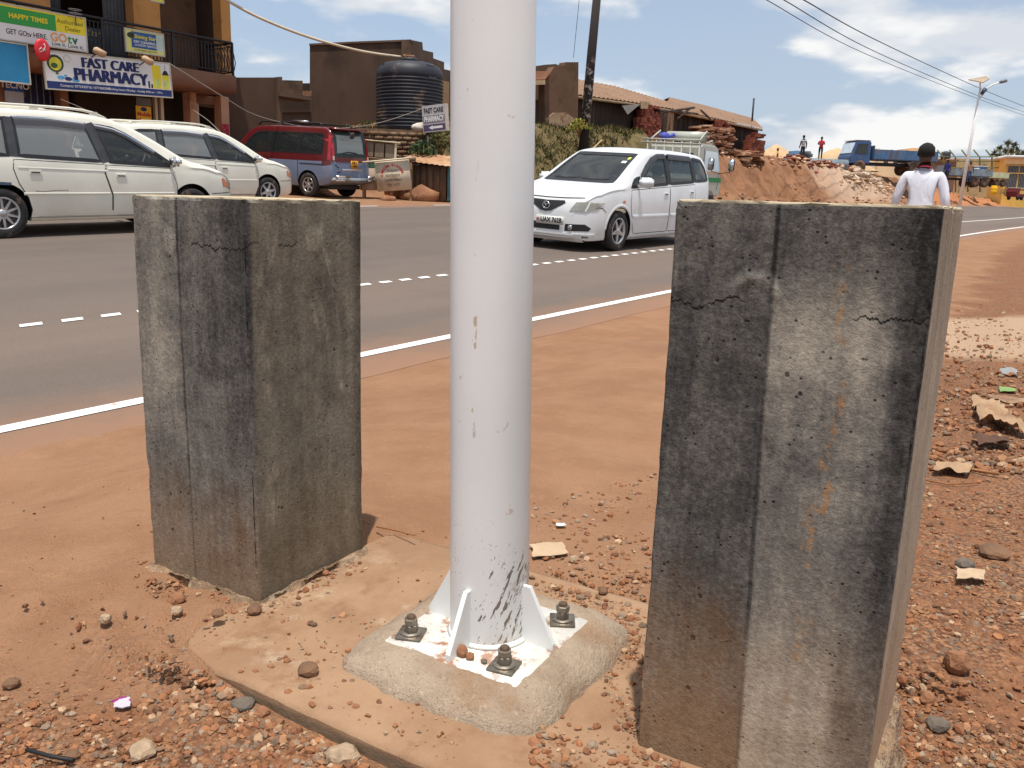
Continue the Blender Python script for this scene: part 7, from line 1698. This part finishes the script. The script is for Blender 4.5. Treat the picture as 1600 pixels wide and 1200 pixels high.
rubble('fallen clods along the crest near the sheds', (1120, 240), (1240, 250), 19.6, 60, 5, M_SLABS + [STONE[3]], 0.12)
rubble('earth clods along the foot of the bank', (1080, 300), (1500, 315), 16.9, 110, 6, [STONE[0], STONE[3]], 0.09)
rubble('whitish boulders and broken concrete on the slope below the lorry', (1325, 268), (1375, 285), 18.6, 45, 17, [mat('white_rubble', srgb(196, 174, 152), 0.95, 0.2, 2, bump=0.5, bscale=6), STONE[2]], 0.30)
rubble('pale stones strewn on the slope below the lorry', (1320, 285), (1400, 300), 18.0, 90, 7, [STONE[2], M_SLABS[2]], 0.13)

# grass on the bank: many small blades, uncountable
rg = random.Random(11); m = MB(); gc = []
for k in range(30000):
    t = rg.uniform(20, 42); a = interp(t, TOE); n = rg.uniform(a + 0.2, 22.5); p = tn(t, n); cl = fbm(p.x * 0.6, p.y * 0.6, 3, 3)
    if cl < rg.uniform(-0.5, 0.3) or t > 36 + 5 * n3(n, 1): continue
    z = height(p.x, p.y); hh = rg.uniform(0.06, 0.20) * (1 + max(0, cl)); w = rg.uniform(0.02, 0.05); an = rg.random() * 6.3; lx, ly = rg.gauss(0, 0.12), rg.gauss(0, 0.12)
    o = len(m.v); m.v += [(p.x - w * math.cos(an), p.y - w * math.sin(an), z - 0.03), (p.x + w * math.cos(an), p.y + w * math.sin(an), z - 0.03), (p.x + lx, p.y + ly, z + hh)]; m.f.append((o, o + 1, o + 2)); m.mi.append(0); m.sm.append(False)
    c = rg.choice([srgb(74, 82, 44), srgb(96, 94, 56), srgb(126, 110, 72), srgb(60, 68, 38), srgb(112, 92, 62)]); gc += [(*c, 1)] * 3
GA = Mat('grass', 0.9, spec=0.2); GA.color(GA.attr('Col')); me = m.mesh('grass', GA.m); ca = me.color_attributes.new('Col', 'FLOAT_COLOR', 'POINT'); ca.data.foreach_set('color', np.array(gc, 'f').ravel())
tag(obj('grass', me), 'dry green grass covering the bank below the shed', 'grass', kind='stuff')
def bush(label, px, py, Y, r_, n, c, group=None):
    q = at(px, py, Y); rg = random.Random(int(px)); root = thing('bush', label, 'bush', Matrix.Translation(q), group); m = MB(); gc_ = []
    for k in range(n):
        d = Vector((rg.gauss(0, 1), rg.gauss(0, 1), rg.gauss(0, 1))).normalized() * r_ * rg.random() ** 0.4; d.z = abs(d.z) * 0.9; s = rg.uniform(0.04, 0.09); e = Euler((rg.random() * 6, rg.random() * 6, rg.random() * 6)).to_matrix(); o = len(m.v)
        for p in ((-s, 0, 0), (0, -s * 0.5, 0), (s, 0, 0), (0, s * 0.5, 0)): m.v.append(tuple(d + e @ Vector(p)))
        m.f.append((o, o+1, o+2, o+3)); m.mi.append(0); m.sm.append(False)
    m.build('foliage', mat('bush_leaf_' + str(int(px)), c, 0.8, 0.4, 9), root); m = MB()
    for k in range(4): a = k * 1.6; m.tube([(0, 0, -0.3), (r_ * .4 * math.cos(a), r_ * .4 * math.sin(a), r_ * 0.6)], 0.02, 5)
    m.build('stems', M_TWIG, root)
bush('dark green bush at the foot of the small arrow sign', 662, 240, 27.0, 0.45, 500, srgb(58, 74, 40))
bush('olive bush on the bank right of the arrow sign', 690, 230, 28.0, 0.7, 700, srgb(96, 96, 56))
bush('yellow-green weed at the base of the power pole', 905, 202, 36.2, 0.5, 300, srgb(140, 136, 60))
# ------------------------------------------------------------------ far right: houses, fence, palm, street light
M_CREAM = mat('cream_wall', srgb(228, 210, 170), 0.9, 0.06, 0.5); M_CREAM2 = mat('white_wall', srgb(232, 226, 212), 0.9, 0.06, 0.5); M_PEACH = mat('peach_wall', srgb(230, 190, 140), 0.9, 0.06, 0.5)
M_PANE = mat('dark_pane', srgb(70, 70, 76), 0.3, 0.2)
def block(name, label, px0, px1, pyt, pyb, Y, dep, m, wins=(), roof=None):
    a, b_ = at(px0, pyb, Y), at(px1, pyb, Y); w = b_.x - a.x; h = at((px0 + px1) / 2, pyt, Y).z - at((px0 + px1) / 2, pyb, Y).z
    root = thing(name, label, 'building', Matrix.Translation((a.x, Y, a.z - 3)))
    b = MB(); b.box((0, 0, 0), (w, dep, h + 3)); b.build('wall', m, root)
    for (u0, v0, u1, v1) in wins:
        b = MB(); b.box((u0 * w, -0.05, 3 + v0 * h), (u1 * w, 0.02, 3 + v1 * h)); f = b.build('window', M_CREAM2, root); b = MB(); e = 0.12; b.box((u0 * w + e, -0.07, 3 + v0 * h + e), (u1 * w - e, -0.052, 3 + v1 * h - e)); b.build('pane', M_PANE, f)
    if roof: b = MB(); b.bbox((w / 2, dep / 2, h + 3.1), (w + 0.5, dep + 0.5, 0.3), 0.05); b.build('roof', roof, root)
    return root
block('distant_building', 'white far building with stepped top behind the blue lorry', 1338, 1372, 231, 262, 150, 8, M_CREAM2, [(0.1, 0.5, 0.35, 0.8), (0.5, 0.5, 0.75, 0.8)])
block('distant_building', 'small white tower on the far building behind the lorry', 1344, 1354, 226, 262, 151, 5, M_CREAM2)
block('distant_building', 'cream far building just left of the man in white', 1405, 1436, 236, 270, 150, 8, M_CREAM, [(0.12, 0.3, 0.4, 0.75), (0.6, 0.3, 0.88, 0.75)])
block('distant_building', 'peach gabled far building behind the head of the man in white', 1421, 1440, 231, 270, 154, 6, M_PEACH)
block('distant_building', 'low cream far wall right of the stepped white building', 1370, 1408, 240, 266, 149, 6, M_CREAM, [(0.2, 0.4, 0.45, 0.8), (0.6, 0.4, 0.85, 0.8)])
block('distant_building', 'low dull workshop behind the fence left of the yellow house', 1488, 1562, 247, 300, 150, 6, mat('workshop_wall', srgb(176, 156, 116), 0.9, 0.12, 0.4, c2=srgb(120, 110, 84), amt=0.4), [(0.35, 0.3, 0.5, 0.6), (0.6, 0.3, 0.75, 0.6)])
block('distant_building', 'brown low store behind the shoulder of the man in white', 1455, 1490, 250, 290, 140, 6, mat('store_brown', srgb(120, 92, 80), 0.9, 0.12, 0.4), roof=mat('rust_tile', (0, 0, 0)))
q = at(1477, 248, 139); tk2 = thing('water_tank', 'small distant dark water tank right of the head of the man in white', 'water tank', Matrix.Translation(q)); b = MB(); b.lathe([(0.7, 0), (0.72, 0.1), (0.72, 0.85), (0.6, 1.0), (0.3, 1.1), (0.1, 1.15)], 20); b.build('shell', M_TANK, tk2)
# the yellow house with barred windows
M_YEL = mat('yellow_plaster', srgb(222, 178, 92), 0.9, 0.08, 0.5, c2=srgb(190, 150, 80), amt=0.3)
a = at(1567, 300, 118); yh = thing('yellow_house', 'yellow single-storey house with white roof edge and barred windows at the right edge', 'house', Matrix.Translation((a.x, a.y, a.z - 0.6)) @ Matrix.Rotation(-0.25, 4, 'Z'))
zt = at(1580, 246, 118).z - (a.z - 0.6); s_ = 118 / CF
b = MB(); b.box((0, 0.3, -3), (14, 8, zt)); b.build('wall', M_YEL, yh); b = MB(); b.bbox((7, 4, zt + 0.1), (14.6, 8.6, 0.35), 0.05); b.build('roof_edge', mat('white_roof', (0, 0, 0)), yh); b = MB(); b.box((-0.2, 0.1, zt - 0.85), (14.1, 0.28, zt - 0.1)); b.build('yellow_band', M_PEACH, yh)
for x0 in (0.3, 1.75, 3.2):
    b = MB(); b.box((x0, 0.22, 0.9), (x0 + 1.25, 0.28, zt - 0.95)); wn_ = b.build('window', M_PANE, yh)
    for k in range(7): b = MB(); b.box((x0 + 0.08 + k * 0.18, 0.12, 0.9), (x0 + 0.11 + k * 0.18, 0.16, zt - 0.95)); b.build('bar', mat('bar_grey', srgb(150, 150, 150), 0.6, 0.1), wn_)
    for z in (1.0, (0.9 + zt - 0.95) / 2 + 0.5, zt - 1.05): b = MB(); b.box((x0 - 0.1, 0.10, z), (x0 + 1.3, 0.2, z + 0.10)); b.build('transom', M_YEL, wn_)
# fence with angled arms
M_FEN = mat('fence_steel', srgb(110, 116, 84), 0.7, 0.2, 3)
fz = thing('steel_fence', 'greenish steel fence with angled top arms behind the lorries', 'fence', Matrix.Translation(at(1500, 300, 128)))
FM = fz.matrix_world.inverted()
for i in range(7):
    px = 1455 + 19 * i; p0, p1 = FM @ at(px, 300, 128 - i), FM @ at(px, 246, 128 - i); b = MB(); b.tube([p0, p1, p1 + Vector((-1.0, 0, 1.0))], 0.10, 6); b.build('post', M_FEN, fz)
for py in (245, 252, 262): b = MB(); b.tube([FM @ at(1455, py, 128), FM @ at(1572, py, 121)], 0.07, 5); b.build('rail', M_FEN, fz)
# palm-like tree
q = at(1578, 262, 150); pt = thing('palm_tree', 'bushy palm tree behind the yellow house', 'tree', Matrix.Translation((q.x, q.y, q.z - 4)))
M_PALM = mat('palm_leaf', srgb(96, 106, 70), 0.85, 0.35, 0.8, c2=srgb(130, 126, 90)); M_PTR = mat('palm_trunk', srgb(120, 100, 80), 0.95, 0.2)
rg = random.Random(5); sc_ = 150 / CF
for k, (px, py) in enumerate(((1553, 240), (1562, 232), (1571, 236), (1575, 224), (1585, 226), (1580, 236), (1590, 234), (1560, 244), (1599, 240), (1568, 246), (1590, 243), (1606, 236))):
    c = at(px, py, 150 + rg.uniform(-2, 2)) - pt.matrix_world.translation; m = MB()
    for j in range(70):
        d = Vector((rg.gauss(0, .5), rg.gauss(0, .5), rg.gauss(0.25, .6))).normalized(); L = rg.uniform(0.5, 1.15); w = 0.09; s = d.cross(Vector((rg.random(), rg.random(), rg.random()))).normalized() * w; o = len(m.v)
        m.v += [tuple(c + d * 0.1 - s), tuple(c + d * 0.1 + s), tuple(c + d * L + Vector((0, 0, -0.15)))]; m.f.append((o, o+1, o+2)); m.mi.append(0); m.sm.append(False)
    m.build('crown', M_PALM, pt); m = MB(); m.tube([(0, 0, 0), (c.x * 0.4, c.y * .4, c.z * 0.6), c], [0.25, 0.16, 0.10], 6); m.build('trunk', M_PTR, pt)
# solar street light
q0, q1 = at(1500, 316, 88), at(1531.5, 139, 88); sl = thing('solar_street_light', 'white solar street light with panel and lamp arm across the road', 'street light', Matrix.Translation(q0)); d = q1 - q0
M_SLW = mat('lamp_white_steel', (0.78, 0.78, 0.76), 0.5, 0.05)
b = MB(); b.tube([(0, 0, -0.4), d * 0.5, d], [0.17, 0.14, 0.10], 14); b.build('pole', M_SLW, sl)
def sp(px, py, dy=0): return at(px, py, 88 + dy) - q0
pn = MB(); c0, c1 = sp(1514, 124.5, -0.5), sp(1545, 122, -0.5)
A = [sp(1513, 125.5, -0.8), sp(1536, 130, -0.8), sp(1546, 124, 0.8), sp(1540, 120.5, 0.8)]
pn.add([p[:] for p in A] + [(p + Vector((0, 0, 0.10)))[:] for p in A], [(3, 2, 1, 0), (4, 5, 6, 7), (0, 1, 5, 4), (1, 2, 6, 5), (2, 3, 7, 6), (3, 0, 4, 7)]); pn.build('solar_panel', mat('panel_cell', srgb(176, 156, 130), 0.4, 0.1), sl)
b = MB(); b.tube([d, sp(1531.5, 126)], 0.07, 8); b.build('panel_stem', M_SLW, sl)
b = MB(); b.tube([sp(1529, 155), sp(1536, 148), sp(1540, 139), sp(1550, 133), sp(1562, 128.5)], 0.07, 8); b.build('lamp_arm', M_SLW, sl)
b = MB(); b.tube([sp(1561, 129), sp(1566, 127.5), sp(1573, 126)], [0.10, 0.17, 0.14], 8); b.build('lamp_head', mat('lamp_grey', srgb(110, 112, 116), 0.5, 0.1), sl)
b = MB(); b.tube([sp(1533, 147), sp(1540, 139)], [0.16, 0.22], 8); b.build('battery_box', mat('battery_dark', srgb(60, 70, 90), 0.5, 0.1), sl)
# power lines
for k, (pts, lab) in enumerate((([(1160, -22, 38), (1198, 0, 42), (1350, 83, 62), (1522, 152, 96), (1600, 180, 118), (1660, 198, 140)], 'lowest of the three power lines at upper right'), ([(1186, -22, 38), (1225, 0, 42), (1366, 80, 62), (1522, 147, 96), (1600, 175, 118), (1660, 194, 140)], 'middle of the three power lines at upper right'), ([(1216, -22, 38), (1256, 0, 42), (1372, 64, 60), (1522, 134, 96), (1600, 166, 118), (1660, 188, 140)], 'topmost of the three power lines at upper right'))):
    cable('power_line', pts, 0.020 + 0.004 * k, M_WIRE, lab, 'power line', 40)
# yellow drum and red three-wheeler by the road
q = at(1552, 303, 104); dr = thing('yellow_drum', 'bright yellow drum under the rear of the small lorry', 'drum', Matrix.Translation((q.x, q.y, q.z - 0.05))); b = MB(); b.lathe([(0.30, 0), (0.33, 0.05), (0.33, 0.3), (0.345, 0.33), (0.33, 0.36), (0.33, 0.62), (0.345, 0.65), (0.33, 0.68), (0.33, 0.95), (0.30, 1.0)], 24); b.build('shell', mat('drum_yellow', srgb(240, 186, 20), 0.5, 0.06), dr)
q = at(1589, 313, 96); tw = thing('three_wheeler', 'dark red three-wheeler with yellow rear panel at the right edge', 'three-wheeler', Matrix.Translation(q) @ Matrix.Rotation(0.5, 4, 'Z'))
M_TWR = mat('tricycle_red', srgb(112, 36, 42), 0.5, 0.12)
pr_ = [(-1.1, 0.35), (0.5, 0.35), (0.9, 0.5), (0.85, 0.9), (0.65, 1.0), (-1.1, 1.25), (-1.2, 0.9)]
b = MB(); b.prism(pr_, -0.6, 0.6); b.build('body', M_TWR, tw); b = MB(); b.box((-0.7, -0.63, 0.65), (0.35, -0.605, 1.02)); b.build('side_panel', mat('panel_yellow', srgb(220, 170, 90), 0.6, 0.15, 5), tw); b = MB(); b.bbox((-0.2, 0, 1.28), (1.9, 1.2, 0.06), 0.02); b.build('canopy', M_PALEW, tw)
b = MB(); b.tube([(0.75, 0, 0.9), (0.85, 0, 1.15), (0.7, -0.35, 1.22)], 0.03, 6); b.build('handlebar', M_BLACK, tw)
w = MB(); w.lathe([(0.0, -0.06), (0.10, -0.06), (0.26, -0.06), (0.28, 0), (0.26, 0.06), (0, 0.06)], 20, caps=False); mw = w.mesh('wheel', M_TYRE)
for p in ((0.75, 0), (-0.75, -0.5), (-0.75, 0.5)): obj('wheel', mw, tw, Matrix.Translation((p[0], p[1], 0.28)) @ Matrix.Rotation(math.pi / 2, 4, 'X'))
bush('grey-green weeds in front of the yellow house', 1571, 303, 112, 0.9, 300, srgb(110, 116, 80))

# ------------------------------------------------------------------ people
M_SKIN = mat('dark_skin', srgb(78, 52, 40), 0.55, 0.12, 6, spec=0.4); M_HAIR = mat('black_hair', (0.012, 0.011, 0.011), 0.9, 0.2, 40, bump=0.6, bscale=120)
def person(label, M, shirt, trousers, hgt=1.74, arms='down', sleeve='short', walk=0.0, lean=0.0, turn=0.0, shoe=None, sub=2, folded=False, pose=None):
    k = hgt / 1.75
    J = {'pelvis': (0, 0, 0.95), 'waist': (0, 0.0, 1.08), 'chest': (0, lean * 0.5, 1.30), 'neck0': (0, lean, 1.46), 'neck1': (0, lean + 0.012, 1.535), 'head': (0, lean + 0.025, 1.625), 'crown': (0, lean + 0.015, 1.70)}
    Rr = {'pelvis': (.155, .115), 'waist': (.145, .105), 'chest': (.20, .13), 'neck0': (.085, .07), 'neck1': (.058, .058), 'head': (.088, .104), 'crown': (.070, .082)}
    edges = [('pelvis', 'waist'), ('waist', 'chest'), ('chest', 'neck0'), ('neck0', 'neck1'), ('neck1', 'head'), ('head', 'crown')]
    for s, n in ((-1, 'l'), (1, 'r')):
        w = walk * s
        J['hip' + n] = (s * 0.095, 0, 0.90); J['knee' + n] = (s * 0.10, 0.03 + w * 0.5, 0.50); J['ank' + n] = (s * 0.10, w, 0.09); J['toe' + n] = (s * 0.115, w + 0.14, 0.035)
        Rr['hip' + n] = (.10, .10); Rr['knee' + n] = (.062, .065); Rr['ank' + n] = (.045, .048); Rr['toe' + n] = (.04, .03)
        edges += [('pelvis', 'hip' + n), ('hip' + n, 'knee' + n), ('knee' + n, 'ank' + n), ('ank' + n, 'toe' + n)]
        J['sh' + n] = (s * 0.175, lean * 0.9, 1.415); Rr['sh' + n] = (.072, .070)
        if arms == 'folded': el, wr, hd = (s * 0.25, lean + 0.03, 1.17), (s * 0.02, lean + 0.17, 1.20), (-s * 0.07, lean + 0.17, 1.22)
        elif arms == 'fwd': el, wr, hd = (s * 0.22, lean + 0.10, 1.17), (s * 0.16, lean + 0.32, 1.10), (s * 0.14, lean + 0.40, 1.10)
        else: el, wr, hd = (s * 0.255, lean - 0.03 - w * 0.2, 1.13), (s * 0.285, lean + 0.04 - w * 0.4, 0.89), (s * 0.285, lean + 0.07 - w * 0.4, 0.80)
        J['el' + n], J['wr' + n], J['hd' + n] = el, wr, hd
        Rr['el' + n] = (.052, .052); Rr['wr' + n] = (.038, .038); Rr['hd' + n] = (.026, .038)
        edges += [('chest', 'sh' + n), ('sh' + n, 'el' + n), ('el' + n, 'wr' + n), ('wr' + n, 'hd' + n)]
    if pose:
        for a, b_ in pose.items(): J[a] = b_
    names = list(J); me = bpy.data.meshes.new('person'); me.from_pydata([J[n] for n in names], [(names.index(a), names.index(b_)) for a, b_ in edges], [])
    o = bpy.data.objects.new('person', me); COL.objects.link(o)
    sk_ = o.modifiers.new('s', 'SKIN'); sk_.use_smooth_shade = True; sk_.branch_smoothing = 0.6
    for i, n in enumerate(names): me.skin_vertices[0].data[i].radius = Rr[n]; me.skin_vertices[0].data[i].use_root = (n == 'pelvis')
    ss_ = o.modifiers.new('u', 'SUBSURF'); ss_.levels = sub; ss_.render_levels = sub
    nm = bpy.data.meshes.new_from_object(o.evaluated_get(bpy.context.evaluated_depsgraph_get())); bpy.data.objects.remove(o)
    nm.materials.clear()
    for m_ in (M_SKIN, shirt, trousers, shoe or M_BLACK): nm.materials.append(m_)
    def seg(p, a, b_):
        a, b_ = Vector(a), Vector(b_); d = b_ - a; t_ = max(0, min(1, (p - a).dot(d) / d.dot(d))); return (p - a - d * t_).length, t_
    owner = {('neck0', 'neck1'): 0, ('neck1', 'head'): 0, ('head', 'crown'): 0}
    for p in nm.polygons:
        best = min(((seg(p.center, J[a], J[b_])[0] / max(Rr[a][0], Rr[b_][0]), a, b_) for a, b_ in edges), key=lambda q: q[0]); a, b_ = best[1], best[2]
        mi = 1
        if a in ('neck0', 'neck1', 'head'): mi = 0 if p.center.z > J['neck0'][2] + 0.012 else 1
        elif a.startswith('ank'): mi = 3
        elif a.startswith('hip') or a.startswith('knee') or b_.startswith('hip'): mi = 2 if p.center.z < J['pelvis'][2] - 0.02 else 1
        elif a.startswith('wr'): mi = 0
        elif a.startswith('el'): mi = 1 if sleeve == 'long' else 0
        elif a.startswith('sh'): mi = 0 if (sleeve == 'short' and seg(p.center, J[a], J[b_])[1] > 0.55) else 1
        elif a == 'pelvis' and p.center.z < J['pelvis'][2] - 0.06: mi = 2
        if p.center.z > J['neck0'][2] + 0.018 and abs(p.center.x - J['neck0'][0]) < 0.125: mi = 0
        p.material_index = mi; p.use_smooth = True
    for v in nm.vertices: v.co *= k
    pe = obj('person', nm); pe.matrix_world = M @ Matrix.Rotation(turn, 4, 'Z'); tag(pe, label, 'person')
    hc = MB(); vs_, fs_ = ICO[2]; hx, hy, hz2 = [c * k for c in J['head']]
    keep = [i for i, v in enumerate(vs_)]
    out = [(hx + v[0] * 0.094 * k, hy - 0.012 + v[1] * 0.112 * k, hz2 + 0.035 + v[2] * 0.098 * k) for v in vs_]
    fs2 = [f for f in fs_ if sum(vs_[i][2] for i in f) / 3 - 0.55 * (sum(vs_[i][1] for i in f) / 3) > -0.55 and not (sum(vs_[i][1] for i in f) / 3 > 0.55 and sum(vs_[i][2] for i in f) / 3 < 0.35)]
    hc.add(out, fs2, 0, True); hc.build('hair', M_HAIR, pe)
    fe = MB(); fe.ico((hx, hy + 0.103 * k, hz2 + 0.0), 0.016 * k, 1, (0.8, 1, 1.2), 0.0, rot=Matrix.Identity(3), smooth=True)
    for s in (-1, 1): fe.ico((hx + s * 0.084 * k, hy - 0.005, hz2 + 0.005), 0.024 * k, 1, (0.5, 0.9, 1.3), 0, rot=Matrix.Identity(3), smooth=True)
    fe.build('ears_and_nose', M_SKIN, pe)
    return pe
def shirt_mat(name, c, stripes=None):
    M = Mat(name, 0.85, spec=0.2); x, y, z = M.xyz(); col = M.mix(c, tuple(q * 0.9 for q in c), M.noise(4, 4).step(0.4, 0.6))
    if stripes: col = M.mix(col, stripes, (z * 52.0).sin().step(-0.15, 0.15))
    M.color(col); M.bump(M.noise(5, 3, 0.5, (1.3, 1.3, 0.45), dist=1.0), 0.55, 0.05); return M.m
SH_W = shirt_mat('white_jersey', srgb(220, 222, 232)); TR_D = mat('dark_trousers', srgb(38, 40, 52), 0.9, 0.2); TR_J = mat('blue_jeans', srgb(62, 76, 110), 0.9, 0.2)
def stand(px, py, Y, dz=0.0): q = at(px, py, Y); return Matrix.Translation((q.x, q.y, height(q.x, q.y) + dz))
q = at(1442, 260, 10.0); zc_ = at(1450, 220, 10.0).z
mw_ = person('man in a white long-sleeved shirt walking away behind the right pillar', Matrix.Translation((q.x + 0.02, q.y, zc_ - 1.772)), SH_W, TR_D, 1.75, 'down', 'long', 0.14, 0.02, -0.45, sub=3)
cl_ = MB(); cl_.tube([(0.068 * math.cos(a), 0.022 + 0.066 * math.sin(a), 1.482 - 0.012 * math.sin(a)) for a in np.linspace(0, 2 * math.pi, 25)], 0.005, 6, caps=False); cl_.build('red_collar', mat('collar_red', srgb(190, 60, 90), 0.9, 0.1), mw_)
lg = MB(); lg.tube([(0.272, -0.035, 1.225), (0.285, -0.02, 1.245), (0.292, 0.0, 1.225), (0.290, 0.012, 1.20)], 0.006, 5); lg.build('sleeve_badge', mat('badge_navy', srgb(50, 56, 110), 0.8, 0.1), mw_)
def crest(px, feet, top, Y, label, *a, **kw):
    q = at(px, feet, Y); h = at(px, top, Y).z - q.z; return person(label, Matrix.Translation(q), *a, hgt=h, **kw)
crest(1253, 249.5, 211, 62, 'man in a black and white striped shirt on top of the bank', shirt_mat('striped_shirt', srgb(214, 214, 216), srgb(34, 36, 46)), TR_D, turn=0.3)
crest(1281, 249.5, 213.5, 62, 'man in a red shirt with folded arms on top of the bank', shirt_mat('red_shirt', srgb(204, 54, 70)), TR_D, arms='folded', turn=2.6)
crest(1213, 264, 231.5, 60, 'boy in a yellow-orange top half hidden by the crest of the bank', shirt_mat('orange_top', srgb(232, 160, 40)), TR_D, turn=1.2)
crest(1153, 243, 207, 56, 'man in a blue shirt between the slab piles by the far shed', shirt_mat('blue_shirt', srgb(86, 124, 190)), TR_J, turn=1.7, lean=0.10)
crest(1477, 288, 249, 96, 'man in dark blue right beside the shoulder of the man in white', shirt_mat('navy_shirt', srgb(40, 56, 120)), TR_D, turn=2.0)
crest(1513, 285, 252, 97, 'man in a brown shirt and jeans just right of the street light', shirt_mat('brown_shirt', srgb(150, 112, 84)), TR_J, turn=2.9)
# driver of the first minivan, hand on the wheel
PD = {'pelvis': (0, 0, 0.62), 'waist': (0, -0.03, 0.74), 'chest': (0, -0.10, 0.95), 'neck0': (0, -0.12, 1.11), 'neck1': (0, -0.11, 1.18), 'head': (0, -0.08, 1.27), 'crown': (0, -0.09, 1.345)}
for s, n in ((-1, 'l'), (1, 'r')): PD.update({'hip' + n: (s * 0.1, 0.06, 0.60), 'knee' + n: (s * 0.12, 0.45, 0.66), 'ank' + n: (s * 0.12, 0.72, 0.36), 'toe' + n: (s * 0.12, 0.84, 0.34), 'sh' + n: (s * 0.17, -0.11, 1.07), 'el' + n: (s * 0.24, 0.12, 0.90), 'wr' + n: (s * 0.16, 0.36, 1.00), 'hd' + n: (s * 0.14, 0.43, 1.05)})
person('driver in a brown shirt at the wheel of the first minivan', mpv1.root.matrix_world @ Matrix.Translation((0.30, -0.37, 0.02)) @ Matrix.Rotation(-math.pi / 2, 4, 'Z'), shirt_mat('driver_shirt', srgb(104, 86, 72)), TR_D, 1.75, pose=PD)

# ------------------------------------------------------------------ render cost
cy = scene.cycles
cy.max_bounces = 5; cy.diffuse_bounces = 3; cy.glossy_bounces = 3; cy.transmission_bounces = 3; cy.transparent_max_bounces = 8
cy.caustics_reflective = False; cy.caustics_refractive = False
